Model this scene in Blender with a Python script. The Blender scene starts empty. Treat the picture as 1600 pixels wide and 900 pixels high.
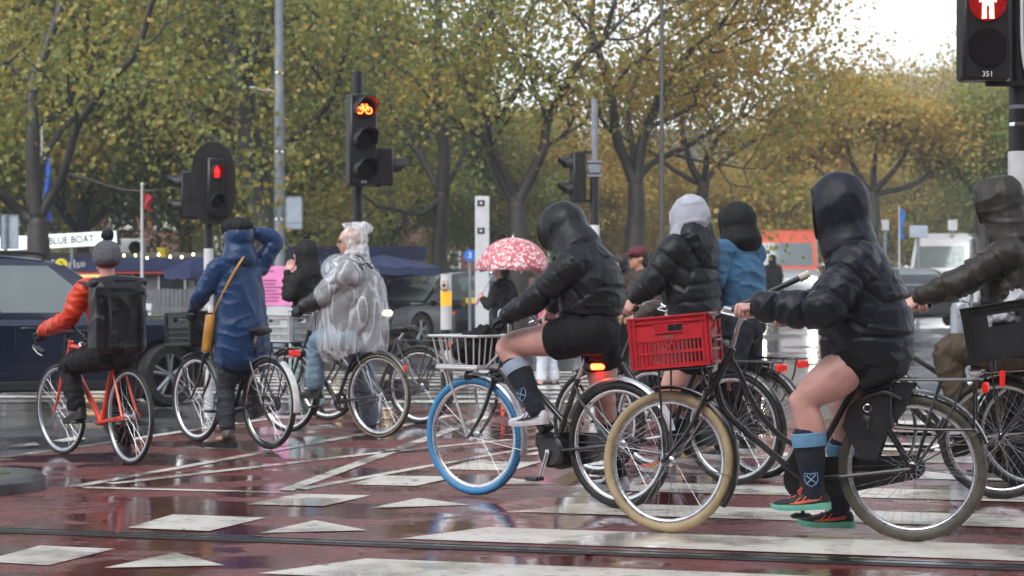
import bpy, bmesh, math, random
import numpy as np
from mathutils import Vector, Matrix

random.seed(7)
RNG = np.random.default_rng(11)
SC = bpy.context.scene
COL = SC.collection
R_ = math.radians

# ------------------------------------------------------------------ camera
FPX, CH, HY = 2900.0, 1.2, 466.0      # focal length in photo pixels, camera height, horizon row
cd = bpy.data.cameras.new('camera')
cd.sensor_width = 36.0
cd.lens = FPX / 1600 * 36
cd.shift_y = (HY - 450) / 1600
cd.clip_start = 0.1
cd.clip_end = 2000
cam = bpy.data.objects.new('camera', cd)
COL.objects.link(cam)
cam.location = (0, 0, CH)
cam.rotation_euler = (R_(90), 0, 0)
cd.dof.use_dof = True
cd.dof.focus_distance = 10.0
cd.dof.aperture_fstop = 4.0
SC.camera = cam

# ------------------------------------------------------------------ overcast daylight
SUN_EL, SUN_AZ = R_(38), R_(205)
world = bpy.data.worlds.new('World')
SC.world = world
world.use_nodes = True
wn = world.node_tree
wn.nodes.clear()
sky = wn.nodes.new('ShaderNodeTexSky')
sky.sky_type = 'NISHITA'
sky.sun_disc = False
sky.sun_elevation = SUN_EL
sky.sun_rotation = SUN_AZ
sky.air_density = 1.0
sky.dust_density = 1.5
sky.ozone_density = 1.0
hs = wn.nodes.new('ShaderNodeHueSaturation')      # cloud cover takes the blue out of the sky
hs.inputs['Saturation'].default_value = 0.34
hs.inputs['Value'].default_value = 1.0
bg = wn.nodes.new('ShaderNodeBackground')
bg.inputs['Strength'].default_value = 0.15
wo = wn.nodes.new('ShaderNodeOutputWorld')
wn.links.new(sky.outputs[0], hs.inputs['Color'])
wn.links.new(hs.outputs[0], bg.inputs[0])
wn.links.new(bg.outputs[0], wo.inputs[0])
sd = bpy.data.lights.new('sun', 'SUN')
sd.energy = 1.5
sd.angle = R_(60)
sd.color = (1.0, 0.985, 0.96)
sun = bpy.data.objects.new('sun', sd)
COL.objects.link(sun)
# towards the sun: behind the photographer, high, slightly left
sun_dir = Vector((math.sin(SUN_AZ) * math.cos(SUN_EL), math.cos(SUN_AZ) * math.cos(SUN_EL), math.sin(SUN_EL)))
sun.rotation_euler = (-sun_dir).to_track_quat('-Z', 'Y').to_euler()
sun.location = (0, 0, 30)
SC.view_settings.view_transform = 'Standard'
SC.view_settings.look = 'None'
SC.view_settings.gamma = 1.0
SC.view_settings.use_curve_mapping = False
SC.view_settings.exposure = 1.25
SC.cycles.use_denoising = True
SC.cycles.max_bounces = 5
SC.cycles.use_adaptive_sampling = True
SC.cycles.adaptive_threshold = 0.02
SC.cycles.transparent_max_bounces = 8
SC.cycles.caustics_reflective = False
SC.cycles.caustics_refractive = False
SC.cycles.sample_clamp_indirect = 4.0


# ------------------------------------------------------------------ where a spot of the photo lies in the place
def gz(y):
    """height of the street: flat at the crossing, a gentle rise towards the bridge beyond"""
    t = min(max((y - 32) / 26, 0), 1)
    return 0.75 * t * t * (3 - 2 * t)


def G(px, py, z=0.0):
    y = FPX * (CH - z) / (py - HY)
    return ((px - 800) / FPX * y, y)


def W(px, py, y):
    return np.array([(px - 800) / FPX * y, y, CH - (py - HY) / FPX * y])


# ------------------------------------------------------------------ materials
MATS = {}


def _n(nt, t, **kw):
    n = nt.nodes.new(t)
    for k, v in kw.items():
        if k in n.inputs.keys() if hasattr(n.inputs, 'keys') else False:
            n.inputs[k].default_value = v
        else:
            setattr(n, k, v)
    return n


def mat(name, col, rough=0.5, metal=0.0, var=0.15, scale=8.0, bump=0.0, bscale=60.0, coat=0.0, emit=None, estr=0.0,
        rvar=0.15, spec=0.5, sheen=0.0, trans=0.0, alpha=1.0, sss=0.0, coord='Object', dirt=None):
    """principled material whose colour, roughness and relief drift with noise"""
    if name in MATS:
        return MATS[name]
    m = bpy.data.materials.new(name)
    m.use_nodes = True
    nt = m.node_tree
    b = nt.nodes['Principled BSDF']
    tc = nt.nodes.new('ShaderNodeTexCoord')
    nz = nt.nodes.new('ShaderNodeTexNoise')
    nz.inputs['Scale'].default_value = scale
    nz.inputs['Detail'].default_value = 5
    nt.links.new(tc.outputs[coord], nz.inputs['Vector'])
    mr = nt.nodes.new('ShaderNodeMapRange')
    mr.inputs['From Min'].default_value = 0.3
    mr.inputs['From Max'].default_value = 0.7
    mr.inputs['To Min'].default_value = 1 - var
    mr.inputs['To Max'].default_value = 1 + var
    nt.links.new(nz.outputs['Fac'], mr.inputs['Value'])
    mx = nt.nodes.new('ShaderNodeVectorMath')
    mx.operation = 'SCALE'
    mx.inputs[0].default_value = col[:3]
    nt.links.new(mr.outputs[0], mx.inputs['Scale'])
    if dirt:                                            # dried splashes and grime: (colour, amount, scale)
        n3 = nt.nodes.new('ShaderNodeTexNoise'); n3.inputs['Scale'].default_value = dirt[2]; n3.inputs['Detail'].default_value = 9; n3.inputs['Roughness'].default_value = 0.68
        nt.links.new(tc.outputs[coord], n3.inputs['Vector'])
        r3 = nt.nodes.new('ShaderNodeMapRange'); r3.inputs['From Min'].default_value = 0.46; r3.inputs['From Max'].default_value = 0.66; r3.inputs['To Min'].default_value = 0; r3.inputs['To Max'].default_value = dirt[1]
        nt.links.new(n3.outputs['Fac'], r3.inputs['Value'])
        x3 = nt.nodes.new('ShaderNodeMix'); x3.data_type = 'RGBA'; x3.inputs['B'].default_value = (*dirt[0], 1)
        nt.links.new(mx.outputs[0], x3.inputs['A']); nt.links.new(r3.outputs[0], x3.inputs['Factor']); nt.links.new(x3.outputs['Result'], b.inputs['Base Color'])
    else:
        nt.links.new(mx.outputs[0], b.inputs['Base Color'])
    rr = nt.nodes.new('ShaderNodeMapRange')
    rr.inputs['From Min'].default_value = 0.3
    rr.inputs['From Max'].default_value = 0.7
    rr.inputs['To Min'].default_value = max(rough * (1 - rvar), 0.02)
    rr.inputs['To Max'].default_value = min(rough * (1 + rvar), 1)
    nt.links.new(nz.outputs['Fac'], rr.inputs['Value'])
    nt.links.new(rr.outputs[0], b.inputs['Roughness'])
    b.inputs['Metallic'].default_value = metal
    b.inputs['Specular IOR Level'].default_value = spec
    b.inputs['Coat Weight'].default_value = coat
    b.inputs['Coat Roughness'].default_value = 0.08
    b.inputs['Sheen Weight'].default_value = sheen
    b.inputs['Transmission Weight'].default_value = trans
    b.inputs['Alpha'].default_value = alpha
    if sss:
        b.inputs['Subsurface Weight'].default_value = sss
        b.inputs['Subsurface Radius'].default_value = (0.02, 0.008, 0.005)
    if emit:
        b.inputs['Emission Color'].default_value = (*emit, 1)
        b.inputs['Emission Strength'].default_value = estr
    if bump:
        n2 = nt.nodes.new('ShaderNodeTexNoise')
        n2.inputs['Scale'].default_value = bscale
        n2.inputs['Detail'].default_value = 4
        nt.links.new(tc.outputs[coord], n2.inputs['Vector'])
        bp_ = nt.nodes.new('ShaderNodeBump')
        bp_.inputs['Strength'].default_value = bump
        bp_.inputs['Distance'].default_value = 0.01
        nt.links.new(n2.outputs['Fac'], bp_.inputs['Height'])
        nt.links.new(bp_.outputs[0], b.inputs['Normal'])
    MATS[name] = m
    return m


# ------------------------------------------------------------------ mesh building
def nrm(v):
    v = np.asarray(v, float)
    l = np.linalg.norm(v)
    return v / l if l > 1e-9 else v


def spline(pts, n=6):
    """Catmull-Rom through the points; also works on extra columns such as radii"""
    P = np.asarray(pts, float)
    if len(P) < 3:
        t = np.linspace(0, 1, n + 1)[:, None]
        return P[0] * (1 - t) + P[-1] * t
    Q = np.vstack([2 * P[0] - P[1], P, 2 * P[-1] - P[-2]])
    out = []
    for i in range(1, len(Q) - 2):
        for k in range(n):
            t = k / n
            a, b, c, d = Q[i - 1], Q[i], Q[i + 1], Q[i + 2]
            out.append(0.5 * ((2 * b) + (c - a) * t + (2 * a - 5 * b + 4 * c - d) * t * t + (3 * b - a - 3 * c + d) * t ** 3))
    out.append(P[-1])
    return np.array(out)


class MB:
    def __init__(s):
        s.v = []; s.f = []; s.n = 0

    def add(s, v, f):
        v = np.asarray(v, float).reshape(-1, 3)
        n = s.n
        s.v.append(v)
        s.f.extend([tuple(int(i) + n for i in q) for q in f])
        s.n += len(v)
        return s

    def box(s, c, size, rot=None, bev=0.0):
        c = np.asarray(c, float); h = np.asarray(size, float) / 2
        if bev <= 0:
            v = np.array([[x, y, z] for x in (-1, 1) for y in (-1, 1) for z in (-1, 1)]) * h
            f = [(0, 1, 3, 2), (4, 6, 7, 5), (0, 4, 5, 1), (2, 3, 7, 6), (0, 2, 6, 4), (1, 5, 7, 3)]
        else:
            bev = min(bev, h.min() * 0.95)
            idx = {}; v = []
            for sx in (-1, 1):
                for sy in (-1, 1):
                    for sz in (-1, 1):
                        sg = np.array([sx, sy, sz])
                        for a in range(3):
                            p = sg * (h - bev); p[a] = sg[a] * h[a]
                            idx[(sx, sy, sz, a)] = len(v); v.append(p)
            f = []
            for a in range(3):
                b_, c_ = (a + 1) % 3, (a + 2) % 3
                for sg in (-1, 1):
                    q = []
                    for (u, w) in ((-1, -1), (1, -1), (1, 1), (-1, 1)):
                        k = [0, 0, 0]; k[a] = sg; k[b_] = u; k[c_] = w
                        q.append(idx[(*k, a)])
                    f.append(tuple(q if sg > 0 else q[::-1]))
            for a in range(3):
                b_, c_ = (a + 1) % 3, (a + 2) % 3
                for u in (-1, 1):
                    for w in (-1, 1):
                        k0 = [0, 0, 0]; k1 = [0, 0, 0]
                        k0[a] = -1; k1[a] = 1
                        for k in (k0, k1):
                            k[b_] = u; k[c_] = w
                        q = (idx[(*k0, b_)], idx[(*k1, b_)], idx[(*k1, c_)], idx[(*k0, c_)])
                        f.append(q if u * w > 0 else q[::-1])
            for sx in (-1, 1):
                for sy in (-1, 1):
                    for sz in (-1, 1):
                        q = tuple(idx[(sx, sy, sz, a)] for a in range(3))
                        f.append(q if sx * sy * sz > 0 else q[::-1])
            v = np.array(v)
        if rot is not None:
            v = v @ np.asarray(rot, float).T
        return s.add(v + c, f)

    def rings(s, R, closed=True, caps=True):
        """R: list of rings (k x 3), all the same length"""
        k = len(R[0]); f = []
        for i in range(len(R) - 1):
            for j in range(k if closed else k - 1):
                j2 = (j + 1) % k
                f.append((i * k + j, i * k + j2, (i + 1) * k + j2, (i + 1) * k + j))
        if caps:
            f.append(tuple(range(k - 1, -1, -1)))
            f.append(tuple((len(R) - 1) * k + j for j in range(k)))
        return s.add(np.vstack(R), f)

    def tube(s, path, r, n=8, smooth=0, caps=True):
        P = np.asarray(path, float)
        r = np.full(len(P), r, float) if np.isscalar(r) else np.asarray(r, float)
        if smooth:
            Q = spline(np.hstack([P, r[:, None]]), smooth); P = Q[:, :3]; r = Q[:, 3]
        T = np.gradient(P, axis=0)
        T /= np.linalg.norm(T, axis=1)[:, None] + 1e-12
        up = np.array([0, 0, 1.0]) if abs(T[0][2]) < 0.9 else np.array([1.0, 0, 0])
        u = nrm(np.cross(T[0], up)); rings = []
        a = np.arange(n) * 2 * math.pi / n
        for i in range(len(P)):
            u = nrm(u - T[i] * np.dot(u, T[i])); w = np.cross(T[i], u)
            rings.append(P[i] + r[i] * (np.cos(a)[:, None] * u + np.sin(a)[:, None] * w))
        return s.rings(rings, True, caps)

    def sweep(s, st, n=16, smooth=4, cap=True):
        """st: rows of (x,y,z, r_lateral, r_depth, lateral xyz): an elliptical limb or torso with domed ends"""
        Q = np.array([[*p, rx, ry, *lat] for (p, rx, ry, lat) in st], float)
        if smooth and len(Q) > 1:
            Q = spline(Q, smooth)
        P = Q[:, :3]
        T = np.gradient(P, axis=0)
        T /= np.linalg.norm(T, axis=1)[:, None] + 1e-12
        a = np.arange(n) * 2 * math.pi / n
        rings = []

        def ring(p, t, lat, rx, ry):
            u = nrm(lat - t * np.dot(lat, t)); w = np.cross(t, u)
            return p + rx * np.cos(a)[:, None] * u + ry * np.sin(a)[:, None] * w
        if cap:
            r0 = min(Q[0, 3], Q[0, 4]) * 0.6
            for q in (80, 55, 28):
                rings.append(ring(P[0] - T[0] * r0 * math.sin(R_(q)), T[0], Q[0, 5:8], Q[0, 3] * math.cos(R_(q)), Q[0, 4] * math.cos(R_(q))))
        for i in range(len(P)):
            rings.append(ring(P[i], T[i], Q[i, 5:8], Q[i, 3], Q[i, 4]))
        if cap:
            r1 = min(Q[-1, 3], Q[-1, 4]) * 0.6
            for q in (28, 55, 80):
                rings.append(ring(P[-1] + T[-1] * r1 * math.sin(R_(q)), T[-1], Q[-1, 5:8], Q[-1, 3] * math.cos(R_(q)), Q[-1, 4] * math.cos(R_(q))))
        return s.rings(rings)

    def limb(s, pts, radii, n=14, smooth=4):
        st = [(p, r, r, (0.31, 0.17, 0.93) if abs(nrm(np.asarray(pts[-1]) - np.asarray(pts[0]))[2]) < 0.8 else (0.9, 0.4, 0.1)) for p, r in zip(pts, radii)]
        return s.sweep(st, n, smooth)

    def ell(s, c, r, M=None, nu=16, nv=10):
        c = np.asarray(c, float); r = np.ones(3) * np.asarray(r, float)
        v = [[0, 0, -1]]; f = []
        for i in range(1, nv):
            t = -math.pi / 2 + math.pi * i / nv
            for j in range(nu):
                p = 2 * math.pi * j / nu
                v.append([math.cos(t) * math.cos(p), math.cos(t) * math.sin(p), math.sin(t)])
        v.append([0, 0, 1]); last = len(v) - 1
        for j in range(nu):
            j2 = (j + 1) % nu
            f.append((0, 1 + j2, 1 + j))
            for i in range(nv - 2):
                f.append((1 + i * nu + j, 1 + i * nu + j2, 1 + (i + 1) * nu + j2, 1 + (i + 1) * nu + j))
            f.append((last, 1 + (nv - 2) * nu + j, 1 + (nv - 2) * nu + j2))
        v = np.array(v) * r
        if M is not None:
            v = v @ np.asarray(M, float).T
        return s.add(v + c, f)

    def lathe(s, prof, c=(0, 0, 0), axis='z', n=24, closed=False):
        """prof rows (radius, height) turned round an axis through c"""
        a = np.arange(n) * 2 * math.pi / n
        rings = []
        for (r, h) in prof:
            x = r * np.cos(a); y = r * np.sin(a); z = np.full(n, h)
            p = {'z': np.stack([x, y, z], 1), 'y': np.stack([y, z, x], 1), 'x': np.stack([z, x, y], 1)}[axis]
            rings.append(p + np.asarray(c, float))
        if closed:
            rings.append(rings[0])
            k = n; f = []
            m = len(prof)
            V = np.vstack(rings[:-1])
            for i in range(m):
                for j in range(k):
                    j2 = (j + 1) % k; i2 = (i + 1) % m
                    f.append((i * k + j, i * k + j2, i2 * k + j2, i2 * k + j))
            return s.add(V, f)
        return s.rings(rings)

    def prism(s, poly, o, u, v, w):
        """flat outline poly (in u,v) given thickness along the vector w"""
        o, u, v, w = (np.asarray(q, float) for q in (o, u, v, w))
        A = np.array([o + p[0] * u + p[1] * v for p in poly]); B = A + w
        k = len(poly)
        f = [tuple(range(k - 1, -1, -1)), tuple(range(k, 2 * k))]
        f += [(j, (j + 1) % k, k + (j + 1) % k, k + j) for j in range(k)]
        return s.add(np.vstack([A, B]), f)

    def xf(s, M):
        M = np.asarray(M, float)
        s.v = [v @ M[:3, :3].T + M[:3, 3] for v in s.v]
        return s

    def arrays(s):
        return (np.vstack(s.v) if s.v else np.zeros((0, 3))), s.f


def mesh_of(V, F, name, m, smooth=True, angle=None, fix=True):
    me = bpy.data.meshes.new(name)
    me.from_pydata(V.tolist() if hasattr(V, 'tolist') else V, [], F.tolist() if hasattr(F, 'tolist') else F)
    if fix:
        b = bmesh.new(); b.from_mesh(me)
        bmesh.ops.recalc_face_normals(b, faces=b.faces)
        b.to_mesh(me); b.free()
    if m is not None:
        me.materials.append(m)
    me.polygons.foreach_set('use_smooth', np.full(len(me.polygons), bool(smooth)))
    if smooth and angle:
        me.set_sharp_from_angle(angle=R_(angle))
    me.update()
    return me


def link(name, me, parent=None, loc=None):
    o = bpy.data.objects.new(name, me)
    COL.objects.link(o)
    if parent is not None:
        o.parent = parent
    if loc is not None:
        o.location = loc
    return o


def part(mb, name, m, parent, smooth=True, angle=38, label=None, kind=None):
    V, F = mb.arrays()
    o = link(name, mesh_of(V, F, name, m, smooth, angle), parent)
    if label: o['label'] = label
    if kind: o['kind'] = kind
    return o


def tag(o, label, cat, group=None):
    o['label'] = label; o['category'] = cat
    if group: o['group'] = group
    return o


def thing(name, label, cat, loc=(0, 0, 0), rz=0.0, group=None):
    o = bpy.data.objects.new(name, None)
    o.empty_display_size = 0.2
    COL.objects.link(o)
    o.location = loc; o.rotation_euler = (0, 0, rz)
    return tag(o, label, cat, group)


def single(mb, name, label, cat, m, loc=(0, 0, 0), rz=0, group=None, smooth=True, angle=38):
    """a thing that is one mesh; the mesh builder is in the thing's own coordinates"""
    V, F = mb.arrays()
    o = link(name, mesh_of(V, F, name, m, smooth, angle), None, loc)
    o.rotation_euler = (0, 0, rz)
    return tag(o, label, cat, group)


def struct(mb, name, m, smooth=False, angle=None):
    V, F = mb.arrays()
    o = link(name, mesh_of(V, F, name, m, smooth, angle))
    o['kind'] = 'structure'
    return o


def text(s, size, m, parent, loc, rot, name='lettering', depth=0.002, align='CENTER', sx=1.0, bold=0.0):
    c = bpy.data.curves.new('t', 'FONT')
    c.body = s; c.size = size; c.extrude = depth; c.offset = bold
    c.align_x = align; c.align_y = 'CENTER'; c.resolution_u = 3
    t = bpy.data.objects.new('t', c)
    COL.objects.link(t)
    dg = bpy.context.evaluated_depsgraph_get()
    me = bpy.data.meshes.new_from_object(t.evaluated_get(dg))
    bpy.data.objects.remove(t); bpy.data.curves.remove(c)
    me.materials.clear(); me.materials.append(m)
    o = link(name, me, parent, loc)
    o.rotation_euler = rot
    o.scale = (sx, 1, 1)
    return o


# ------------------------------------------------------------------ noise and cloth
_g = RNG.normal(size=(256, 3)); _g /= np.linalg.norm(_g, axis=1)[:, None]


def perlin(P):
    P = np.asarray(P, float)
    I = np.floor(P).astype(np.int64); f = P - I
    u = f * f * f * (f * (f * 6 - 15) + 10)
    out = np.zeros(len(P))
    for dx in (0, 1):
        for dy in (0, 1):
            for dz in (0, 1):
                h = ((I[:, 0] + dx) * 73856093) ^ ((I[:, 1] + dy) * 19349663) ^ ((I[:, 2] + dz) * 83492791)
                g = _g[(h ^ (h >> 9)) & 255]
                d = f - np.array([dx, dy, dz])
                w = (u[:, 0] if dx else 1 - u[:, 0]) * (u[:, 1] if dy else 1 - u[:, 1]) * (u[:, 2] if dz else 1 - u[:, 2])
                out += w * (g * d).sum(1)
    return out * 1.5


def remesh(mb, voxel, smooth=6):
    """one continuous surface out of overlapping closed shapes"""
    V, F = mb.arrays()
    me = mesh_of(V, F, 'tmp', None, False, None, True)
    o = link('tmp', me)
    md = o.modifiers.new('r', 'REMESH'); md.mode = 'VOXEL'; md.voxel_size = voxel
    if smooth:
        ms = o.modifiers.new('s', 'SMOOTH'); ms.factor = 0.5; ms.iterations = smooth
    dg = bpy.context.evaluated_depsgraph_get()
    e = o.evaluated_get(dg); m2 = e.to_mesh()
    n = len(m2.vertices)
    V = np.empty(n * 3); m2.vertices.foreach_get('co', V); V = V.reshape(-1, 3)
    N = np.empty(n * 3); m2.vertex_normals.foreach_get('vector', N); N = N.reshape(-1, 3)
    nl = len(m2.loops); L = np.empty(nl, int); m2.loops.foreach_get('vertex_index', L)
    cnt = np.empty(len(m2.polygons), int); m2.polygons.foreach_get('loop_total', cnt)
    e.to_mesh_clear(); bpy.data.objects.remove(o); bpy.data.meshes.remove(me)
    if (cnt == 4).all():
        F = L.reshape(-1, 4)
    else:
        F = []; k = 0
        for c in cnt:
            F.append(L[k:k + c].tolist()); k += c
    return V, N, F


def along(V, chains):
    """distance along the nearest limb line, which limb, and how far from it"""
    best = np.full(len(V), 1e9); T = np.zeros(len(V)); C = np.zeros(len(V), int)
    for ci, ch in enumerate(chains):
        L = 0.0
        ch = [np.asarray(q, float) for q in ch]
        for a, b in zip(ch[:-1], ch[1:]):
            d = b - a; l = np.linalg.norm(d) + 1e-9
            t = np.clip(((V - a) @ d) / (l * l), 0, 1)
            D = np.linalg.norm(V - (a + t[:, None] * d), axis=1)
            k = D < best
            best[k] = D[k]; T[k] = L + t[k] * l; C[k] = ci
            L += l
    return T, C, best


def cloth(mb, chains, voxel=0.011, smooth=6, wr=0.006, ft=9.0, fl=3.5, puff=0.0, period=0.1, seed=0.0, fine=0.0015):
    V, N, F = remesh(mb, voxel, smooth)
    T, C, D = along(V, chains)
    ph = C * 7.3 + seed * 3.1
    warp = perlin(V * 3.0 + seed) * 0.35
    if puff:
        q = (T + warp * 0.06) / period + C * 0.4
        fr = np.abs(q - np.round(q)) * period          # distance to the stitched seam
        V = V + N * (puff * (1 - 2.0 * np.exp(-(fr / 0.011) ** 2)) + puff * 0.35 * perlin(V * 12 + seed))[:, None]
    Q = np.stack([V[:, 0] * fl + ph, V[:, 1] * fl, V[:, 2] * fl + T * ft + warp * 2], 1)
    r1 = 2.6 * np.clip(1 - 1.7 * np.abs(perlin(Q)), 0, 1) ** 3 - 0.8
    Q2 = np.stack([V[:, 0] * fl * 2.3 + T * ft * 0.8, V[:, 1] * fl * 2.1 + ph, V[:, 2] * fl * 2 - T * ft * 1.1], 1)
    r2 = 2.6 * np.clip(1 - 1.7 * np.abs(perlin(Q2)), 0, 1) ** 3 - 0.8
    V = V + N * (wr * (0.65 * r1 + 0.4 * r2) - wr * 0.3 + fine * perlin(V * 40 + seed))[:, None]
    return V, F


def put(VF, name, m, parent, label=None, smooth=True):
    V, F = VF
    loc = np.array(parent.location) if parent is not None else np.zeros(3)
    p = parent
    o = link(name, mesh_of(V - loc, F, name, m, smooth, None, False), parent)
    if label: o['label'] = label
    return o


def cut(V, F, keep):
    """drop faces whose centre fails keep(centres), drop loose points"""
    F = np.asarray(F)
    c = V[F].mean(1)
    F = F[keep(c)]
    used = np.unique(F); ix = np.full(len(V), -1); ix[used] = np.arange(len(used))
    return V[used], ix[F]


def shell(VF, name, m, parent, thick=0.012, label=None):
    o = put(VF, name, m, parent, label)
    md = o.modifiers.new('thickness', 'SOLIDIFY'); md.thickness = thick; md.offset = -1
    return o
# ================================================================== wet street
def wet(name, c1, c2, rdry=0.38, rwet=0.05, pscale=0.55, thr=(0.42, 0.60), stretch=(1, 1, 1), grain=0.8, gscale=110, worn=None, gc=(0.35, 1.6)):
    """wet surfacing: stone grain, water film in puddles, drifting colour"""
    m = bpy.data.materials.new(name); m.use_nodes = True
    nt = m.node_tree; b = nt.nodes['Principled BSDF']; L = nt.links.new
    tc = nt.nodes.new('ShaderNodeTexCoord')
    mp = nt.nodes.new('ShaderNodeMapping'); mp.inputs['Scale'].default_value = stretch
    L(tc.outputs['Object'], mp.inputs['Vector'])

    def noise(sc, det=4, src=mp.outputs[0], ro=0.55):
        n = nt.nodes.new('ShaderNodeTexNoise'); n.inputs['Scale'].default_value = sc
        n.inputs['Detail'].default_value = det; n.inputs['Roughness'].default_value = ro
        L(src, n.inputs['Vector']); return n.outputs['Fac']

    def ramp(v, a, b_, x0, x1):
        r = nt.nodes.new('ShaderNodeMapRange'); r.inputs['From Min'].default_value = x0; r.inputs['From Max'].default_value = x1
        r.inputs['To Min'].default_value = a; r.inputs['To Max'].default_value = b_; r.interpolation_type = 'SMOOTHSTEP'
        L(v, r.inputs['Value']); return r.outputs[0]
    pud = ramp(noise(pscale, 5), 0, 1, *thr)                     # 1 = standing water
    big = noise(1.7, 6); fine = noise(gscale, 2, tc.outputs['Object'])
    cr = nt.nodes.new('ShaderNodeMix'); cr.data_type = 'RGBA'
    cr.inputs['A'].default_value = (*c1, 1); cr.inputs['B'].default_value = (*c2, 1)
    L(ramp(big, 0, 1, 0.3, 0.7), cr.inputs['Factor'])
    col = cr.outputs['Result']
    sp = nt.nodes.new('ShaderNodeMix'); sp.data_type = 'RGBA'; sp.blend_type = 'MULTIPLY'
    sp.inputs['Factor'].default_value = 1.0
    L(col, sp.inputs['A']); g = ramp(fine, gc[0], gc[1], 0.3, 0.7)
    cc = nt.nodes.new('ShaderNodeCombineColor')
    for k in range(3): L(g, cc.inputs[k])
    L(cc.outputs[0], sp.inputs['B'])
    if worn:
        wk = nt.nodes.new('ShaderNodeMix'); wk.data_type = 'RGBA'
        L(sp.outputs['Result'], wk.inputs['A']); wk.inputs['B'].default_value = (*worn, 1)
        L(ramp(noise(9.0, 8, tc.outputs['Object'], 0.7), 0, 0.75, 0.54, 0.66), wk.inputs['Factor'])
        L(wk.outputs['Result'], b.inputs['Base Color'])
    else:
        L(sp.outputs['Result'], b.inputs['Base Color'])
    rg = nt.nodes.new('ShaderNodeMix'); rg.data_type = 'FLOAT'
    L(pud, rg.inputs['Factor']); rg.inputs['A'].default_value = rdry; rg.inputs['B'].default_value = rwet
    ad = nt.nodes.new('ShaderNodeMath'); ad.operation = 'MULTIPLY'
    L(rg.outputs['Result'], ad.inputs[0]); L(ramp(noise(5.0, 5), 0.6, 1.4, 0.3, 0.7), ad.inputs[1])
    L(ad.outputs[0], b.inputs['Roughness'])
    b.inputs['Specular IOR Level'].default_value = 0.5
    L(ramp(pud, 0.25, 1.0, 0.0, 1.0), b.inputs['Coat Weight']); b.inputs['Coat Roughness'].default_value = 0.06; b.inputs['Coat IOR'].default_value = 1.33
    bm_ = nt.nodes.new('ShaderNodeBump'); bm_.inputs['Distance'].default_value = 0.004
    inv = ramp(pud, grain, grain * 0.07, 0.0, 0.9)
    L(inv, bm_.inputs['Strength']); L(fine, bm_.inputs['Height'])
    b2 = nt.nodes.new('ShaderNodeBump'); b2.inputs['Distance'].default_value = 0.012; b2.inputs['Strength'].default_value = 0.16
    L(noise(7.0, 3, tc.outputs['Object']), b2.inputs['Height']); L(bm_.outputs[0], b2.inputs['Normal'])
    b3 = nt.nodes.new('ShaderNodeBump'); b3.inputs['Distance'].default_value = 0.005; b3.inputs['Strength'].default_value = 0.13
    L(noise(28.0, 3, tc.outputs['Object']), b3.inputs['Height']); L(b2.outputs[0], b3.inputs['Normal'])
    L(b3.outputs[0], b.inputs['Normal']); L(b2.outputs[0], b.inputs['Coat Normal'])
    return m


M_ASPH = wet('wet_asphalt', (0.035, 0.035, 0.04), (0.065, 0.064, 0.068), 0.52, 0.26, 0.5, (0.36, 0.56))
M_RED = wet('wet_red_asphalt', (0.14, 0.027, 0.025), (0.20, 0.043, 0.040), 0.36, 0.12, 0.8, (0.44, 0.54), stretch=(1, 1.6, 1))
M_PAINT = wet('wet_road_paint', (0.64, 0.60, 0.53), (0.76, 0.72, 0.65), 0.40, 0.15, 0.9, (0.45, 0.62), grain=0.25, worn=(0.42, 0.35, 0.31), gc=(0.82, 1.15))
M_RAIL = mat('rail_steel', (0.42, 0.44, 0.47), 0.2, 1.0, 0.25, 20, bump=0.1)
M_GROOVE = mat('rail_groove_dirt', (0.03, 0.028, 0.028), 0.35)
M_KERB = mat('wet_concrete_kerb', (0.07, 0.07, 0.075), 0.35, 0, 0.35, 9, bump=0.3, bscale=90)
M_GRASS = mat('kerb_grass', (0.05, 0.10, 0.02), 0.6, 0, 0.4, 20, bump=0.6, bscale=60)

# ground: one sheet to the horizon, rising gently beyond the crossing
ys = [-30, -10, 0, 10, 20, 30] + list(np.linspace(32, 58, 18)) + [90, 140, 260, 500, 900]
xs = [-900, -300, -120, -60, -30, -15, -8, 0, 8, 15, 30, 60, 120, 300, 900]
mb = MB()
V = [(x, y, gz(y)) for y in ys for x in xs]
nx = len(xs)
mb.add(V, [(j * nx + i, j * nx + i + 1, (j + 1) * nx + i + 1, (j + 1) * nx + i) for j in range(len(ys) - 1) for i in range(nx - 1)])
ground = struct(mb, 'ground', M_ASPH, True)


def sheet(pts, name, m, z):
    mb = MB()
    mb.add([(p[0], p[1], z) for p in pts], [tuple(range(len(pts)))])
    o = struct(mb, name, m)
    return o


red = [(-9, 5.0), (9, 2.0), (9, 13.6), (4.2, 16.4), (0.9, 20.2), (-1.75, 20.4), (-3.86, 13.98), (-9, 9.8)]
sheet(red, 'red_cycle_crossing', M_RED, 0.004)


def mark(pts, name='road_marking'):
    """painted shape laid on the street: corners given as seen on the ground"""
    return sheet(pts, name, M_PAINT, 0.0085)


def seg(a, b, w=0.10):
    a = np.array(a); b = np.array(b); d = nrm(b - a); p = np.array([-d[1], d[0]]) * w / 2
    return [a + p, a - p, b - p, b + p]


# line work of the waiting area
mark(seg(G(117, 762), G(560, 681)))
mark(seg(G(560, 681), G(705, 650)))
mark(seg(G(172, 757.5), G(600, 708)))
mark(seg(G(600, 708), G(800, 688)))
mark(seg(G(132, 763.5), G(436, 771), 0.085))
mark(seg(G(446, 768), G(760, 652), 0.11))
mark(seg(G(470, 766), G(800, 706), 0.09))
mark(seg(G(0, 716), G(150, 696), 0.13))
mark(seg(G(155, 695), G(520, 640), 0.12))
mark(seg(G(800, 706), G(960, 690), 0.09))
mark([G(5, 698), G(55, 692), G(62, 697), G(30, 700)])
mark([G(82, 690), G(122, 682), G(135, 687), G(100, 692)])
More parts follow.
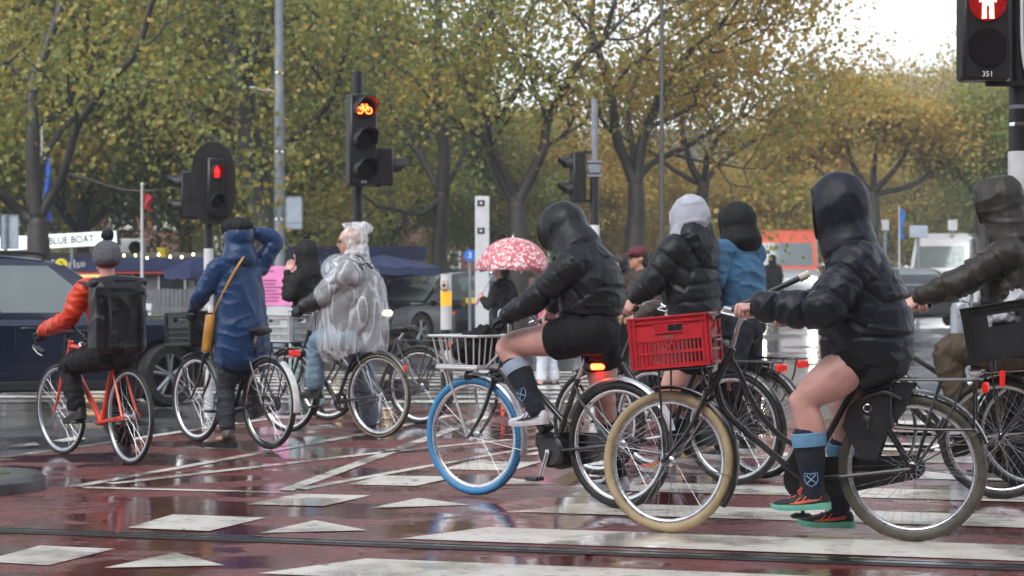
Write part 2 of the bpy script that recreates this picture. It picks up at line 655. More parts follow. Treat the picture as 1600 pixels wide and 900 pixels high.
# lozenges and triangles along the edge of the crossing
for q in ([(544, 759), (595, 745), (720, 746), (650, 761)], [(384, 790), (467, 773.5), (579, 776), (505, 793)],
          [(199, 827), (270, 806), (415, 811), (327, 832)], [(-30, 880), (62, 855), (180, 860), (75, 886)],
          [(577, 796), (655, 780), (732, 791)], [(407, 835), (492, 815), (575, 831)], [(162, 890), (274, 866), (351, 886)],
          [(745, 760), (800, 749), (872, 758)], [(690, 735), (735, 722), (850, 722), (800, 737)],
          [(870, 730), (925, 719), (985, 727)], [(820, 712), (860, 702), (950, 702), (915, 713)]):
    mark([G(*p) for p in q], 'give_way_marking')
# zebra stripes run away to the right, parallel to the rails
sd_ = nrm((0.962, -0.262)); sn_ = np.array([0.262, 0.962])
tip0 = np.array(G(625, 844)); step = np.array([0.545, 1.165])
for k in range(-2, 7):
    a = tip0 + step * k
    w = 0.56
    tip = a + sn_ * w + sd_ * (0.30)
    far = 10.0
    mark([a, a + sd_ * far, tip + sd_ * far, tip], 'zebra_stripe')
# zebra across the carriageway behind the cyclists
for k in range(9):
    a = np.array((-6.4 + 0.0 * k, 21.2 + k * 1.05))
    mark([a, a + np.array((8.0, 0)), a + np.array((8.0, 0.5)), a + np.array((0, 0.5))], 'zebra_stripe')
for k in range(6):
    a = np.array((2.6 + 0.35 * k, 14.6 + k * 1.5))
    mark([a, a + np.array((7.0, -1.0)), a + np.array((7.0, -0.45)), a + np.array((0.2, 0.55))], 'zebra_stripe')


# tram rails: running head, groove and lip
def rail(p, name='tram_rail'):
    p = np.array(p); a = p - sd_ * 14; b = p + sd_ * 14
    u = np.array([*sd_, 0]); v = np.array([*sn_, 0]); o = np.array([*a, 0])
    mb = MB()
    for (y0, y1, z) in ((0.0, 0.055, 0.014), (0.095, 0.125, 0.013)):
        mb.prism([(0, y0), (28, y0), (28, y1), (0, y1)], o + np.array([0, 0, -0.05]), u, v, (0, 0, 0.05 + z))
    r = struct(mb, name, M_RAIL)
    g = MB(); g.prism([(0, 0.055), (28, 0.055), (28, 0.095), (0, 0.095)], o + np.array([0, 0, -0.05]), u, v, (0, 0, 0.0575))
    g.prism([(0, -0.05), (28, -0.05), (28, -0.002), (0, -0.002)], o + np.array([0, 0, -0.05]), u, v, (0, 0, 0.0602))
    g.prism([(0, 0.127), (28, 0.127), (28, 0.155), (0, 0.155)], o + np.array([0, 0, -0.05]), u, v, (0, 0, 0.0602))
    k = part(g, 'rail_groove', M_GROOVE, r, False)
    return r


r0 = np.array(G(800, 862))
rail(r0); rail(r0 - sn_ * 1.5)

# traffic island at the left edge
ix, iy = G(-118, 774)
mb = MB(); prof = []
for (r, h) in ((0.62, 0.0), (0.62, 0.07), (0.59, 0.095), (0.50, 0.105), (0.42, 0.107), (0.0005, 0.108)):
    prof.append((r, h))
mb.lathe(prof, (0, 0, 0), 'z', 40)
isl = single(mb, 'traffic_island', 'round grey concrete kerb of traffic island at left edge of crossing', 'kerb', M_KERB, (ix + 0.02, iy + 0.32, 0.0))
g = MB(); g.lathe([(0.13, 0.106), (0.12, 0.118), (0.0005, 0.122)], (0.30, -0.05, 0), 'z', 14); part(g, 'grass_turf', M_GRASS, isl)
# fallen leaves stuck to the wet street
rl_ = np.random.default_rng(5); fl = MB()
for _ in range(420):
    a_ = rl_.uniform(0, 6.28); c_ = np.array([rl_.uniform(-6, 6), rl_.uniform(7.6, 24), 0.0125]); sz = rl_.uniform(0.02, 0.045)
    u_ = np.array([math.cos(a_), math.sin(a_), 0]); v_ = np.array([-u_[1], u_[0], 0])
    fl.add([c_ - u_ * sz, c_ - u_ * sz * .2 + v_ * sz * .55 + (0, 0, .004), c_ + u_ * sz + (0, 0, .006), c_ - u_ * sz * .2 - v_ * sz * .55 + (0, 0, .003)], [(0, 1, 2, 3)])
V, F = fl.arrays(); lo = link('fallen_leaves', mesh_of(V, F, 'fallen_leaves', mat('brown_wet_leaf', (0.16, 0.085, 0.03), 0.35, 0, 0.5, 3), False))
lo['kind'] = 'stuff'; lo['label'] = 'small brown fallen leaves scattered over the wet street'
# ================================================================== bicycles
M_BLK = mat('bike_black_paint', (0.010, 0.010, 0.011), 0.3, 0, 0.2, 12, coat=0.4, dirt=((0.05, 0.04, 0.032), 0.5, 9))
M_RUB = mat('black_rubber', (0.015, 0.015, 0.015), 0.5, 0, 0.3, 30, bump=0.3, bscale=160, spec=0.3, dirt=((0.06, 0.05, 0.042), 0.5, 8))
M_ALU = mat('aluminium', (0.62, 0.63, 0.65), 0.28, 1.0, 0.12, 20)
M_CHROME = mat('chrome', (0.75, 0.75, 0.76), 0.12, 1.0, 0.08, 20)
M_SPOKE = mat('spoke_steel', (0.55, 0.56, 0.58), 0.25, 1.0, 0.1, 20)
M_PLAST = mat('black_plastic', (0.015, 0.015, 0.016), 0.4, 0, 0.2, 20)
M_BLUETY = mat('blue_tyre_rubber', (0.05, 0.27, 0.56), 0.45, 0, 0.15, 7, bump=0.3, bscale=150, dirt=((0.07, 0.07, 0.07), 0.25, 7))
M_CREAM = mat('cream_tyre_rubber', (0.42, 0.32, 0.18), 0.5, 0, 0.20, 6, bump=0.3, bscale=150, dirt=((0.07, 0.055, 0.045), 0.35, 7))
M_TANTY = mat('brown_grey_tyre_rubber', (0.085, 0.075, 0.058), 0.5, 0, 0.25, 18, bump=0.35, bscale=150)
M_TANW = mat('tan_sidewall_rubber', (0.28, 0.22, 0.13), 0.5, 0, 0.2, 18, bump=0.3, bscale=150)
M_GREENF = mat('dark_green_bike_paint', (0.018, 0.024, 0.020), 0.28, 0, 0.2, 12, coat=0.5)
M_ORF = mat('orange_bike_paint', (0.80, 0.065, 0.016), 0.28, 0, 0.06, 12, coat=0.5)
M_REDL = mat('red_reflector_faint_glow', (0.45, 0.01, 0.01), 0.15, 0, 0.1, 10, emit=(1, 0.03, 0.01), estr=0.15)  # faint glow of reflectors and unlit lamps put into the material
M_REDON = mat('red_rear_light_on', (0.5, 0.02, 0.01), 0.2, emit=(1, 0.045, 0.012), estr=9.0)
M_LAMPON = mat('bike_headlight_on', (0.9, 0.8, 0.5), 0.2, emit=(1, 0.72, 0.3), estr=16.0)
M_GLASS = mat('lamp_glass', (0.55, 0.57, 0.6), 0.08, 0.6, 0.05)
M_LEATH = mat('saddle_vinyl', (0.014, 0.013, 0.013), 0.33, 0, 0.2, 20, bump=0.2)
M_GUARD = mat('dark_vinyl_skirt_guard', (0.013, 0.013, 0.015), 0.5, 0, 0.25, 14)
M_WHF = mat('white_fender_paint', (0.62, 0.63, 0.62), 0.3, 0, 0.15, 14)
M_STICK = mat('sticker_white', (0.6, 0.6, 0.58), 0.4)
WHEELS = {}


def wheel_meshes(R, tw, tm, rm, nsp=36):
    key = (R, tw, tm.name, rm.name)
    if key in WHEELS: return WHEELS[key]
    t = MB(); k = 12
    prof = [(R - tw / 2 + tw / 2 * math.cos(2 * math.pi * j / k) * 1.0, tw / 2 * math.sin(2 * math.pi * j / k)) for j in range(k)]
    t.lathe(prof, (0, 0, 0), 'y', 72, True)
    # tread blocks break the outline a little
    V, F = t.arrays()
    ang = np.arctan2(V[:, 0], V[:, 2]); rad = np.hypot(V[:, 0], V[:, 2])
    rr = rad + np.where(rad > R - tw * 0.2, 0.0012 * np.sign(np.sin(ang * 36 + np.sign(V[:, 1]) * 0.6)), 0)
    V[:, 0] *= rr / rad; V[:, 2] *= rr / rad
    tyre = mesh_of(V, F, 'tyre', tm)
    r = MB(); ri = R - tw
    r.lathe([(ri + 0.004, -0.011), (ri + 0.004, 0.011), (ri - 0.006, 0.012), (ri - 0.017, 0.006), (ri - 0.019, 0), (ri - 0.017, -0.006), (ri - 0.006, -0.012)], (0, 0, 0), 'y', 60, True)
    rim = mesh_of(*r.arrays(), 'rim', rm, True, 50)
    h = MB()
    h.lathe([(0.0005, -0.055), (0.008, -0.055), (0.008, -0.034), (0.026, -0.034), (0.026, -0.029), (0.015, -0.024), (0.014, 0.024), (0.026, 0.029), (0.026, 0.034), (0.008, 0.034), (0.008, 0.055), (0.0005, 0.055)], (0, 0, 0), 'y', 16)
    hub = mesh_of(*h.arrays(), 'hub', M_ALU, True, 40)
    s = MB()
    for i in range(nsp):
        a = 2 * math.pi * i / nsp; sd2 = 1 if i % 2 else -1
        a0 = a + (0.9 if (i // 2) % 2 else -0.9)
        p0 = (0.024 * math.sin(a0), sd2 * 0.031, 0.024 * math.cos(a0)); p1 = ((ri - 0.017) * math.sin(a), 0.0, (ri - 0.017) * math.cos(a))
        s.tube([p0, p1], 0.0010, 4, caps=False)
    sp = mesh_of(*s.arrays(), 'spokes', M_SPOKE, False)
    WHEELS[key] = (tyre, rim, hub, sp)
    return WHEELS[key]


def put_wheel(root, M, R, tw, tm, rm):
    tyre, rim, hub, sp = wheel_meshes(R, tw, tm, rm)
    w = link('wheel', rim, root); w.matrix_local = M
    link('tyre', tyre, w); link('hub', hub, w)
    q = link('spokes', sp, w); q['kind'] = 'stuff'
    return w


def fender_mb(cx, cz, R, a0, a1, w=0.05):
    """curved strip over a wheel; angles from forward (x) turning up over the top to the back"""
    mb = MB(); rings = []
    for a in np.linspace(R_(a0), R_(a1), 28):
        ring = []
        for (y, dr) in ((-w / 2, -0.012), (-w * 0.36, 0.0), (0, 0.006), (w * 0.36, 0.0), (w / 2, -0.012), (w * 0.34, -0.004), (0, 0.002), (-w * 0.34, -0.004)):
            ring.append((cx + (R + dr) * math.cos(a), y, cz + (R + dr) * math.sin(a)))
        rings.append(np.array(ring))
    return mb.rings(rings)


def saddle_mb(x, z, l=0.26, w=0.2):
    mb = MB(); rings = []
    for t, ww, hh in ((0, 0.05, 0.02), (0.06, 0.85, 0.05), (0.2, 1.0, 0.062), (0.4, 0.82, 0.06), (0.6, 0.45, 0.05), (0.8, 0.26, 0.04), (0.95, 0.2, 0.03), (1.0, 0.08, 0.015)):
        px = x - l * 0.45 + l * t; ring = []
        for k in range(12):
            a = 2 * math.pi * k / 12
            ring.append((px, ww * w / 2 * math.cos(a), z + (0.02 - 0.03 * (t - 0.5) ** 2) + hh / 2 * (math.sin(a) if math.sin(a) > 0 else 1.4 * math.sin(a)) + (0.012 if t < 0.25 else 0)))
        rings.append(np.array(ring))
    return mb.rings(rings)


class Bike:
    def __init__(s, label, rear, front, cfg, group=None):
        rear = np.array(rear, float); front = np.array(front, float)
        s.h = nrm(front - rear); s.wb = float(np.linalg.norm(front - rear)); s.rear = rear
        s.l = np.array([-s.h[1], s.h[0]])
        s.cfg = cfg(s) if callable(cfg) else cfg
        s.root = thing('bicycle', label, 'bicycle', (rear[0], rear[1], 0.009), math.atan2(s.h[1], s.h[0]), group)
        s.build()

    def P(s, px, py, ly=0.0):
        """the point seen at photo pixel px,py that lies ly metres to the left of the bicycle's mid plane"""
        d = np.array([(px - 800) / FPX, 1.0, -(py - HY) / FPX])
        c = np.array([0, 0, CH])
        t = (ly - ((c[:2] - s.rear) @ s.l)) / (d[:2] @ s.l)
        return c + t * d

    def w(s, x, y, z):
        p = s.rear + s.h * x + s.l * y
        return np.array([p[0], p[1], z])

    def loc(s, p):
        d = np.asarray(p[:2]) - s.rear
        return np.array([d @ s.h, d @ s.l, p[2] - 0.009])

    def scale_at(s, p):
        return FPX / p[1]

    def build(s):
        c = s.cfg; wb = s.wb; root = s.root
        R = c.get('R', 0.36); tw = c.get('tw', 0.045)
        fm = c.get('paint', M_BLK); al = c.get('metal', M_ALU)
        typ = c.get('type', 'oma')
        HB = np.array(c.get('head_bottom', (wb - 0.20, 0, 0.75))); HT = np.array(c.get('head_top', (wb - 0.285, 0, 0.93)))
        BB = np.array(c.get('bb', (0.49, 0, 0.29))); SC_ = np.array(c.get('seat_cluster', (0.25, 0, 0.80)))
        SZ = c.get('saddle', (0.19, 0.97))
        rh = np.array((0, 0, R)); fh = np.array((wb, 0, R))
        ax = nrm(HT - HB); st = R_(c.get('steer', 0))
        SM = np.array(Matrix.Translation(HB) @ Matrix.Rotation(st, 4, Vector(ax)) @ Matrix.Translation(-Vector(HB)))
        s.SM = SM
        # wheels
        put_wheel(root, Matrix.Translation(rh), R, tw, c.get('rear_tyre', M_RUB), c.get('rim', M_ALU))
        put_wheel(root, Matrix(SM.tolist()) @ Matrix.Translation(fh), R, tw, c.get('front_tyre', M_RUB), c.get('rim', M_ALU))
        # frame
        f = MB()
        f.tube([HB - ax * 0.01, HT + ax * 0.01], 0.021, 12)
        f.tube([BB, SC_ + (SC_ - BB) * 0.02], 0.017, 12)
        f.lathe([(0.022, -0.04), (0.022, 0.04)], BB, 'y', 14)
        for y in (-1, 1):
            f.tube([BB + (0, y * 0.03, 0), rh + (0, y * 0.062, 0)], 0.0105, 8)
            f.tube([SC_ + (0, y * 0.018, -0.03), SC_ + (-0.06, y * 0.045, -0.12), rh + (0, y * 0.062, 0.0)], 0.009, 8)
            f.box(rh + (0, y * 0.062, 0), (0.05, 0.006, 0.045), bev=0.002)
        if typ == 'oma':
            f.tube([HB + ax * 0.03, HB + (-0.07, 0, -0.13), BB + (0.16, 0, 0.13), BB], 0.0165, 12, 8)
            mid = BB + (SC_ - BB) * 0.30
            f.tube([HT - ax * 0.03, HT + (-0.045, 0, -0.13), HT + (-0.13, 0, -0.30), mid + (0.17, 0, 0.04), mid], 0.0145, 12, 8)
        elif typ == 'ebike':
            f.tube([HB + ax * 0.03, BB + (0.10, 0, 0.14), BB], (0.026, 0.028, 0.03), 12, 6)
            f.tube([HT - ax * 0.06, BB + (SC_ - BB) * 0.42], 0.019, 12)
        elif typ == 'twin':
            f.tube([HB + ax * 0.02, BB], 0.020, 12)
            f.tube([HT - ax * 0.05, BB + (SC_ - BB) * 0.55], 0.017, 12)
        else:
            f.tube([HB + ax * 0.02, BB], c.get('down_r', 0.017), 12)
            f.tube([HT - ax * 0.03, SC_ - (SC_ - BB) * 0.03], c.get('top_r', 0.014), 12)
        part(f, 'frame', fm, root)
        # fork, turned with the handlebar
        k = MB(); crown = HB - ax * 0.025
        k.tube([crown + (0, -0.05, 0), crown + (0, 0.05, 0)], 0.017, 8)
        for y in (-1, 1):
            k.tube([crown + (0, y * 0.045, 0), crown * 0.45 + fh * 0.55 + (-0.028, y * 0.052, 0), fh + (0, y * 0.052, 0)], (0.0145, 0.012, 0.009), 8, 6)
            k.lathe([(0.011, -0.006), (0.011, 0.006)], fh + (0, y * 0.06, 0), 'y', 8)
        part(k.xf(SM), 'fork', c.get('fork_paint', fm), root)
        # handlebar
        BZ = c.get('bar', (wb - 0.36, 1.10)); gx = c.get('grip_x', wb - 0.52); gw = c.get('grip_y', 0.28); gzz = c.get('grip_z', BZ[1] - 0.01)
        stemtop = np.array((BZ[0], 0, BZ[1]))
        h = MB(); h.tube([HT, stemtop - ax * 0.05, stemtop], 0.0125, 10)
        h.tube([stemtop + (0, -0.03, 0), stemtop + (0, 0.03, 0)], 0.018, 10)
        bar = c.get('bar_style', 'swept')
        s.grips = []
        for y in (-1, 1):
            if bar == 'swept':
                pts = [stemtop, stemtop + (0.03, y * 0.12, 0.01), stemtop + (0.0, y * 0.24, 0.02), (gx + 0.10, y * gw, gzz + 0.005), (gx - 0.02, y * (gw + 0.01), gzz)]
            elif bar == 'drop':
                pts = [stemtop, stemtop + (0.02, y * 0.18, 0), stemtop + (0.09, y * 0.21, -0.03), stemtop + (0.10, y * 0.21, -0.10), stemtop + (0.0, y * 0.21, -0.13)]
            else:
                pts = [stemtop, stemtop + (0.0, y * 0.12, 0.02), (gx + 0.06, y * (gw - 0.05), gzz + 0.01), (gx - 0.01, y * (gw + 0.06), gzz)]
            h.tube(pts, 0.011, 10, 6)
            a, b = np.array(pts[-1]), np.array(pts[-2])
            d = nrm(b - a)
            s.grips.append((a, d))
        part(h.xf(SM), 'handlebar', c.get('bar_mat', al), root)
        G_ = []
        for (a, d) in s.grips:
            g = MB(); g.tube([a - d * 0.008, a, a + d * 0.10, a + d * 0.12], (0.014, 0.0165, 0.0165, 0.014), 10)
            part(g.xf(SM), 'grip', c.get('grip_mat', M_PLAST), root)
            lv = MB(); sgn = 1 if a[1] > 0 else -1
            lv.tube([a + d * 0.155, a + d * 0.15 + (0.03, -sgn * 0.01, -0.015), a + d * 0.06 + (0.035, 0, -0.03), a + (0.03, 0, -0.03)], 0.006, 6, 4)
            part(lv.xf(SM), 'brake_lever', al, root)
            M4 = SM; p = M4[:3, :3] @ (a + d * 0.055) + M4[:3, 3]
            G_.append((s.w(p[0], p[1], p[2] + 0.009), nrm(np.append(s.h, 0) * (M4[:3, :3] @ d)[0] + np.append(s.l, 0) * (M4[:3, :3] @ d)[1] + np.array([0, 0, (M4[:3, :3] @ d)[2]]))))
        s.hands = {'R': G_[0], 'L': G_[1]}
        # saddle
        p = MB(); p.tube([SC_ - nrm(SC_ - BB) * 0.05, (SZ[0], 0, SZ[1] - 0.03)], 0.0125, 10)
        part(p, 'seat_post', al, root)
        part(saddle_mb(SZ[0], SZ[1] - 0.02), 'saddle', c.get('saddle_mat', M_LEATH), root)
        # cranks and pedals
        ca = R_(c.get('crank', 90)); cr = MB(); cl = 0.165
        cv = np.array((math.cos(ca), 0, -math.sin(ca)))
        for y in (-1, 1):
            q = BB + (0, y * 0.062, 0)
            cr.tube([q, q + cv * y * cl], (0.013, 0.010), 8); cr.lathe([(0.016, -0.008), (0.016, 0.008)], q, 'y', 10)
        cr.tube([BB + (0, -0.062, 0), BB + (0, 0.062, 0)], 0.009, 8)
        cko = part(cr, 'crank', al if c.get('crank_alu', True) else M_BLK, root)
        s.pedals = {}
        for y in (-1, 1):
            q = BB + (0, y * 0.115, 0) + cv * y * cl
            pd = MB(); pd.box(q, (0.085, 0.085, 0.022), bev=0.006); pd.tube([q + (0, -y * 0.05, 0), q], 0.006, 6)
            pd.box(q + (0.045, 0, 0), (0.008, 0.05, 0.012)); pd.box(q + (-0.045, 0, 0), (0.008, 0.05, 0.012))
            part(pd, 'pedal', M_PLAST, cko)
            s.pedals['L' if y > 0 else 'R'] = s.w(q[0], q[1], q[2] + 0.02)
        # chain side
        cg = c.get('chain', 'case')
        if cg == 'case':
            out = []
            for a in np.linspace(R_(-95), R_(95), 12): out.append((BB[0] + 0.11 * math.cos(a), BB[2] + 0.11 * math.sin(a)))
            for a in np.linspace(R_(100), R_(260), 10): out.append((0.0 + 0.06 * math.cos(a), R + 0.06 * math.sin(a)))
            m2 = MB(); m2.prism(out, (0, -0.075, 0), (1, 0, 0), (0, 0, 1), (0, 0.03, 0)); part(m2, 'chain_case', c.get('case_mat', M_PLAST), root, True, 40)
        else:
            m2 = MB(); m2.lathe([(0.078, -0.003), (0.085, 0.0), (0.078, 0.003), (0.055, 0.003), (0.055, -0.003)], BB + (0, -0.045, 0), 'y', 28, True)
            for k5 in range(5):
                a = k5 * 2 * math.pi / 5; m2.tube([BB + (0, -0.045, 0), BB + (0.07 * math.cos(a), -0.045, 0.07 * math.sin(a))], 0.006, 5)
            m2.lathe([(0.03, -0.004), (0.033, 0), (0.03, 0.004)], rh + (0, -0.045, 0), 'y', 16)
            for z1, z2 in ((0.082, 0.032), (-0.082, -0.032)):
                m2.tube([BB + (0, -0.045, z1), rh + (0, -0.045, z2)], 0.004, 5)
            part(m2, 'chain_drive', M_PLAST, root)
        # mudguards
        fd = c.get('fender', M_BLK)
        if fd is not None:
            a0, a1 = c.get('rear_fender', (15, 205)); part(fender_mb(0, R, R + 0.022, a0, a1, tw + 0.012), 'rear_mudguard', fd, root, label=c.get('rear_fender_label'))
            a0, a1 = c.get('front_fender', (60, 210)); part(fender_mb(wb, R, R + 0.022, a0, a1, tw + 0.012).xf(SM), 'front_mudguard', c.get('front_fd', fd), root)
            sg = MB()
            for y in (-1, 1):
                for a in (R_(150), R_(185)):
                    sg.tube([rh + (0, y * 0.06, 0), rh + ((R + 0.02) * math.cos(a), y * 0.03, (R + 0.02) * math.sin(a))], 0.0022, 5)
            part(sg, 'mudguard_stay', M_BLK if c.get('dark_stay', True) else al, root)
            sg = MB()
            for y in (-1, 1):
                sg.tube([fh + (0, y * 0.058, 0), fh + ((R + 0.02) * math.cos(R_(190)), y * 0.03, (R + 0.02) * math.sin(R_(190)))], 0.0022, 5)
            part(sg.xf(SM), 'front_mudguard_stay', M_BLK if c.get('dark_stay', True) else al, root)
        # rear carrier
        if c.get('carrier', True):
            z = c.get('carrier_z', 2 * R + 0.07); x0, x1 = 0.17, -0.33
            m3 = MB(); pts = []
            for y in (-1, 1):
                m3.tube([(x0, y * 0.05, z - 0.005), (x0 - 0.06, y * 0.065, z), (x1 + 0.05, y * 0.07, z), (x1, y * 0.045, z)], 0.0065, 8, 4)
                m3.tube([(-0.14, y * 0.068, z), (-0.02, y * 0.07, R + 0.03)], 0.006, 6)
                m3.tube([(x1 + 0.08, y * 0.068, z), (x1 + 0.14, y * 0.085, z - 0.16), (-0.03, y * 0.072, R + 0.02)], 0.0055, 6, 4)
            m3.tube([(x1, -0.05, z), (x1, 0.05, z)], 0.0065, 8)
            m3.tube([(x0, -0.055, z), (x0, 0.055, z)], 0.0065, 8)
            for xx in (0.0, -0.14, -0.24):
                m3.tube([(xx, -0.068, z), (xx, 0.068, z)], 0.005, 6)
            m3.tube([(x0, 0, z), SC_ + (-0.02, 0, -0.07)], 0.006, 6)
            if c.get('hoop'):
                for y in (-1, 1):
                    m3.tube([(0.09, y * 0.07, z), (0.085, y * 0.10, z - 0.20), (0.04, y * 0.105, z - 0.235), (-0.27, y * 0.105, z - 0.235), (-0.30, y * 0.10, z - 0.21), (-0.30, y * 0.07, z)], 0.0065, 8, 4)
            part(m3, 'rear_carrier', c.get('carrier_mat', M_BLK), root)
            rl = MB(); rl.box((x1 - 0.02, 0, z - 0.035), (0.03, 0.10, 0.05), bev=0.008)
            part(rl, 'rear_light', c.get('rear_light', M_REDL), root)
        # skirt guard
        if c.get('skirt'):
            out = [(0.24, 0.40), (0.33, 0.56), (0.30, 0.66), (0.22, 0.73), (0.08, 0.775), (-0.02, 0.775), (0.02, 0.66), (0.12, 0.53), (0.16, 0.40)]
            for y in (-0.075, 0.072):
                m4 = MB(); m4.prism(out, (0, y, 0), (1, 0, 0), (0, 0, 1), (0, 0.003, 0)); part(m4, 'skirt_guard', M_GUARD, root, False)
        # lamps
        if c.get('lamp', True):
            q = HB + np.array((0.10, 0, 0.06)) if 'lamp_at' not in c else np.array(c['lamp_at'])
            m5 = MB(); m5.lathe([(0.0005, -0.06), (0.022, -0.055), (0.032, -0.02), (0.034, 0.012), (0.030, 0.016)], q, 'x', 16); m5.tube([q + (-0.03, 0, -0.01), HB + (0.0, 0, 0.02)], 0.007, 6)
            lo = part(m5.xf(SM), 'headlamp', c.get('lamp_body', M_PLAST), root)
            m6 = MB(); m6.lathe([(0.0005, 0.020), (0.02, 0.019), (0.029, 0.0165)], q, 'x', 16)
            part(m6.xf(SM), 'lamp_lens', c.get('lamp_lens', M_GLASS), lo)
        if c.get('front_carrier'):
            fx, fz, L_, w_ = c['front_carrier']
            pit = c.get('fc_pitch', 0.0)
            m7 = MB(); tp = math.tan(pit)
            def q7(x, y): return (fx + x, y, fz + x * tp)
            for y in (-1, 1):
                m7.tube([q7(-L_ / 2, y * w_ / 2), q7(L_ / 2, y * w_ / 2)], 0.0065, 8)
                m7.tube([q7(L_ * 0.2, y * w_ / 2), fh + (0, y * 0.065, 0)], 0.006, 8)
            for x in (-0.5, -0.17, 0.17, 0.5):
                m7.tube([q7(x * L_, -w_ / 2), q7(x * L_, w_ / 2)], 0.006, 8)
            m7.tube([q7(-L_ / 2, 0), HB + (0.02, 0, 0.02)], 0.008, 8)
            m7.tube([q7(-L_ / 2, -w_ * 0.3), q7(-L_ / 2 - 0.03, -w_ * .3) + np.array((0, 0, 0.13)), q7(-L_ / 2 - 0.03, w_ * .3) + np.array((0, 0, 0.13)), q7(-L_ / 2, w_ * 0.3)], 0.0065, 8)
            part(m7.xf(SM) if c.get('fc_steer', False) else m7, 'front_carrier', c.get('fc_mat', M_BLK), root)
        if c.get('kickstand', False):
            m8 = MB(); m8.tube([BB + (-0.06, 0.03, -0.02), BB + (-0.12, 0.17, -0.284)], 0.009, 8); part(m8, 'kickstand', al, root)
        # brake cables
        m9 = MB(); t1 = np.array(stemtop)
        m9.tube([t1 + (0.02, 0.2, 0.0), t1 + (0.10, 0.08, 0.02), HB + (0.06, 0.02, 0.08), HB + (0.02, 0.015, -0.05)], 0.003, 5, 6)
        m9.tube([t1 + (0.02, -0.2, 0.0), t1 + (0.11, -0.06, 0.0), HB + (0.05, 0.0, 0.05), HB + (-0.05, 0.02, -0.02)], 0.003, 5, 6)
        part(m9.xf(SM), 'brake_cable', M_PLAST, root)
        if c.get('bell'):
            a, d = s.grips[1 if c['bell'] == 'L' else 0]
            m9 = MB(); m9.ell(a + d * 0.16 + (0, -0.0, 0.035), (0.03, 0.03, 0.024)); part(m9.xf(SM), 'bell', mat('brass_bell', (0.55, 0.36, 0.12), 0.25, 1.0), root)


# ------------------------------------------------------------------ crates
def crate(label, cat_group, M, L=0.40, Wd=0.30, H=0.26, m=None, rows=2, lean=None, name='crate', logo=False, solid=False):
    """stackable plastic crate: posts, rims, solid band with hand hole, slatted lower band"""
    root = thing(name, label, 'crate', (0, 0, 0), 0, cat_group)
    root.matrix_world = M
    t = 0.006
    rib = 0.012
    def wall(length, o, u, w):
        """o = bottom-left corner outside, u along, w outwards"""
        mb = MB(); u = np.array(u, float); w = np.array(w, float); o = np.array(o, float); z = np.array((0, 0, 1.0))
        Rm = np.stack([u, w, z], 1)
        def bx(a0, a1, z0, z1, d0, d1, bev=0.0):
            cc = o + u * (a0 + a1) / 2 + z * (z0 + z1) / 2 + w * (d0 + d1) / 2
            mb.box(cc, (a1 - a0, d1 - d0, z1 - z0), Rm, bev)
        zb = H * 0.55
        e = 0.032
        if solid:
            bx(e, length - e, 0.008, H * 0.60, -t, 0)
            bx(e, length * 0.30, H * 0.60, H * 0.80, -t, 0); bx(length * 0.70, length - e, H * 0.60, H * 0.80, -t, 0); bx(e, length - e, H * 0.80, H - 0.01, -t, 0)
        else:
            hh0, hh1 = H * 0.70, H * 0.83
            bx(e, length - e, zb, hh0, -t, 0)
            bx(e, length * 0.32, hh0, hh1, -t, 0); bx(length * 0.68, length - e, hh0, hh1, -t, 0)
            bx(e, length - e, hh1, H - 0.01, -t, 0)
            zz = np.linspace(0.012, zb, rows + 1)
            for i in range(rows):
                bx(e, length - e, zz[i] - 0.006, zz[i] + 0.006, -t, 0.006)
                n = int((length - 2 * e) / 0.02)
                for k in range(n + 1):
                    a = e + (length - 2 * e) * k / n
                    bx(a - 0.0045, a + 0.0045, zz[i], zz[i + 1], -t, 0.0)
            bx(e, length - e, zb - 0.006, zb + 0.006, -t, 0.007)
            bx(length * 0.32, length * 0.68, hh0 - 0.008, hh0, -t, 0.008); bx(length * 0.30, length * 0.70, hh1, hh1 + 0.006, -t, 0.008)
        for a in (0.0, length - e):
            bx(a + 0.002, a + e, 0, H - 0.008, -t, 0.002)
            bx(a + 0.002, a + 0.010, 0, H - 0.008, 0, rib * 0.8); bx(a + e - 0.008, a + e, 0, H - 0.008, 0, rib * 0.8)
        bx(-rib * .6, length + rib * .6, H - 0.010, H, -t, rib, 0.002)
        bx(0, length, H - 0.034, H - 0.027, -t, rib * 0.9)
        bx(0, length, 0.0, 0.012, -t, rib * 0.7)
        return part(mb, 'wall', m, root, False)
    x, y = L / 2, Wd / 2
    w1 = wall(L, (-x, y, 0), (1, 0, 0), (0, 1, 0))
    wall(L, (-x, -y, 0), (1, 0, 0), (0, -1, 0))
    wall(Wd - 0.014, (x, -y + 0.007, 0), (0, 1, 0), (1, 0, 0))
    wall(Wd - 0.014, (-x, -y + 0.007, 0), (0, 1, 0), (-1, 0, 0))
    fl = MB(); fl.box((0, 0, 0.006), (L - 0.016, Wd - 0.016, 0.008))
    part(fl, 'floor', m, root, False)
    return root


def on_bike(bk, lx, ly, lz, pitch=0.0, yaw=0.0):
    """matrix of a thing standing on a bicycle, in the bicycle's own directions"""
    return Matrix.Translation(bk.w(lx, ly, lz)) @ Matrix.Rotation(math.atan2(bk.h[1], bk.h[0]) + yaw, 4, 'Z') @ Matrix.Rotation(pitch, 4, 'Y')
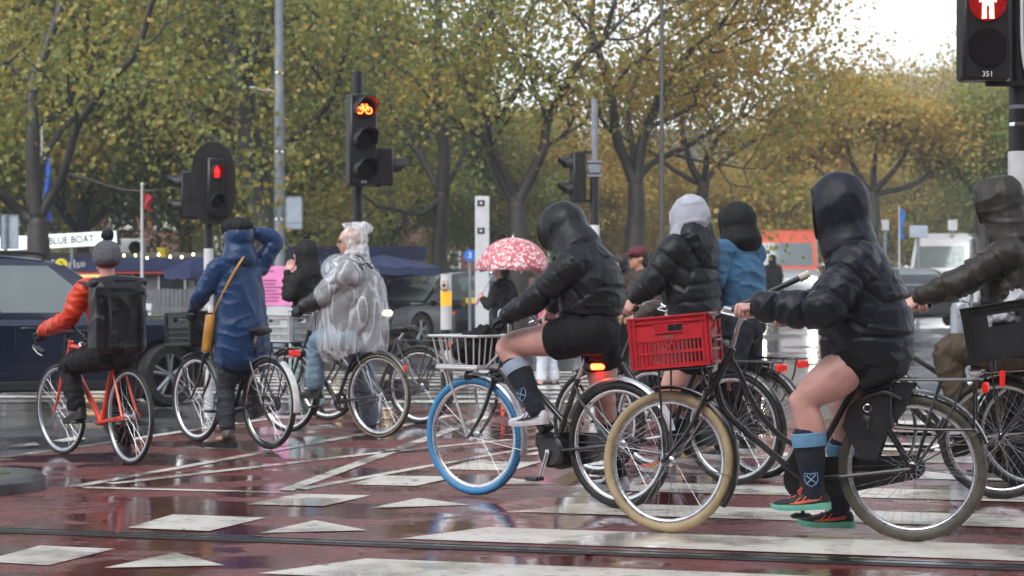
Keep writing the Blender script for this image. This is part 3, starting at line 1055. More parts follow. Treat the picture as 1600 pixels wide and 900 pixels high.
# ================================================================== people
M_SKIN = mat('skin', (0.60, 0.33, 0.285), 0.42, 0, 0.16, 13, bump=0.08, bscale=120, sss=0.15)
M_SKIN2 = mat('skin_tan', (0.50, 0.28, 0.20), 0.45, 0, 0.10, 9, bump=0.08, bscale=120, sss=0.15)
M_PUFF = mat('black_puffer_nylon', (0.010, 0.011, 0.014), 0.45, 0, 0.12, 10, bump=0.14, bscale=55, rvar=0.12, spec=0.32)
M_NAVYJ = mat('navy_black_padded_nylon', (0.010, 0.012, 0.019), 0.45, 0, 0.12, 10, bump=0.14, bscale=55, rvar=0.12, spec=0.32)
M_SHORT = mat('black_shorts_knit', (0.008, 0.008, 0.010), 0.8, 0, 0.2, 14, bump=0.3, bscale=60, spec=0.25)
M_SOCK = mat('navy_sport_sock', (0.010, 0.013, 0.026), 0.85, 0, 0.15, 30, bump=0.3, bscale=260)
M_SOCKB = mat('light_blue_sock_cuff', (0.14, 0.31, 0.50), 0.85, 0, 0.12, 30, bump=0.3, bscale=260)
M_SOCKP = mat('pale_blue_sock_cuff', (0.33, 0.42, 0.54), 0.85, 0, 0.12, 30, bump=0.3, bscale=260)
M_CREST = mat('light_blue_crest_print', (0.20, 0.36, 0.52), 0.8)
M_WSHOE = mat('white_shoe_mesh', (0.62, 0.64, 0.68), 0.5, 0, 0.12, 30, bump=0.3, bscale=220)
M_WSOLE = mat('white_shoe_sole', (0.55, 0.56, 0.58), 0.55, 0, 0.12, 20)
M_KSHOE = mat('black_shoe_mesh', (0.013, 0.013, 0.016), 0.55, 0, 0.2, 30, bump=0.3, bscale=220)
M_MINT = mat('mint_green_sole', (0.16, 0.50, 0.37), 0.5, 0, 0.12, 20)
M_CORAL = mat('coral_orange_trim', (0.85, 0.16, 0.07), 0.5, 0, 0.08, 20)
M_NAVYT = mat('navy_trim', (0.015, 0.02, 0.06), 0.5)
M_GREYJ = mat('charcoal_brown_jacket', (0.028, 0.026, 0.028), 0.5, 0, 0.12, 10, bump=0.16, bscale=45, rvar=0.12, spec=0.32)
M_OLIVE = mat('olive_brown_jacket', (0.032, 0.027, 0.022), 0.48, 0, 0.12, 10, bump=0.16, bscale=45, rvar=0.12, spec=0.32)
M_KHAKI = mat('brown_trousers', (0.085, 0.062, 0.038), 0.7, 0, 0.2, 14, bump=0.25, bscale=80)
M_JEANL = mat('light_blue_denim', (0.17, 0.27, 0.36), 0.75, 0, 0.25, 12, bump=0.3, bscale=160)
M_JEAND = mat('dark_blue_denim', (0.016, 0.019, 0.028), 0.75, 0, 0.25, 12, bump=0.3, bscale=160)
M_DENIM = mat('blue_denim_jacket', (0.05, 0.15, 0.28), 0.7, 0, 0.3, 10, bump=0.3, bscale=160)
M_RAINB = mat('blue_raincoat', (0.009, 0.036, 0.105), 0.36, 0, 0.12, 8, bump=0.16, bscale=45, rvar=0.12, spec=0.32)
M_ORJ = mat('orange_red_rain_jacket', (0.62, 0.048, 0.014), 0.4, 0, 0.12, 8, bump=0.16, bscale=45, rvar=0.12, spec=0.32)
M_BLKJ = mat('black_cotton', (0.010, 0.010, 0.011), 0.7, 0, 0.25, 10, bump=0.4, bscale=40, spec=0.25)
M_PACK = mat('black_tarpaulin', (0.007, 0.007, 0.008), 0.34, 0, 0.3, 8, bump=0.25, bscale=12, rvar=0.4, spec=0.4)
M_GLOVE = mat('black_glove', (0.010, 0.010, 0.012), 0.6, 0, 0.2, 20, bump=0.3, bscale=120)
M_WOOL = mat('grey_knit_wool', (0.10, 0.105, 0.12), 0.9, 0, 0.25, 40, bump=0.6, bscale=120)
M_GREYH = mat('light_grey_hood_cotton', (0.40, 0.42, 0.48), 0.8, 0, 0.12, 14, bump=0.3, bscale=90)
M_BOOT = mat('brown_leather_boot', (0.055, 0.032, 0.022), 0.35, 0, 0.25, 14, bump=0.2, bscale=70)
M_MUST = mat('mustard_leather', (0.42, 0.20, 0.03), 0.45, 0, 0.15, 14, bump=0.15, bscale=80)
M_HAIRD = mat('dark_hair', (0.018, 0.012, 0.009), 0.5, 0, 0.3, 40, bump=0.5, bscale=90)
M_MAROON = mat('maroon_cap_cotton', (0.085, 0.012, 0.02), 0.75, 0, 0.2, 20, bump=0.2)
M_PINKT = mat('dusty_pink_cotton', (0.42, 0.12, 0.18), 0.75, 0, 0.2, 12, bump=0.3)
M_STRIPE = mat('pale_striped_cotton', (0.55, 0.58, 0.66), 0.75, 0, 0.15, 12, bump=0.2)
M_BROWN = mat('brown_wool_coat', (0.045, 0.03, 0.022), 0.8, 0, 0.2, 14, bump=0.3)
M_TEALT = mat('pale_teal_denim', (0.22, 0.36, 0.36), 0.75, 0, 0.2, 12, bump=0.3)
M_EYE = mat('eye_dark', (0.02, 0.015, 0.012), 0.1)
M_LIP = mat('lip', (0.42, 0.16, 0.14), 0.4)


def A(*v): return np.array(v, float)


def hand_grip(mb, wrist, c, axis, k=1.0):
    """palm over a bar of direction axis at c, four fingers closed round it, thumb beneath"""
    axis = nrm(axis); f = np.asarray(c) - wrist; f = nrm(f - axis * (f @ axis))
    n = np.cross(axis, f)
    if n[2] < 0: n = -n
    K = c + n * 0.026 * k + f * 0.006 * k
    mb.sweep([(wrist, 0.03 * k, 0.024 * k, axis), (wrist * 0.5 + K * 0.5, 0.038 * k, 0.018 * k, axis), (K, 0.041 * k, 0.015 * k, axis)], 12, 3)
    for i, ln in enumerate((0.9, 1.0, 1.05, 0.95)):
        o = axis * (i - 1.5) * 0.0205 * k
        mb.limb([K + o - f * 0.008, c + o + (f * 0.034 + n * 0.014) * k * ln, c + o + (f * 0.026 - n * 0.020) * k * ln, c + o + (-f * 0.004 - n * 0.029) * k], [0.0105 * k, 0.0102 * k, 0.0095 * k, 0.008 * k], 8, 3)
    s = axis * 0.042 * k
    mb.limb([wrist * 0.6 + K * 0.4 + s * 0.7, c + s - f * 0.02 * k + n * 0.002, c + s * 1.05 + f * 0.008 * k - n * 0.020 * k, c + s * 0.8 + f * 0.022 * k - n * 0.026 * k], [0.014 * k, 0.0125 * k, 0.0105 * k, 0.009 * k], 8, 3)


def hand_relaxed(mb, wrist, d, palm_n, k=1.0, curl=0.5):
    d = nrm(d); p = nrm(np.asarray(palm_n) - d * (np.asarray(palm_n) @ d)); lat = np.cross(d, p)
    K = wrist + d * 0.085 * k
    mb.sweep([(wrist, 0.028 * k, 0.022 * k, lat), (wrist + d * 0.05 * k, 0.038 * k, 0.017 * k, lat), (K, 0.040 * k, 0.014 * k, lat)], 12, 3)
    for i, ln in enumerate((0.85, 1.0, 1.05, 0.78)):
        o = lat * (i - 1.5) * 0.0205 * k
        q = K + o; L = 0.08 * k * ln
        mb.limb([q - d * 0.01, q + d * L * 0.45 + p * L * 0.1 * curl, q + d * L * 0.75 + p * L * 0.4 * curl, q + d * L * 0.9 + p * L * 0.8 * curl], [0.0105 * k, 0.0098 * k, 0.009 * k, 0.0075 * k], 8, 3)
    mb.limb([wrist + d * 0.02 * k - lat * 0.03 * k, wrist + d * 0.055 * k - lat * 0.055 * k + p * 0.012, wrist + d * 0.09 * k - lat * 0.055 * k + p * 0.03], [0.014 * k, 0.0115 * k, 0.009 * k], 8, 3)


class Person:
    def __init__(s, label, loc, group=None):
        s.loc = A(loc[0], loc[1], 0.009 if len(loc) < 3 else loc[2])
        s.root = thing('person', label, 'person', tuple(s.loc), 0, group)
        s.seed = (hash(label) % 97) * 0.37 if False else (sum(map(ord, label)) % 97) * 0.37

    def add(s, VF, name, m, parent=None, label=None, thick=0):
        V, F = VF
        o = link(name, mesh_of(V - s.loc, F, name, m, True, None, False), parent or s.root)
        if label: o['label'] = label
        if thick:
            md = o.modifiers.new('thickness', 'SOLIDIFY'); md.thickness = thick; md.offset = -1
        return o

    def mbpart(s, mb, name, m, parent=None, angle=45, label=None, kind=None):
        V, F = mb.arrays()
        o = link(name, mesh_of(V - s.loc, F, name, m, True, angle), parent or s.root)
        if label: o['label'] = label
        if kind: o['kind'] = kind
        return o

    def body(s, J, skin=M_SKIN, voxel=0.011, leg=(0.085, 0.075, 0.055, 0.052, 0.038), k=1.0, gloves=None, hair=None, eyes=True):
        """the whole figure, one skin surface; J holds joints in the place's coordinates"""
        s.J = J
        lat = nrm(J['lat']); fd = nrm(J['face']); up = nrm(J.get('up', A(0, 0, 1))); up = nrm(up - fd * (up @ fd)); hl = np.cross(up, fd)
        Mh = np.stack([hl, fd, up], 1); H = J['head']; s.Mh = Mh
        mb = MB()
        mb.sweep([(J['pel'], 0.15 * k, 0.10 * k, lat), (J['pel'] * .55 + J['che'] * .45, 0.13 * k, 0.09 * k, lat), (J['che'], 0.16 * k, 0.10 * k, lat), (J['che'] * .35 + J['nek'] * .65, 0.13 * k, 0.07 * k, lat)], 16, 4)
        mb.limb([J['nek'] - (H - J['nek']) * 0.3, H - up * 0.05 - fd * 0.015], [0.058 * k, 0.052 * k])
        q = lambda x, y, z: H + Mh @ A(x, y, z)
        mb.ell(q(0, -0.012, 0.03), (0.076, 0.097, 0.090), Mh); mb.ell(q(0, 0.028, -0.035), (0.062, 0.066, 0.080), Mh); mb.ell(q(0, 0.045, -0.085), (0.040, 0.042, 0.032), Mh)
        mb.ell(q(0, 0.098, -0.018), (0.013, 0.020, 0.020), Mh); mb.limb([q(0, 0.088, 0.02), q(0, 0.108, -0.018)], [0.009, 0.013])
        mb.ell(q(0, 0.082, 0.035), (0.048, 0.014, 0.012), Mh); mb.ell(q(0, 0.086, -0.058), (0.024, 0.012, 0.010), Mh)
        for sx in (-1, 1): mb.ell(q(sx * 0.078, -0.012, -0.005), (0.011, 0.024, 0.034), Mh)
        after = MB(); gl = {}
        for S in 'LR':
            sh, el, ha = J['sh' + S], J['el' + S], J['ha' + S]
            wr = J['wr' + S]
            mb.limb([J['che'] * 0.4 + J['nek'] * 0.2 + sh * 0.4, sh, sh * 0.5 + el * 0.5, el, el * 0.5 + wr * 0.5, wr], [0.06 * k, 0.058 * k, 0.048 * k, 0.042 * k, 0.038 * k, 0.029 * k])
            glv = gl.setdefault(S, MB()) if gloves and S in gloves else None
            tgt = glv if glv is not None else after
            kk = 1.14 if tgt is glv else 1.0
            if ('ax' + S) in J: hand_grip(tgt, wr, ha, J['ax' + S], kk)
            else: hand_relaxed(tgt, wr, ha - wr, J.get('palm' + S, lat * (-1 if S == 'L' else 1)), kk, J.get('curl' + S, 0.5))
            if tgt is glv: glv.limb([wr + nrm(el - wr) * 0.07, wr], [0.04, 0.034])
            hp, kn, an = J['hip' + S], J['kn' + S], J['an' + S]
            ax_ = nrm(an - kn); back = nrm(np.cross(lat, ax_)) * (1 if True else 1)
            if back @ (nrm(kn - hp)) > 0: back = -back
            calf = kn * 0.68 + an * 0.32 + back * 0.015
            mb.limb([hp - nrm(kn - hp) * 0.02, hp * 0.5 + kn * 0.5, kn, calf, kn * 0.3 + an * 0.7, an, an + ax_ * 0.03], [leg[0] * 0.85 * k, leg[1] * k, leg[2] * k, leg[3] * k, leg[3] * 0.8 * k, leg[4] * k, leg[4] * k])
            td = nrm(J['toe' + S])
            if leg[2] > 0.06: mb.ell(kn - back * leg[2] * 0.42, leg[2] * 0.78)
            mb.limb([an + ax_ * 0.01, an + ax_ * 0.03 + td * 0.04, an + ax_ * 0.035 + td * 0.10], [0.03, 0.025, 0.016])
        V, N, F = remesh(mb, voxel, 5)
        F = F.tolist() if hasattr(F, 'tolist') else F
        if after.n:
            V2, F2 = after.arrays(); n = len(V)
            V = np.vstack([V, V2]); F = F + [tuple(i + n for i in q_) for q_ in F2]
        s.bodyo = s.add((V, F), 'body', skin)
        if gloves:
            for g_ in gl.values(): s.mbpart(g_, 'glove', M_GLOVE)
        if eyes:
            for sx in (-1, 1):
                e = MB(); e.ell(q(sx * 0.031, 0.082, 0.012), (0.013, 0.012, 0.009), Mh, 8, 6); s.mbpart(e, 'eye', M_EYE)
        if hair is not None:
            h = MB(); h.ell(q(0, -0.03, 0.045), (0.088, 0.100, 0.092), Mh); h.ell(q(0, -0.06, -0.01), (0.08, 0.06, 0.085), Mh)
            V, F = cloth(h, [[H, H + up]], 0.011, 3, 0.006, 3, 18, seed=s.seed)
            s.add((V, F), 'hair', hair)

    def upper(s, name, m, torso, J, sl=(0.085, 0.08, 0.07, 0.055), arms='LR', voxel=0.012, label=None, fold=None, extra=None, **kw):
        """jacket or top: torso stations (point, lateral radius, depth radius) plus sleeves"""
        mb = MB(); lat = J['lat']
        mb.sweep([(p, a, b, lat) for p, a, b in torso], 22, 5)
        chains = [[t[0] for t in torso]]
        for S in arms:
            sh, el, wr = J['sh' + S], J['el' + S], J['wr' + S]
            w2 = wr + nrm(wr - el) * J.get('cuff', 0.0)
            inner = torso[-2][0] * 0.5 + sh * 0.5
            e1 = el * 0.86 + sh * 0.14; e2 = el * 0.86 + wr * 0.14
            mb.limb([inner, sh, sh * 0.5 + el * 0.5, e1, e2, el * 0.45 + w2 * 0.55, w2], [sl[0], sl[0] * 1.04, (sl[0] + sl[1]) / 2, sl[1] * 1.03, sl[1] * 1.0, sl[2], sl[3]], 16)
            chains.append([sh, el, w2])
        kw.setdefault('seed', s.seed)
        o = s.add(cloth(mb, chains, voxel, **kw), name, m, label=label)
        for S in arms:
            dv = nrm(J['wr' + S] - J['el' + S]); w2 = J['wr' + S]
            cm = MB(); cm.tube([w2 + dv * 0.012, w2 + dv * 0.016, w2 + dv * 0.034, w2 + dv * 0.038], [sl[3] * 0.72, sl[3] * 0.82, sl[3] * 0.80, sl[3] * 0.68], 16); s.mbpart(cm, 'cuff', m, o)
        return o

    def lower(s, name, m, J, r=(0.11, 0.10, 0.085, 0.075), end=None, waist=0.17, legs='LR', voxel=0.012, depth=0.13, **kw):
        mb = MB(); chains = []
        lat = J['lat']; u = nrm(J['che'] - J['pel'])
        mb.sweep([(J['pel'] - u * 0.05, waist * 0.95, depth, lat), (J['pel'] + u * 0.05, waist, depth, lat), (J['pel'] + u * 0.16, waist * 0.93, depth * 0.9, lat)], 18, 3)
        for S in legs:
            hp, kn, an = J['hip' + S], J['kn' + S], J['an' + S]
            if end is not None and end < 1:
                e = hp + (kn - hp) * end
                mb.limb([hp - nrm(e - hp) * 0.03, hp * .5 + e * .5, e], [r[0], r[1], r[2]]); chains.append([hp, e])
            else:
                k1 = kn * 0.88 + hp * 0.12; k2 = kn * 0.88 + an * 0.12
                e = kn + (an - kn) * ((end or 2) - 1)
                mb.limb([hp - nrm(kn - hp) * 0.03, hp * .5 + kn * .5, k1, k2, kn * .45 + e * .55, e], [r[0], r[1], r[2] * 1.05, r[2], (r[2] + r[3]) / 2, r[3]]); chains.append([hp, kn, e])
        kw.setdefault('seed', s.seed)
        return s.add(cloth(mb, chains, voxel, **kw), name, m)

    def hood(s, m, J, r=(0.125, 0.150, 0.165), off=(0, -0.01, 0.015), brim=0.05, neck=0.11, openr=(0.085, 0.105), name='hood', wr=0.006, down=0.0, puff=0.0, label=None, cutf=0.05):
        H = J['head']; Mh = s.Mh; brim -= 0.035; off = (off[0], off[1] - 0.012, off[2])
        q = lambda x, y, z: H + Mh @ A(x, y, z)
        mb = MB(); mb.ell(q(*off), r, Mh, 20, 14)
        mb.ell(q(0, brim, off[2] - 0.005), (r[0] * 0.93, r[1] * 0.80, r[2] * 0.93), Mh, 20, 14)
        mb.sweep([(q(0, -0.03, -0.04), r[0] * 0.95, r[1] * 0.85, Mh[:, 0]), (J['nek'] * 0.6 + H * 0.4 - Mh[:, 1] * 0.025, neck * 1.12, neck * 1.12, Mh[:, 0]), (J['nek'] - (H - J['nek']) * 0.35 - Mh[:, 1] * 0.03, neck * 1.35, neck * 1.2, Mh[:, 0])], 18, 4)
        V, F = cloth(mb, [[q(0, 0, -0.2), q(0, 0, 0.2)]], 0.010, 14, wr * 0.28, 5, 4, puff=puff, period=0.12, seed=s.seed + 5)

        def keep(c):
            d = (c - H) @ Mh
            return ~((d[:, 1] > cutf) & ((d[:, 0] / openr[0]) ** 2 + ((d[:, 2] + 0.01 + down) / openr[1]) ** 2 < 1))
        V, F = cut(V, F, keep)
        o = s.add((V, F), name, m, thick=0.012, label=label)
        # stitched hem round the face opening
        E = np.sort(np.vstack([F[:, [0, 1]], F[:, [1, 2]], F[:, [2, 3]], F[:, [3, 0]]]), 1)
        U_, n_ = np.unique(E, axis=0, return_counts=True); bv = np.unique(U_[n_ == 1])
        B = V[bv]; d = (B - H) @ Mh
        k_ = d[:, 1] > 0.0; B = B[k_]; d = d[k_]
        if len(B) > 12:
            th = np.arctan2(d[:, 2] + 0.01 + down, d[:, 0]); bins = np.linspace(-math.pi, math.pi, 37)
            L_ = [B[(th >= a) & (th < b)].mean(0) for a, b in zip(bins[:-1], bins[1:]) if ((th >= a) & (th < b)).any()]
            L_ = np.array(L_)
            for _ in range(2): L_ = (np.roll(L_, 1, 0) + 2 * L_ + np.roll(L_, -1, 0)) / 4
            hm_ = MB(); hm_.tube(np.vstack([L_, L_[:1]]), 0.0085, 8, caps=False); s.mbpart(hm_, 'hood_hem', m, o)
        return o

    def shoe(s, an, toe, up=(0, 0, 1), upper=M_KSHOE, sole=M_WSOLE, trim=None, lace=None, L=0.28, high=0.0, side=1):
        x = nrm(toe); z = nrm(np.asarray(up, float) - x * (np.asarray(up, float) @ x)); y = np.cross(z, x)
        Mx = np.stack([x, y, z], 1); o = an - x * 0.075 - z * 0.088; k = L / 0.28
        q = lambda a, b, c: o + Mx @ (A(a, b, c) * k)
        mb = MB(); rings = []
        for (t, hw, h) in ((0.004, 0.012, 0.055), (0.012, 0.026, 0.078 + high), (0.045, 0.035, 0.098 + high), (0.085, 0.037, 0.098 + high), (0.115, 0.037, 0.088 + high * 0.5), (0.15, 0.040, 0.072), (0.19, 0.045, 0.058), (0.23, 0.045, 0.050), (0.26, 0.036, 0.042), (0.275, 0.022, 0.034), (0.281, 0.006, 0.028)):
            ring = []
            for j in range(18):
                a = 2 * math.pi * j / 18; c_, s_ = math.cos(a), math.sin(a)
                yy = hw * abs(c_) ** 0.7 * np.sign(c_); zz = 0.018 + (h - 0.018) * (0.5 + 0.5 * abs(s_) ** 0.75 * np.sign(s_))
                taper = 1 - 0.35 * max(0, (zz - 0.04) / 0.07) * (1 if t < 0.13 else 0.6)
                ring.append(q(t, yy * taper + (0.006 * math.sin(t / 0.28 * 3.1)) * -side, zz + 0.006 * max(0, (t - 0.2) / 0.08)))
            rings.append(np.array(ring))
        mb.rings(rings)
        so = s.mbpart(mb, 'shoe', upper, angle=70)
        ml = MB(); out = []
        prof = [(-0.003, 0.012), (0.01, 0.031), (0.05, 0.037), (0.10, 0.036), (0.15, 0.042), (0.20, 0.049), (0.24, 0.046), (0.268, 0.031), (0.284, 0.008)]
        out = [(t, w) for t, w in prof] + [(t, -w) for t, w in prof[::-1]]
        for z0, z1, gr in ((0.0, 0.010, 0.0), (0.010, 0.028, 0.002)):
            r1 = [q(t, (w + gr * np.sign(w)) + (0.006 * math.sin(t / 0.28 * 3.1)) * -side, z0 + 0.012 * max(0, (t - 0.19) / 0.09) ** 2) for t, w in out]
            r2 = [q(t, (w + gr * np.sign(w)) + (0.006 * math.sin(t / 0.28 * 3.1)) * -side, z1 + 0.010 * max(0, (t - 0.19) / 0.09) ** 2 + (0.006 if t < 0.06 and z1 > 0.02 else 0)) for t, w in out]
            ml.rings([np.array(r1), np.array(r2)])
        s.mbpart(ml, 'sole', sole, so, 40)
        if lace is not None:
            mc = MB()
            for i in range(6):
                t = 0.115 + i * 0.014; h = 0.094 - i * 0.007
                mc.tube([q(t, -0.022, h - 0.010), q(t + 0.004, 0, h + 0.001), q(t + (0.012 if i % 2 else -0.008), 0.022, h - 0.010)], 0.0032, 6, 3)
            mc.tube([q(0.11, 0.0, 0.098), q(0.13, 0.018, 0.108), q(0.15, 0.03, 0.088)], 0.003, 5, 4); mc.tube([q(0.11, 0.0, 0.098), q(0.125, -0.018, 0.105), q(0.14, -0.03, 0.085)], 0.003, 5, 4)
            s.mbpart(mc, 'lace', lace, so)
        if trim is not None:
            mt = MB()
            for sy in (-1, 1):
                b = (0.006 * -side)
                for pts in ([(0.035, 0.034, 0.062), (0.09, 0.038, 0.050), (0.15, 0.0425, 0.040), (0.19, 0.047, 0.034)], [(0.04, 0.0335, 0.050), (0.10, 0.039, 0.040), (0.165, 0.0445, 0.033)], [(0.105, 0.0345, 0.072), (0.125, 0.040, 0.05), (0.15, 0.0435, 0.033)], [(0.135, 0.035, 0.064), (0.155, 0.0415, 0.046), (0.175, 0.0455, 0.033)]):
                    mt.tube([q(t, sy * w + b * math.sin(t / 0.28 * 3.1), h) for t, w, h in pts], 0.0030, 6, 4)
            s.mbpart(mt, 'side_stripe', trim, so)
        return so

    def sock(s, kn, an, top, rt, rm, rb, m, cuff=None, cuff_h=0.06, crest=None, back=None):
        """long sock from fraction top of the shin to the ankle, turned-over cuff, crest at the ankle"""
        ax = nrm(an - kn); L = np.linalg.norm(an - kn)
        p0 = kn + ax * L * top; mb = MB()
        mb.limb([p0, p0 * .6 + an * .4, p0 * .25 + an * .75, an + ax * 0.02], [rt, rm, rb * 1.12, rb])
        o = s.add(cloth(mb, [[p0, an]], 0.009, 3, 0.0025, 22, 6, seed=s.seed + 2), 'sock', m)
        if cuff is not None:
            m2 = MB(); zz = np.linspace(0, cuff_h, 7)
            m2.tube([p0 - ax * 0.004] + [p0 + ax * z for z in zz] + [p0 + ax * (cuff_h + 0.002)], [rt * 0.98] + [rt * (1.05 + 0.02 * math.sin(z * 60)) for z in zz] + [rt * 0.98], 28)
            s.mbpart(m2, 'sock_cuff', cuff, o)
        if crest is not None:
            c0, n, sz = crest                         # centre on the axis, outward direction, size
            n = nrm(n - ax * (n @ ax)); u = np.cross(n, ax); d = ax
            rr = rb * 1.2
            def sf(a, b):
                th = a / rr
                return c0 + d * b + (n * math.cos(th) + u * math.sin(th)) * (rr + 0.004)
            m3 = MB(); w = sz / 2
            sh = [(-w, -w), (0, -w * 0.9), (w, -w), (w, 0), (w * 0.75, w * 0.65), (0, w * 1.1), (-w * 0.75, w * 0.65), (-w, 0), (-w, -w)]
            m3.tube([sf(*p) for p in sh], 0.0022, 5)
            m3.tube([sf(-w * .75, -w * .7), sf(0, 0), sf(w * .7, w * .6)], 0.003, 5); m3.tube([sf(w * .75, -w * .7), sf(0, 0), sf(-w * .7, w * .6)], 0.003, 5)
            for a in (-0.55, 0, 0.55):
                m3.tube([sf(w * (a - 0.12), -w * .78), sf(w * a, -w * .58), sf(w * (a + 0.12), -w * .78)], 0.0018, 4)
            s.mbpart(m3, 'crest', M_CREST, o)
        return o


def pose(bk, c, latscale=1.0, **kw):
    """joint dictionary of a rider; centre-line joints lie in the bicycle's plane"""
    l = A(*bk.l, 0)
    J = {'lat': l, 'face': A(*bk.h, 0)}
    J.update(kw)
    return J
# ================================================================== the cyclists waiting at the lights
M_REDC = mat('red_crate_plastic', (0.55, 0.022, 0.035), 0.38, 0, 0.12, 8, rvar=0.2, dirt=((0.20, 0.03, 0.03), 0.5, 10))
M_BLKC = mat('black_crate_plastic', (0.014, 0.014, 0.015), 0.4, 0, 0.2, 8)
M_WHC = mat('white_grey_crate_plastic', (0.48, 0.49, 0.50), 0.42, 0, 0.1, 8)


def lx(b, px, py, ly=0.0):
    return b.loc(b.P(px, py, ly))


# ---------------------------------------------------------------- black city bicycle with red crate, nearest
def cfg1(b):
    g = lx(b, 1176, 493, 0.27)
    return dict(type='oma', front_tyre=M_CREAM, rear_tyre=M_TANTY, tw=0.05, head_bottom=(b.wb - 0.235, 0, 0.74), head_top=(b.wb - 0.33, 0, 0.93),
                bb=(0.53, 0, 0.285), seat_cluster=(0.255, 0, 0.80), saddle=(0.21, 0.95), bar=(b.wb - 0.385, 1.10), grip_x=g[0] - 0.05, grip_y=0.27, grip_z=g[2],
                crank=92, crank_alu=False, chain='case', skirt=True, hoop=True, steer=-12, front_carrier=(b.wb - 0.055, 0.835, 0.34, 0.28), fc_pitch=-0.09,
                rear_fender=(35, 160), front_fender=(75, 215), bell='R', carrier_z=0.795, grip_mat=M_BLK, kickstand=False, lamp=False)


B1 = Bike('black step-through city bicycle with cream front tyre, carrying the red crate', G(1425, 849), G(1043, 834), cfg1)
# lock and keys on the frame
k = MB(); rx_, rz_ = 0.205, 0.655
k.lathe([(0.017, -0.0015), (0.020, 0), (0.017, 0.0015)], (rx_, 0.095, rz_), 'y', 18, True)
k.box((rx_, 0.095, rz_ - 0.05), (0.018, 0.003, 0.022), bev=0.001); k.box((rx_ - 0.001, 0.095, rz_ - 0.08), (0.006, 0.003, 0.045))
k.box((rx_ + 0.012, 0.098, rz_ - 0.045), (0.014, 0.003, 0.02), bev=0.001)
tag(part(k, 'key_ring', M_CHROME, None), 'steel keys hanging on a ring at the black city bicycle lock', 'keys')
ko = bpy.data.objects['key_ring']; ko.matrix_world = on_bike(B1, 0, 0, 0.009)
lk = MB(); lk.tube([(0.24, 0.07, 0.70), (0.13, 0.085, 0.735), (0.04, 0.085, 0.70)], 0.012, 8, 4); part(lk, 'frame_lock', M_PLAST, B1.root)
cr1 = crate('red plastic crate with hand hole and slatted lower sides', None, on_bike(B1, B1.wb - 0.055, 0.0, 0.852, 0.09), 0.40, 0.30, 0.262, M_REDC)
mlab = MB(); mlab.box((0.0, 0.1535, 0.152), (0.055, 0.002, 0.022)); part(mlab, 'maker_badge', mat('grey_print', (0.25, 0.10, 0.10), 0.5), cr1)
# hockey stick lying through the crate
a = B1.P(1092, 508, 0.06); b_ = B1.P(1148, 480, 0.02); c_ = B1.P(1262, 429, -0.06)
hk = thing('hockey_stick', 'hockey stick with white butt and coral blade lying across red crate', 'hockey stick', tuple(a))
d = nrm(c_ - a)
m_ = MB(); m_.tube([a * 0.55 + b_ * 0.45 - a, c_ - a], (0.017, 0.015), 10); part(m_, 'shaft', mat('stick_black_grip', (0.02, 0.024, 0.03), 0.35), hk)
m_ = MB(); m_.tube([c_ - a - d * 0.045, c_ - a + d * 0.01], 0.0205, 12); part(m_, 'butt', mat('stick_white_tape', (0.62, 0.58, 0.50), 0.6), hk)
m_ = MB(); m_.tube([a - a - d * 0.16 + A(0, 0, -0.05), a - a - d * 0.10 + A(0, 0, -0.012), a * 0 , a * 0.6 + b_ * 0.4 - a], (0.016, 0.018, 0.017, 0.016), 10, 4); part(m_, 'blade', mat('stick_coral', (0.75, 0.10, 0.08), 0.4), hk)


def std(b, pel, che, nek, head, shw=0.18, **px):
    J = {'lat': A(*b.l, 0), 'face': A(*b.h, 0)}
    J['pel'] = b.P(*pel, 0); J['che'] = b.P(*che, 0); J['nek'] = b.P(*nek, 0); J['head'] = b.P(*head, 0)
    for k_, v in px.items():
        J[k_] = b.P(*v) if len(v) == 3 and k_[:3] not in ('toe', 'pal') else A(*v)
    return J


def grip_arm(b, J, S, back=0.075):
    c, ax = b.hands[S]
    J['ha' + S] = c; J['ax' + S] = ax
    J['wr' + S] = c + nrm(J['el' + S] - c) * back + A(0, 0, 0.022)


def foot(J, S, ground, toe, up=0.10):
    J['an' + S] = A(ground[0], ground[1], 0.012 + up); J['toe' + S] = A(*toe)


h3 = lambda b, dz=0.0, yaw=0.0: A(b.h[0] * math.cos(yaw) - b.h[1] * math.sin(yaw), b.h[0] * math.sin(yaw) + b.h[1] * math.cos(yaw), dz)

# rider of the red-crate bicycle
J = std(B1, (1352, 538), (1338, 425), (1314, 372), (1304, 330), shL=(1338, 412, 0.17), shR=(1338, 410, -0.17), elL=(1288, 486, 0.31), elR=(1280, 480, -0.30),
        hipL=(1346, 556, 0.10), knL=(1258, 626, 0.15), anL=(1272, 768, 0.15), hipR=(1362, 556, -0.10), knR=(1322, 636, -0.14), anR=(1312, 797, -0.20))
J['toeL'] = h3(B1, -0.06, 0.05); J['toeR'] = h3(B1, 0.0)
grip_arm(B1, J, 'L'); grip_arm(B1, J, 'R')
P1 = Person('cyclist in black hooded padded jacket and shorts, hand on bar behind red crate', (J['pel'][0], J['pel'][1]))
P1.body(J, leg=(0.112, 0.108, 0.070, 0.072, 0.046), voxel=0.010)
s_ = FPX / 9.25
T_ = lambda b, rows: [(b.P(x, y, 0), w, d / (FPX / b.P(x, y, 0)[1])) for x, y, d, w in rows]
P1.upper('jacket', M_NAVYJ, T_(B1, [(1358, 573, 68, .20), (1355, 550, 70, .21), (1354, 520, 71, .215), (1352, 480, 67, .215), (1346, 442, 58, .21), (1335, 408, 45, .19), (1320, 384, 38, .14)]), J, (0.098, 0.090, 0.082, 0.066), voxel=0.0075, smooth=10, wr=0.005, ft=8, fl=3.5, puff=0.009, period=0.15)
P1.lower('shorts', M_SHORT, J, (0.118, 0.122, 0.124, 0.1), end=0.14, waist=0.17, depth=0.14, wr=0.006, ft=14)
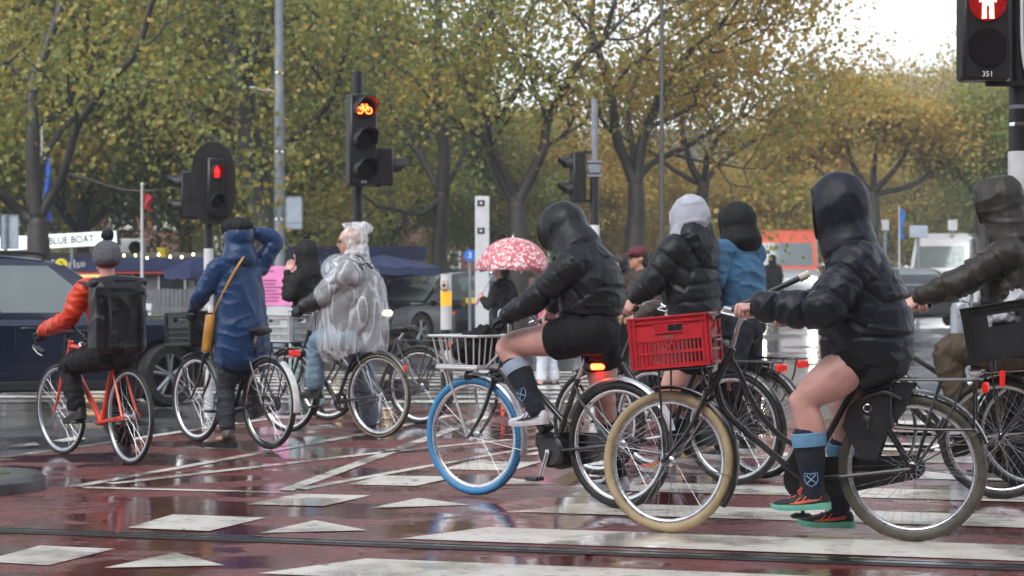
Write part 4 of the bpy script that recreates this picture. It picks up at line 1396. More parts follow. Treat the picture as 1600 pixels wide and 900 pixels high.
P1.hood(M_NAVYJ, J, (0.142, 0.158, 0.192), (0, -0.012, 0.010), 0.045, 0.120, (0.10, 0.125), wr=0.010)
for S, cu in (('L', True), ('R', True)):
    kn, an = J['kn' + S], J['an' + S]
    P1.sock(kn, an, 0.36, 0.080, 0.074, 0.052, M_SOCK, M_SOCKB, 0.062, (kn * 0.10 + an * 0.90 + A(0, 0, 0.02), A(*B1.l, 0), 0.062) if S == 'L' else None)
    P1.shoe(an, J['toe' + S], upper=M_KSHOE, sole=M_MINT, trim=M_CORAL, lace=M_CORAL, L=0.285, side=1 if S == 'L' else -1)


# ---------------------------------------------------------------- e-bike with blue front tyre
def cfg2(b):
    g = lx(b, 765, 507, 0.27)
    return dict(type='ebike', paint=M_GREENF, front_tyre=M_BLUETY, rear_tyre=M_RUB, tw=0.05, head_bottom=(b.wb - 0.20, 0, 0.74), head_top=(b.wb - 0.27, 0, 0.90),
                bb=(0.47, 0, 0.30), seat_cluster=(0.30, 0, 0.72), saddle=(0.22, 0.93), bar=(b.wb - 0.30, 1.10), bar_style='flat', grip_x=g[0] - 0.06, grip_y=0.24, grip_z=g[2],
                crank=70, chain='case', fender=mat('silver_mudguard', (0.55, 0.56, 0.58), 0.3, 0.7, 0.1), front_fender=(70, 195), rear_fender=(20, 165), steer=4, carrier=False,
                lamp_at=(b.wb + 0.03, 0, 0.72), dark_stay=False, rear_light=M_REDON)


B2 = Bike('dark green electric bicycle with light blue front tyre and silver front basket', G(968, 797), G(741, 776.5), cfg2)
mo = MB(); mo.lathe([(0.0005, -0.05), (0.08, -0.05), (0.095, -0.035), (0.095, 0.035), (0.08, 0.05), (0.0005, 0.05)], (0.47, 0, 0.30), 'y', 24); mo.box((0.53, 0, 0.36), (0.14, 0.075, 0.10), bev=0.02)
part(mo, 'motor', M_PLAST, B2.root)
bt = MB(); p0 = A(0.52, 0, 0.42); p1 = A(0.66, 0, 0.58); bt.tube([p0, p1], (0.045, 0.04), 10); part(bt, 'battery', M_PLAST, B2.root)
rl = MB(); rl.box((0.155, 0.0, 0.80), (0.05, 0.09, 0.035), bev=0.01); part(rl, 'rear_light', M_REDON, B2.root)
rb = MB(); rb.box((0.21, 0, 0.80), (0.09, 0.05, 0.07), bev=0.02); part(rb, 'light_holder', M_PLAST, B2.root)
ck = MB(); ck.box((B2.wb - 0.33, 0.05, 1.135), (0.05, 0.06, 0.035), bev=0.006); part(ck, 'bike_computer', M_PLAST, B2.root)
tp = MB()
for a0 in np.arange(118, 232, 4.2):
    for rr_ in (0.337,):
        tp.tube([(B2.wb + rr_ * math.cos(R_(a0 + q_)), 0.0245, 0.36 + rr_ * math.sin(R_(a0 + q_))) for q_ in (0, 1.3, 2.6)], 0.0035, 4)
part(tp.xf(B2.SM), 'tyre_print', M_PLAST, B2.root, kind='stuff')
# front basket of bent rods
M_BASK = mat('silver_painted_rod', (0.60, 0.61, 0.62), 0.35, 0.3, 0.1)
bk_ = MB(); bx, bz0, bz1 = B2.wb - 0.0, 0.775, 0.965
tl, tw_, bl, bw = 0.19, 0.195, 0.155, 0.16
def rect(mbx, z, l, w, r): mbx.tube([(bx - l, -w, z), (bx + l, -w, z), (bx + l, w, z), (bx - l, w, z), (bx - l, -w, z)], r, 8)
for z, l, w, r in ((bz1, tl, tw_, 0.009), (bz0, bl, bw, 0.011), (bz0 + 0.012, bl, bw, 0.008)):
    for q in (((-l, -w), (l, -w)), ((l, -w), (l, w)), ((l, w), (-l, w)), ((-l, w), (-l, -w))):
        bk_.tube([(bx + q[0][0], q[0][1], z), (bx + q[1][0], q[1][1], z)], r, 8)
    for sx in (-1, 1):
        for sy in (-1, 1): bk_.ell((bx + sx * l, sy * w, z), r * 1.02, None, 8, 6)
for t in np.linspace(-0.86, 0.86, 6):
    for sy in (-1, 1): bk_.tube([(bx + t * bl, sy * bw, bz0), (bx + t * tl, sy * tw_, bz1)], 0.005, 6)
for t in np.linspace(-0.86, 0.86, 7):
    for sx in (-1, 1): bk_.tube([(bx + sx * bl, t * bw, bz0), (bx + sx * tl, t * tw_, bz1)], 0.005, 6)
for t in np.linspace(-0.8, 0.8, 7): bk_.tube([(bx - bl, t * bw, bz0), (bx + bl, t * bw, bz0)], 0.004, 6)
for sy in (-1, 1): bk_.tube([(bx + 0.09, sy * 0.15, bz0), (bx + 0.09, sy * 0.11, bz0 - 0.1), (B2.wb, sy * 0.065, 0.36)], 0.008, 8, 4)
bk_.tube([(bx - bl, 0.08, bz0), (B2.wb - 0.22, 0.03, 0.86)], 0.008, 8); bk_.tube([(bx - bl, -0.08, bz0), (B2.wb - 0.22, -0.03, 0.86)], 0.008, 8)
part(bk_, 'front_basket', M_BASK, B2.root)
# black bag in the basket
g_ = MB(); g_.ell((bx - 0.02, 0.0, bz0 + 0.095), (0.14, 0.145, 0.10)); g_.ell((bx - 0.09, 0.03, bz0 + 0.19), (0.10, 0.12, 0.05)); g_.ell((bx + 0.05, -0.05, bz0 + 0.13), (0.09, 0.10, 0.08))
V, F = cloth(g_, [[(bx - .2, 0, 0.9), (bx + .2, 0, 0.9)]], 0.010, 4, 0.016, 8, 6)
bo = link('bag', mesh_of(V, F, 'bag', M_BLKJ, True, None, False)); bo.matrix_world = on_bike(B2, 0, 0, 0.012); tag(bo, 'crumpled black cloth bag lying in silver front basket', 'bag')

J = std(B2, (925, 512), (912, 425), (893, 383), (876, 357), shL=(897, 415, 0.17), shR=(905, 412, -0.17), elL=(832, 470, 0.26), elR=(872, 462, -0.28),
        hipL=(930, 522, 0.09), knL=(792, 540, 0.13), anL=(838, 640, 0.12), hipR=(936, 525, -0.09), knR=(944, 620, -0.13))
J['toeL'] = h3(B2, -0.10); foot(J, 'R', G(966, 771), h3(B2, 0.0))
grip_arm(B2, J, 'L'); grip_arm(B2, J, 'R')
P2 = Person('cyclist in glossy black hooded puffer jacket and shorts on blue-tyred electric bicycle', (J['pel'][0], J['pel'][1]))
P2.body(J, leg=(0.112, 0.098, 0.066, 0.066, 0.044), voxel=0.010, gloves='L')
P2.upper('jacket', M_PUFF, T_(B2, [(921, 494, 47, .165), (923, 470, 51, .19), (920, 440, 50, .20), (910, 412, 43, .19), (898, 391, 36, .14)]), J, (0.085, 0.070, 0.062, 0.05), voxel=0.0075, smooth=10, wr=0.005, ft=9, fl=4, puff=0.008, period=0.14)
P2.lower('shorts', M_SHORT, J, (0.115, 0.122, 0.122, 0.1), end=0.42, waist=0.165, depth=0.14, wr=0.006, ft=14)
P2.hood(M_PUFF, J, (0.135, 0.150, 0.155), (0, -0.004, 0.008), 0.052, 0.120, (0.095, 0.11), wr=0.010)
for S in 'LR':
    kn, an = J['kn' + S], J['an' + S]
    P2.sock(kn, an, 0.27, 0.080, 0.074, 0.052, M_SOCK, M_SOCKP, 0.062, (kn * 0.26 + an * 0.74, A(*B2.l, 0) - A(0.25, 0, 0), 0.075) if S == 'L' else None)
    P2.shoe(an, J['toe' + S], upper=M_WSHOE, sole=M_WSOLE, trim=M_NAVYT, lace=M_WSOLE, L=0.28, side=1 if S == 'L' else -1)


# ---------------------------------------------------------------- man in the clear plastic poncho
def cfg3(b):
    g = lx(b, 470, 487, 0.25)
    return dict(type='twin', paint=mat('dark_blue_grey_paint', (0.02, 0.024, 0.03), 0.3, coat=0.5), rear_tyre=M_RUB, tw=0.042, head_bottom=(b.wb - 0.2, 0, 0.73), head_top=(b.wb - 0.27, 0, 0.90),
                seat_cluster=(0.26, 0, 0.78), saddle=(0.20, 0.93), bar=(b.wb - 0.33, 1.08), grip_x=g[0], grip_y=0.25, grip_z=g[2], crank=15, chain='open', fender=M_BLK,
                rear_fender=(30, 150), front_carrier=(b.wb + 0.02, 0.80, 0.32, 0.26), carrier=False, lamp_lens=M_GLASS, rear_light=M_REDL, front_tyre=M_RUB)


B3 = Bike('dark bicycle with white front crate ridden by man in clear poncho', G(592, 686), G(450, 677), cfg3)
sw = MB(); sw.lathe([(0.348, -0.0225), (0.336, -0.0228), (0.336, 0.0228), (0.348, 0.0225)], (0, 0, 0.36), 'y', 60, True); part(sw, 'tan_sidewall', M_TANW, B3.root)
rf = MB(); rf.box((-0.30, 0, 0.60), (0.02, 0.05, 0.05), bev=0.008); part(rf, 'rear_light', M_REDL, B3.root)
cr3 = crate('off-white slatted plastic crate on front carrier of the poncho rider', None, on_bike(B3, B3.wb + 0.02, 0, 0.815), 0.40, 0.30, 0.24, M_WHC)
J = std(B3, (548, 520), (552, 440), (552, 402), (546, 378), shL=(550, 425, 0.17), shR=(556, 423, -0.17), elL=(508, 466, 0.26), elR=(520, 462, -0.26),
        hipL=(548, 528, 0.09), knL=(494, 532, 0.13), anL=(492, 607, 0.12), hipR=(556, 530, -0.09), knR=(572, 598, -0.16))
J['toeL'] = h3(B3, -0.03); foot(J, 'R', G(578, 673), h3(B3, 0, -0.4))
J['face'] = nrm(A(-1, -0.10, -0.12))
grip_arm(B3, J, 'L'); grip_arm(B3, J, 'R')
P3 = Person('bald man in glasses wearing clear plastic poncho over dark jacket and jeans', (J['pel'][0], J['pel'][1]))
P3.body(J, M_SKIN2, gloves='LR')
P3.upper('jacket', M_GREYJ, T_(B3, [(552, 520, 34, .18), (554, 490, 36, .20), (556, 455, 34, .205), (556, 425, 27, .19), (553, 405, 17, .10)]), J, (0.085, 0.075, 0.07, 0.052), wr=0.009, puff=0.006, period=0.12)
P3.lower('jeans', M_JEANL, J, (0.11, 0.10, 0.088, 0.085), end=1.95, waist=0.17, wr=0.007, ft=11)
for S in 'LR':
    P3.shoe(J['an' + S], J['toe' + S], upper=mat('brown_grey_suede', (0.06, 0.05, 0.045), 0.8), sole=mat('dark_sole', (0.02, 0.02, 0.02), 0.6), lace=None, L=0.29)
gm = MB(); Mh = P3.Mh; q = lambda x, y, z: J['head'] + Mh @ A(x, y, z)
for sx in (-1, 1):
    ring = [q(sx * 0.034 + 0.024 * math.cos(t), 0.102, 0.012 + 0.019 * math.sin(t)) for t in np.linspace(0, 2 * math.pi, 17)]
    gm.tube(ring, 0.0028, 6); gm.tube([q(sx * 0.058, 0.10, 0.015), q(sx * 0.080, 0.04, 0.018), q(sx * 0.082, -0.02, 0.01)], 0.0026, 6)
gm.tube([q(-0.010, 0.103, 0.014), q(0.010, 0.103, 0.014)], 0.0028, 6)
P3.mbpart(gm, 'glasses', M_PLAST)
# the poncho: thin wrinkled film
mp_ = bpy.data.materials.new('clear_plastic_film'); mp_.use_nodes = True
nt = mp_.node_tree; pb = nt.nodes['Principled BSDF']; tc = nt.nodes.new('ShaderNodeTexCoord')
wv = nt.nodes.new('ShaderNodeTexNoise'); wv.inputs['Scale'].default_value = 3.2; wv.inputs['Detail'].default_value = 1.5; wv.inputs['Distortion'].default_value = 0.5
mpp = nt.nodes.new('ShaderNodeMapping'); mpp.inputs['Scale'].default_value = (2.8, 2.8, 0.6); nt.links.new(tc.outputs['Object'], mpp.inputs['Vector']); nt.links.new(mpp.outputs[0], wv.inputs['Vector'])
ra = nt.nodes.new('ShaderNodeMapRange'); ra.inputs['From Min'].default_value = 0.0; ra.inputs['From Max'].default_value = 0.06; ra.inputs['To Min'].default_value = 0.60; ra.inputs['To Max'].default_value = 0.25  # paler streaks painted into the film as crease highlights
sb2 = nt.nodes.new('ShaderNodeMath'); sb2.operation = 'SUBTRACT'; sb2.inputs[1].default_value = 0.5; nt.links.new(wv.outputs['Fac'], sb2.inputs[0])
ab2 = nt.nodes.new('ShaderNodeMath'); ab2.operation = 'ABSOLUTE'; nt.links.new(sb2.outputs[0], ab2.inputs[0])
nt.links.new(ab2.outputs[0], ra.inputs['Value']); nt.links.new(ra.outputs[0], pb.inputs['Alpha'])
bb_ = nt.nodes.new('ShaderNodeBump'); bb_.inputs['Strength'].default_value = 0.7; bb_.inputs['Distance'].default_value = 0.02
nt.links.new(wv.outputs['Fac'], bb_.inputs['Height']); nt.links.new(bb_.outputs[0], pb.inputs['Normal'])
pb.inputs['Base Color'].default_value = (0.86, 0.89, 0.93, 1); pb.inputs['Roughness'].default_value = 0.14; pb.inputs['Specular IOR Level'].default_value = 0.9
pm = MB(); lat = J['lat']; fw = A(*B3.h, 0)
rows = [(552, 545, 52, .30), (551, 510, 53, .30), (553, 470, 48, .29), (555, 435, 37, .26), (556, 412, 22, .17)]
pm.sweep([(B3.P(x, y, 0), w, d / (FPX / 16.1), lat) for x, y, d, w in rows], 30, 5)
pm.limb([J['shL'], J['shL'] * .4 + J['elL'] * .6, J['elL'] + A(0, 0, 0.01)], [0.13, 0.13, 0.11]); pm.limb([J['shR'], J['shR'] * .4 + J['elR'] * .6, J['elR']], [0.13, 0.13, 0.11])
pm.ell(q(0, 0.12, -0.22), (0.16, 0.15, 0.13), Mh)
V, N, F = remesh(pm, 0.013, 8)
T, C, D = along(V, [[t for t in (B3.P(556, 400, 0), B3.P(553, 460, 0), B3.P(551, 560, 0))]])
ctr = B3.P(553, 470, 0); ang = np.arctan2((V - ctr) @ fw, (V - ctr) @ lat)
fold = np.abs(np.sin(ang * 4.5 + perlin(V * 3.5) * 3.0)) ** 0.6
V = V + N * ((fold - 0.6) * 0.035 * np.clip(T / 0.25, 0.15, 1.2) + 0.010 * perlin(V * np.array([7, 7, 3])) + 0.004 * (1 - 2 * np.abs(perlin(V * np.array([16, 16, 6])))))[:, None]
zc = B3.P(552, 552, 0)[2]
V, F = cut(V, F, lambda c: c[:, 2] > zc - 0.03 + 0.05 * np.sin(ang[0] + c[:, 0] * 9))
po = P3.add((V, F), 'poncho', mp_)
hm = MB(); hm.ell(q(0, -0.035, 0.02), (0.115, 0.12, 0.135), Mh, 20, 14); hm.ell(q(0, -0.12, 0.10), (0.06, 0.09, 0.05), Mh); hm.ell(q(0, 0.0, 0.05), (0.11, 0.085, 0.12), Mh)
hm.sweep([(q(0, -0.04, -0.05), 0.105, 0.11, Mh[:, 0]), (q(0, -0.03, -0.17), 0.12, 0.12, Mh[:, 0])], 16, 3)
V, N, F = remesh(hm, 0.010, 5)
V = V + N * (0.016 * (1 - 2 * np.abs(perlin(V * 11))) + 0.006 * perlin(V * 30))[:, None]
def keep(c):
    d = (c - J['head']) @ Mh
    return d[:, 1] < 0.050 + 0.02 * np.sin(d[:, 2] * 40)
P3.add(cut(V, F, keep), 'poncho_hood', mp_, po)


# ---------------------------------------------------------------- bicycle standing behind the poncho man
B4 = Bike('black bicycle with closed chain case half hidden behind the poncho rider', (-0.87, 17.55), (-1.80, 18.1), dict(type='twin', tw=0.045, crank=20, kickstand=True, carrier=True, saddle=(0.18, 0.90), lamp_lens=M_LAMPON, rear_light=M_REDL))


# ---------------------------------------------------------------- person in the blue raincoat
def cfg5(b):
    g = lx(b, 300, 492, 0.27)
    return dict(type='oma', tw=0.042, rear_tyre=M_RUB, saddle=(0.17, 0.93), seat_cluster=(0.24, 0, 0.78), grip_x=g[0] - 0.04, grip_y=0.27, grip_z=g[2], bar=(b.wb - 0.36, 1.08),
                crank=5, chain='case', fender=mat('grey_mudguard', (0.12, 0.12, 0.13), 0.35), rear_fender=(40, 165), front_carrier=(b.wb + 0.0, 0.80, 0.32, 0.28), carrier=True, carrier_z=0.80, rear_light=M_REDL, rim=M_CHROME)


B5 = Bike('black bicycle with black slatted front crate under rider in blue raincoat', G(420, 704), G(307, 692), cfg5)
wf = fender_mb(0, 0.36, 0.387, 120, 188, 0.058); part(wf, 'white_mudguard_end', M_WHF, B5.root, label='white painted end of rear mudguard')
cr5 = crate('black slatted plastic crate in front of rider in blue raincoat', None, on_bike(B5, B5.wb + 0.0, 0, 0.815, 0.03), 0.40, 0.34, 0.27, M_BLKC, 3)
lv = A(*B5.l, 0)
J = std(B5, (380, 535), (373, 440), (371, 398), (371, 372), elL=(314, 462, 0.30), hipL=(372, 545, 0.09), hipR=(388, 545, -0.09), knL=(352, 610, 0.13), knR=(352, 600, -0.14), anR=(398, 612, -0.12))
J['shL'] = J['che'] * 0.3 + J['nek'] * 0.7 + lv * 0.19 - A(0, 0, 0.05); J['shR'] = J['che'] * 0.3 + J['nek'] * 0.7 - lv * 0.19 - A(0, 0, 0.04)
yR = J['shR'][1]
J['elR'] = W(432, 376, yR + 0.05); J['wrR'] = W(400, 363, yR - 0.02); J['haR'] = W(375, 362, J['head'][1] - 0.12); J['palmR'] = A(0, 1, -0.3); J['curlR'] = 0.3
J['anR'] = B5.pedals['R'] + A(0, 0, 0.09); J['toeR'] = h3(B5, -0.05); J['knR'] = J['hipR'] * .45 + J['anR'] * .55 + A(B5.h[0], B5.h[1], 0) * 0.28 + A(0, 0, 0.08)
foot(J, 'L', G(356, 703), h3(B5, 0, 0.55), 0.105)
grip_arm(B5, J, 'L')
P5 = Person('cyclist in blue raincoat seen from behind, one gloved hand on head', (J['pel'][0], J['pel'][1]))
for S in 'LR': J['hip' + S] = J['hip' + S] + A(B5.h[0], B5.h[1], 0) * 0.06
P5.body(J, gloves='LR', leg=(0.07, 0.062, 0.05, 0.048, 0.038))
P5.upper('raincoat', M_RAINB, T_(B5, [(378, 566, 35, .245), (379, 530, 33, .245), (377, 480, 27, .225), (374, 445, 26, .22), (372, 418, 22, .20), (371, 400, 15, .11)]), J, (0.088, 0.075, 0.066, 0.05), wr=0.0055, ft=5, fl=4, voxel=0.010)
P5.lower('jeans', M_JEAND, J, (0.094, 0.098, 0.078, 0.068), end=1.86, waist=0.165, depth=0.11, wr=0.006, ft=12)
P5.hood(M_RAINB, J, (0.120, 0.130, 0.140), (0, -0.01, 0.01), 0.03, 0.115, (0.085, 0.10), wr=0.009)
cp = MB(); Mh = P5.Mh; cp.ell(J['head'] + Mh @ A(0, 0.0, 0.085), (0.128, 0.15, 0.085), Mh); V, F = cloth(cp, [[J['head'], J['head'] + A(0, 0, 1)]], 0.01, 3, 0.008, 6, 8)
P5.add((V, F), 'cap', M_BLKJ)
for S in 'LR':
    P5.shoe(J['an' + S] - A(0, 0, 0.01), J['toe' + S], upper=M_BOOT, sole=mat('dark_sole', (0.02, 0.02, 0.02), 0.6), L=0.285, high=0.015)
    bt = MB(); an = J['an' + S]; u = nrm(J['kn' + S] - an); bt.limb([an - u * 0.03, an + u * 0.03, an + u * 0.085], [0.05, 0.052, 0.056]); P5.add(cloth(bt, [[an, an + u]], 0.009, 3, 0.004, 10, 8), 'boot_shaft', M_BOOT)
# mustard shoulder bag with strap
Y5 = J['che'][1] - 0.26
sp = [W(385, 393, J['che'][1] + 0.02), W(380, 402, J['che'][1] - 0.14), W(362, 432, J['che'][1] - 0.19), W(345, 466, J['che'][1] - 0.19), W(333, 494, J['che'][1] - 0.16)]
bgm = MB(); st_ = [(p, 0.010, 0.004, A(0.9, 0.1, 0.35)) for p in sp]; bgm.sweep(st_, 8, 5)
bg_ = thing('shoulder_bag', 'narrow mustard leather shoulder bag hanging from strap over blue raincoat', 'bag', tuple(W(325, 540, J['che'][1] - 0.16)))
V, F = bgm.arrays(); part(MB().add(V - np.array(bg_.location), F), 'strap', M_MUST, bg_)
c0 = W(326, 518, J['che'][1] - 0.16) - np.array(bg_.location)
p_ = MB(); rings = []
for (z, wx, wy) in ((-0.16, 0.038, 0.02), (-0.15, 0.041, 0.03), (0.0, 0.041, 0.034), (0.12, 0.041, 0.03), (0.135, 0.038, 0.02)):
    rings.append(np.array([c0 + A(wx * math.cos(t) * (1 if True else 1) + z * 0.12, wy * math.sin(t), z) for t in np.linspace(0, 2 * math.pi, 16, endpoint=False)]))
p_.rings(rings); part(p_, 'pouch', M_MUST, bg_)
p_ = MB(); p_.lathe([(0.024, 0), (0.026, 0.05), (0.022, 0.06), (0.0005, 0.062)], c0 + A(0.018, 0, 0.15), 'z', 14); part(p_, 'bottle_cap', mat('white_plastic', (0.65, 0.66, 0.66), 0.4), bg_)


# ---------------------------------------------------------------- courier on the orange bicycle
def cfg6(b):
    return dict(type='sport', paint=M_ORF, R=0.345, tw=0.03, rear_tyre=M_RUB, fender=None, carrier=False, lamp=False, chain='open', bb=(0.43, 0, 0.28), seat_cluster=(0.24, 0, 0.80), down_r=0.022, top_r=0.016,
                saddle=(0.19, 0.93), head_bottom=(b.wb - 0.13, 0, 0.74), head_top=(b.wb - 0.175, 0, 0.86), bar=(b.wb - 0.14, 0.93), bar_style='drop', crank=0, bar_mat=M_PLAST, rim=mat('dark_rim_silver_edge', (0.45, 0.47, 0.5), 0.3, 0.9), steer=6)


B6 = Bike('orange sport bicycle with thin tyres beside the dark blue car', G(203, 728), G(95, 712), cfg6)
lv = A(*B6.l, 0)
J = std(B6, (180, 548), (172, 470), (168, 438), (166, 405), hipL=(170, 552, 0.10), hipR=(190, 552, -0.10), anL=(128, 640, 0.11), knL=(112, 562, 0.14))
J['shL'] = J['che'] + lv * 0.20 + A(0, 0, 0.08); J['shR'] = J['che'] - lv * 0.20 + A(0, 0, 0.08)
J['elL'] = B6.P(106, 500, 0.30); J['elR'] = J['shR'] - lv * 0.06 + A(B6.h[0] * 0.2, B6.h[1] * 0.2, -0.22)
J['knL'] = B6.P(108, 570, 0.12); J['anL'] = B6.pedals['L'] + A(0, 0, 0.09); J['toeL'] = h3(B6, -0.25)
J['knR'] = B6.P(192, 620, -0.13); foot(J, 'R', G(196, 712), h3(B6, 0, -0.2))
for S in 'LR':
    sg = 1 if S == 'L' else -1
    c = B6.w(B6.wb - 0.08, sg * 0.21, 0.92); J['ha' + S] = c; J['ax' + S] = A(*B6.h, -0.3); J['wr' + S] = c + nrm(J['el' + S] - c) * 0.08 + A(0, 0, 0.02)
P6 = Person('courier in orange rain jacket and grey bobble hat on orange bicycle', (J['pel'][0], J['pel'][1]))
P6.body(J, gloves='LR')
P6.upper('jacket', M_ORJ, T_(B6, [(180, 552, 20, .18), (178, 520, 21, .19), (174, 480, 23, .20), (170, 452, 20, .19), (168, 440, 13, .10)]), J, (0.078, 0.068, 0.058, 0.046), wr=0.010)
P6.lower('trousers', M_BLKJ, J, (0.115, 0.10, 0.085, 0.068), end=1.95, waist=0.175, depth=0.16, wr=0.008, ft=9)
hm = MB(); Mh = P6.Mh; H = J['head']; hm.ell(H + Mh @ A(0, -0.01, 0.045), (0.098, 0.115, 0.10), Mh); hm.sweep([(H + Mh @ A(0, -0.01, -0.01), 0.103, 0.122, Mh[:, 0]), (H + Mh @ A(0, -0.01, 0.04), 0.103, 0.122, Mh[:, 0])], 18, 2)
ho = P6.add(cloth(hm, [[H, H + A(0, 0, 1)]], 0.009, 3, 0.003, 30, 4), 'bobble_hat', M_WOOL)
pm = MB(); pm.ell(H + Mh @ A(0, -0.02, 0.175), 0.045); V, N, F = remesh(pm, 0.006, 1); V = V + N * (0.010 * perlin(V * 90))[:, None]; P6.add((V, F), 'pompom', mat('dark_wool_pompom', (0.012, 0.014, 0.02), 0.9), ho)
for S in 'LR': P6.shoe(J['an' + S], J['toe' + S], upper=M_KSHOE, sole=mat('dark_sole', (0.02, 0.02, 0.02), 0.6), L=0.29)
# roll-top backpack
bp0 = J['che'] - A(B6.h[0], B6.h[1], 0) * 0.26 + lv * 0.075; yaw6 = math.atan2(B6.h[1], B6.h[0])
bpk = thing('backpack', 'large black roll-top courier backpack on the orange jacket', 'backpack', (bp0[0], bp0[1], J['pel'][2] - 0.02), yaw6)
hz = (W(180, 425, bp0[1])[2] - W(180, 540, bp0[1])[2])
m_ = MB(); m_.box((0, 0, hz / 2), (0.22, 0.40, hz), bev=0.045); V, F = cloth(m_, [[(0, 0, 0), (0, 0, hz)]], 0.011, 4, 0.005, 5, 4)
link('pack_body', mesh_of(V, F, 'pack_body', M_PACK, True, None, False), bpk)
m_ = MB(); m_.sweep([((0.0, -0.20, hz - 0.01), 0.06, 0.035, (1, 0, 0)), ((0.0, 0.0, hz + 0.005), 0.062, 0.036, (1, 0, 0)), ((0.0, 0.20, hz - 0.02), 0.06, 0.035, (1, 0, 0))], 14, 4); part(m_, 'rolled_top', M_PACK, bpk)
m_ = MB()
for sy in (-1, 1):
    m_.sweep([((-0.115, sy * 0.13, 0.05), 0.018, 0.005, (0, 1, 0)), ((-0.128, sy * 0.13, hz * 0.5), 0.018, 0.005, (0, 1, 0)), ((-0.09, sy * 0.13, hz), 0.018, 0.005, (0, 1, 0))], 8, 4)
    m_.sweep([((0.10, sy * 0.15, hz * 0.9), 0.025, 0.008, (0, 1, 0)), ((0.25, sy * 0.16, hz * 0.98), 0.025, 0.008, (0, 1, 0)), ((0.38, sy * 0.16, hz * 0.75), 0.025, 0.008, (0, 1, 0)), ((0.33, sy * 0.19, hz * 0.4), 0.02, 0.006, (0, 1, 0)), ((0.10, sy * 0.18, hz * 0.2), 0.015, 0.006, (0, 1, 0))], 8, 4)
part(m_, 'strap', M_PACK, bpk)


# ---------------------------------------------------------------- pair behind the red crate: white hood and denim
def cfg7(b):
    g = lx(b, 992, 482, 0.26)
    return dict(type='twin', tw=0.042, saddle=(0.18, 0.90), grip_x=g[0], grip_y=0.26, grip_z=g[2], bar=(b.wb - 0.33, g[2] + 0.02), crank=10, carrier=True, rear_light=M_REDL, bell=None)


B7 = Bike('black bicycle under rider in light grey hood, between blue-tyred and red-crate bicycles', G(1146, 760), (0.57, 12.5), cfg7)
lv = A(*B7.l, 0)
J = std(B7, (1092, 520), (1078, 415), (1074, 370), (1074, 345), elL=(1022, 438, 0.28), elR=(1050, 440, -0.28), shL=(1052, 392, 0.18), shR=(1096, 392, -0.18), hipL=(1086, 525, 0.09), hipR=(1098, 525, -0.09), knL=(1046, 610, 0.15), knR=(1076, 612, -0.15))
J['face'] = nrm(A(B7.h[0], B7.h[1] * 1.2, -0.05))
foot(J, 'L', G(1040, 744), h3(B7)); foot(J, 'R', G(1078, 728), h3(B7))
grip_arm(B7, J, 'L'); grip_arm(B7, J, 'R')
P7 = Person('cyclist in black puffer jacket with light grey hood up', (J['pel'][0], J['pel'][1]))
P7.body(J, gloves=None, leg=(0.10, 0.092, 0.066, 0.064, 0.044))
P7.upper('jacket', M_PUFF, T_(B7, [(1088, 500, 36, .20), (1084, 470, 38, .215), (1080, 435, 38, .22), (1076, 400, 32, .20), (1074, 378, 22, .12)]), J, (0.095, 0.085, 0.072, 0.055), wr=0.005, puff=0.009, period=0.11)
P7.lower('shorts', M_SHORT, J, (0.125, 0.12, 0.12, 0.1), end=0.5, waist=0.185, wr=0.006, ft=14)
P7.hood(M_GREYH, J, (0.125, 0.138, 0.155), (0, -0.01, 0.015), 0.045, 0.12, (0.085, 0.10), wr=0.022)
hd = MB(); hd.sweep([(J['nek'] + A(*B7.h, 0) * -0.06 + A(0, 0, 0.04), 0.16, 0.10, lv), (J['nek'] - A(*B7.h, 0) * 0.13 - A(0, 0, 0.07), 0.15, 0.07, lv), (J['nek'] - A(*B7.h, 0) * 0.17 - A(0, 0, 0.2), 0.08, 0.04, lv)], 16, 4)
P7.add(cloth(hd, [[J['nek'], J['nek'] - A(0, 0, 1)]], 0.012, 4, 0.008), 'folded_hood', M_PUFF)
for S in 'LR':
    P7.sock(J['kn' + S], J['an' + S], 0.30, 0.068, 0.064, 0.05, M_SOCK, M_SOCKP, 0.06)
    P7.shoe(J['an' + S], J['toe' + S], upper=M_WSHOE if S == 'R' else mat('red_yellow_trainer', (0.55, 0.09, 0.05), 0.5), sole=M_WSOLE, trim=mat('yellow_trim', (0.75, 0.5, 0.03), 0.5), lace=M_WSOLE, L=0.28)

B8 = Bike('black bicycle with rear carrier and red reflectors under rider in denim', G(1188, 750), (0.98, 12.95), dict(type='oma', tw=0.045, saddle=(0.18, 0.92), crank=5, carrier=True, carrier_z=0.80, rear_light=M_REDL, hoop=False, skirt=True))
lv = A(*B8.l, 0)
J = std(B8, (1158, 505), (1155, 415), (1152, 372), (1149, 348), elL=(1120, 440, 0.27), elR=(1148, 440, -0.27), hipL=(1150, 512, 0.09), hipR=(1162, 512, -0.09), knL=(1140, 600, 0.16), knR=(1172, 600, -0.15))
J['shL'] = J['che'] + lv * 0.17 + A(0, 0, 0.09); J['shR'] = J['che'] - lv * 0.17 + A(0, 0, 0.09)
foot(J, 'L', G(1128, 722), h3(B8)); foot(J, 'R', G(1168, 712), h3(B8))
grip_arm(B8, J, 'L'); grip_arm(B8, J, 'R')
P8 = Person('cyclist in blue denim jacket with black hood, back turned', (J['pel'][0], J['pel'][1]))
P8.body(J)
P8.upper('denim_jacket', M_DENIM, T_(B8, [(1160, 492, 28, .18), (1160, 460, 30, .19), (1158, 425, 30, .195), (1154, 395, 25, .18), (1152, 375, 16, .10)]), J, (0.082, 0.07, 0.062, 0.05), wr=0.008)
P8.lower('jeans', M_JEAND, J, (0.125, 0.105, 0.085, 0.075), end=1.93, waist=0.185, depth=0.15, wr=0.007)
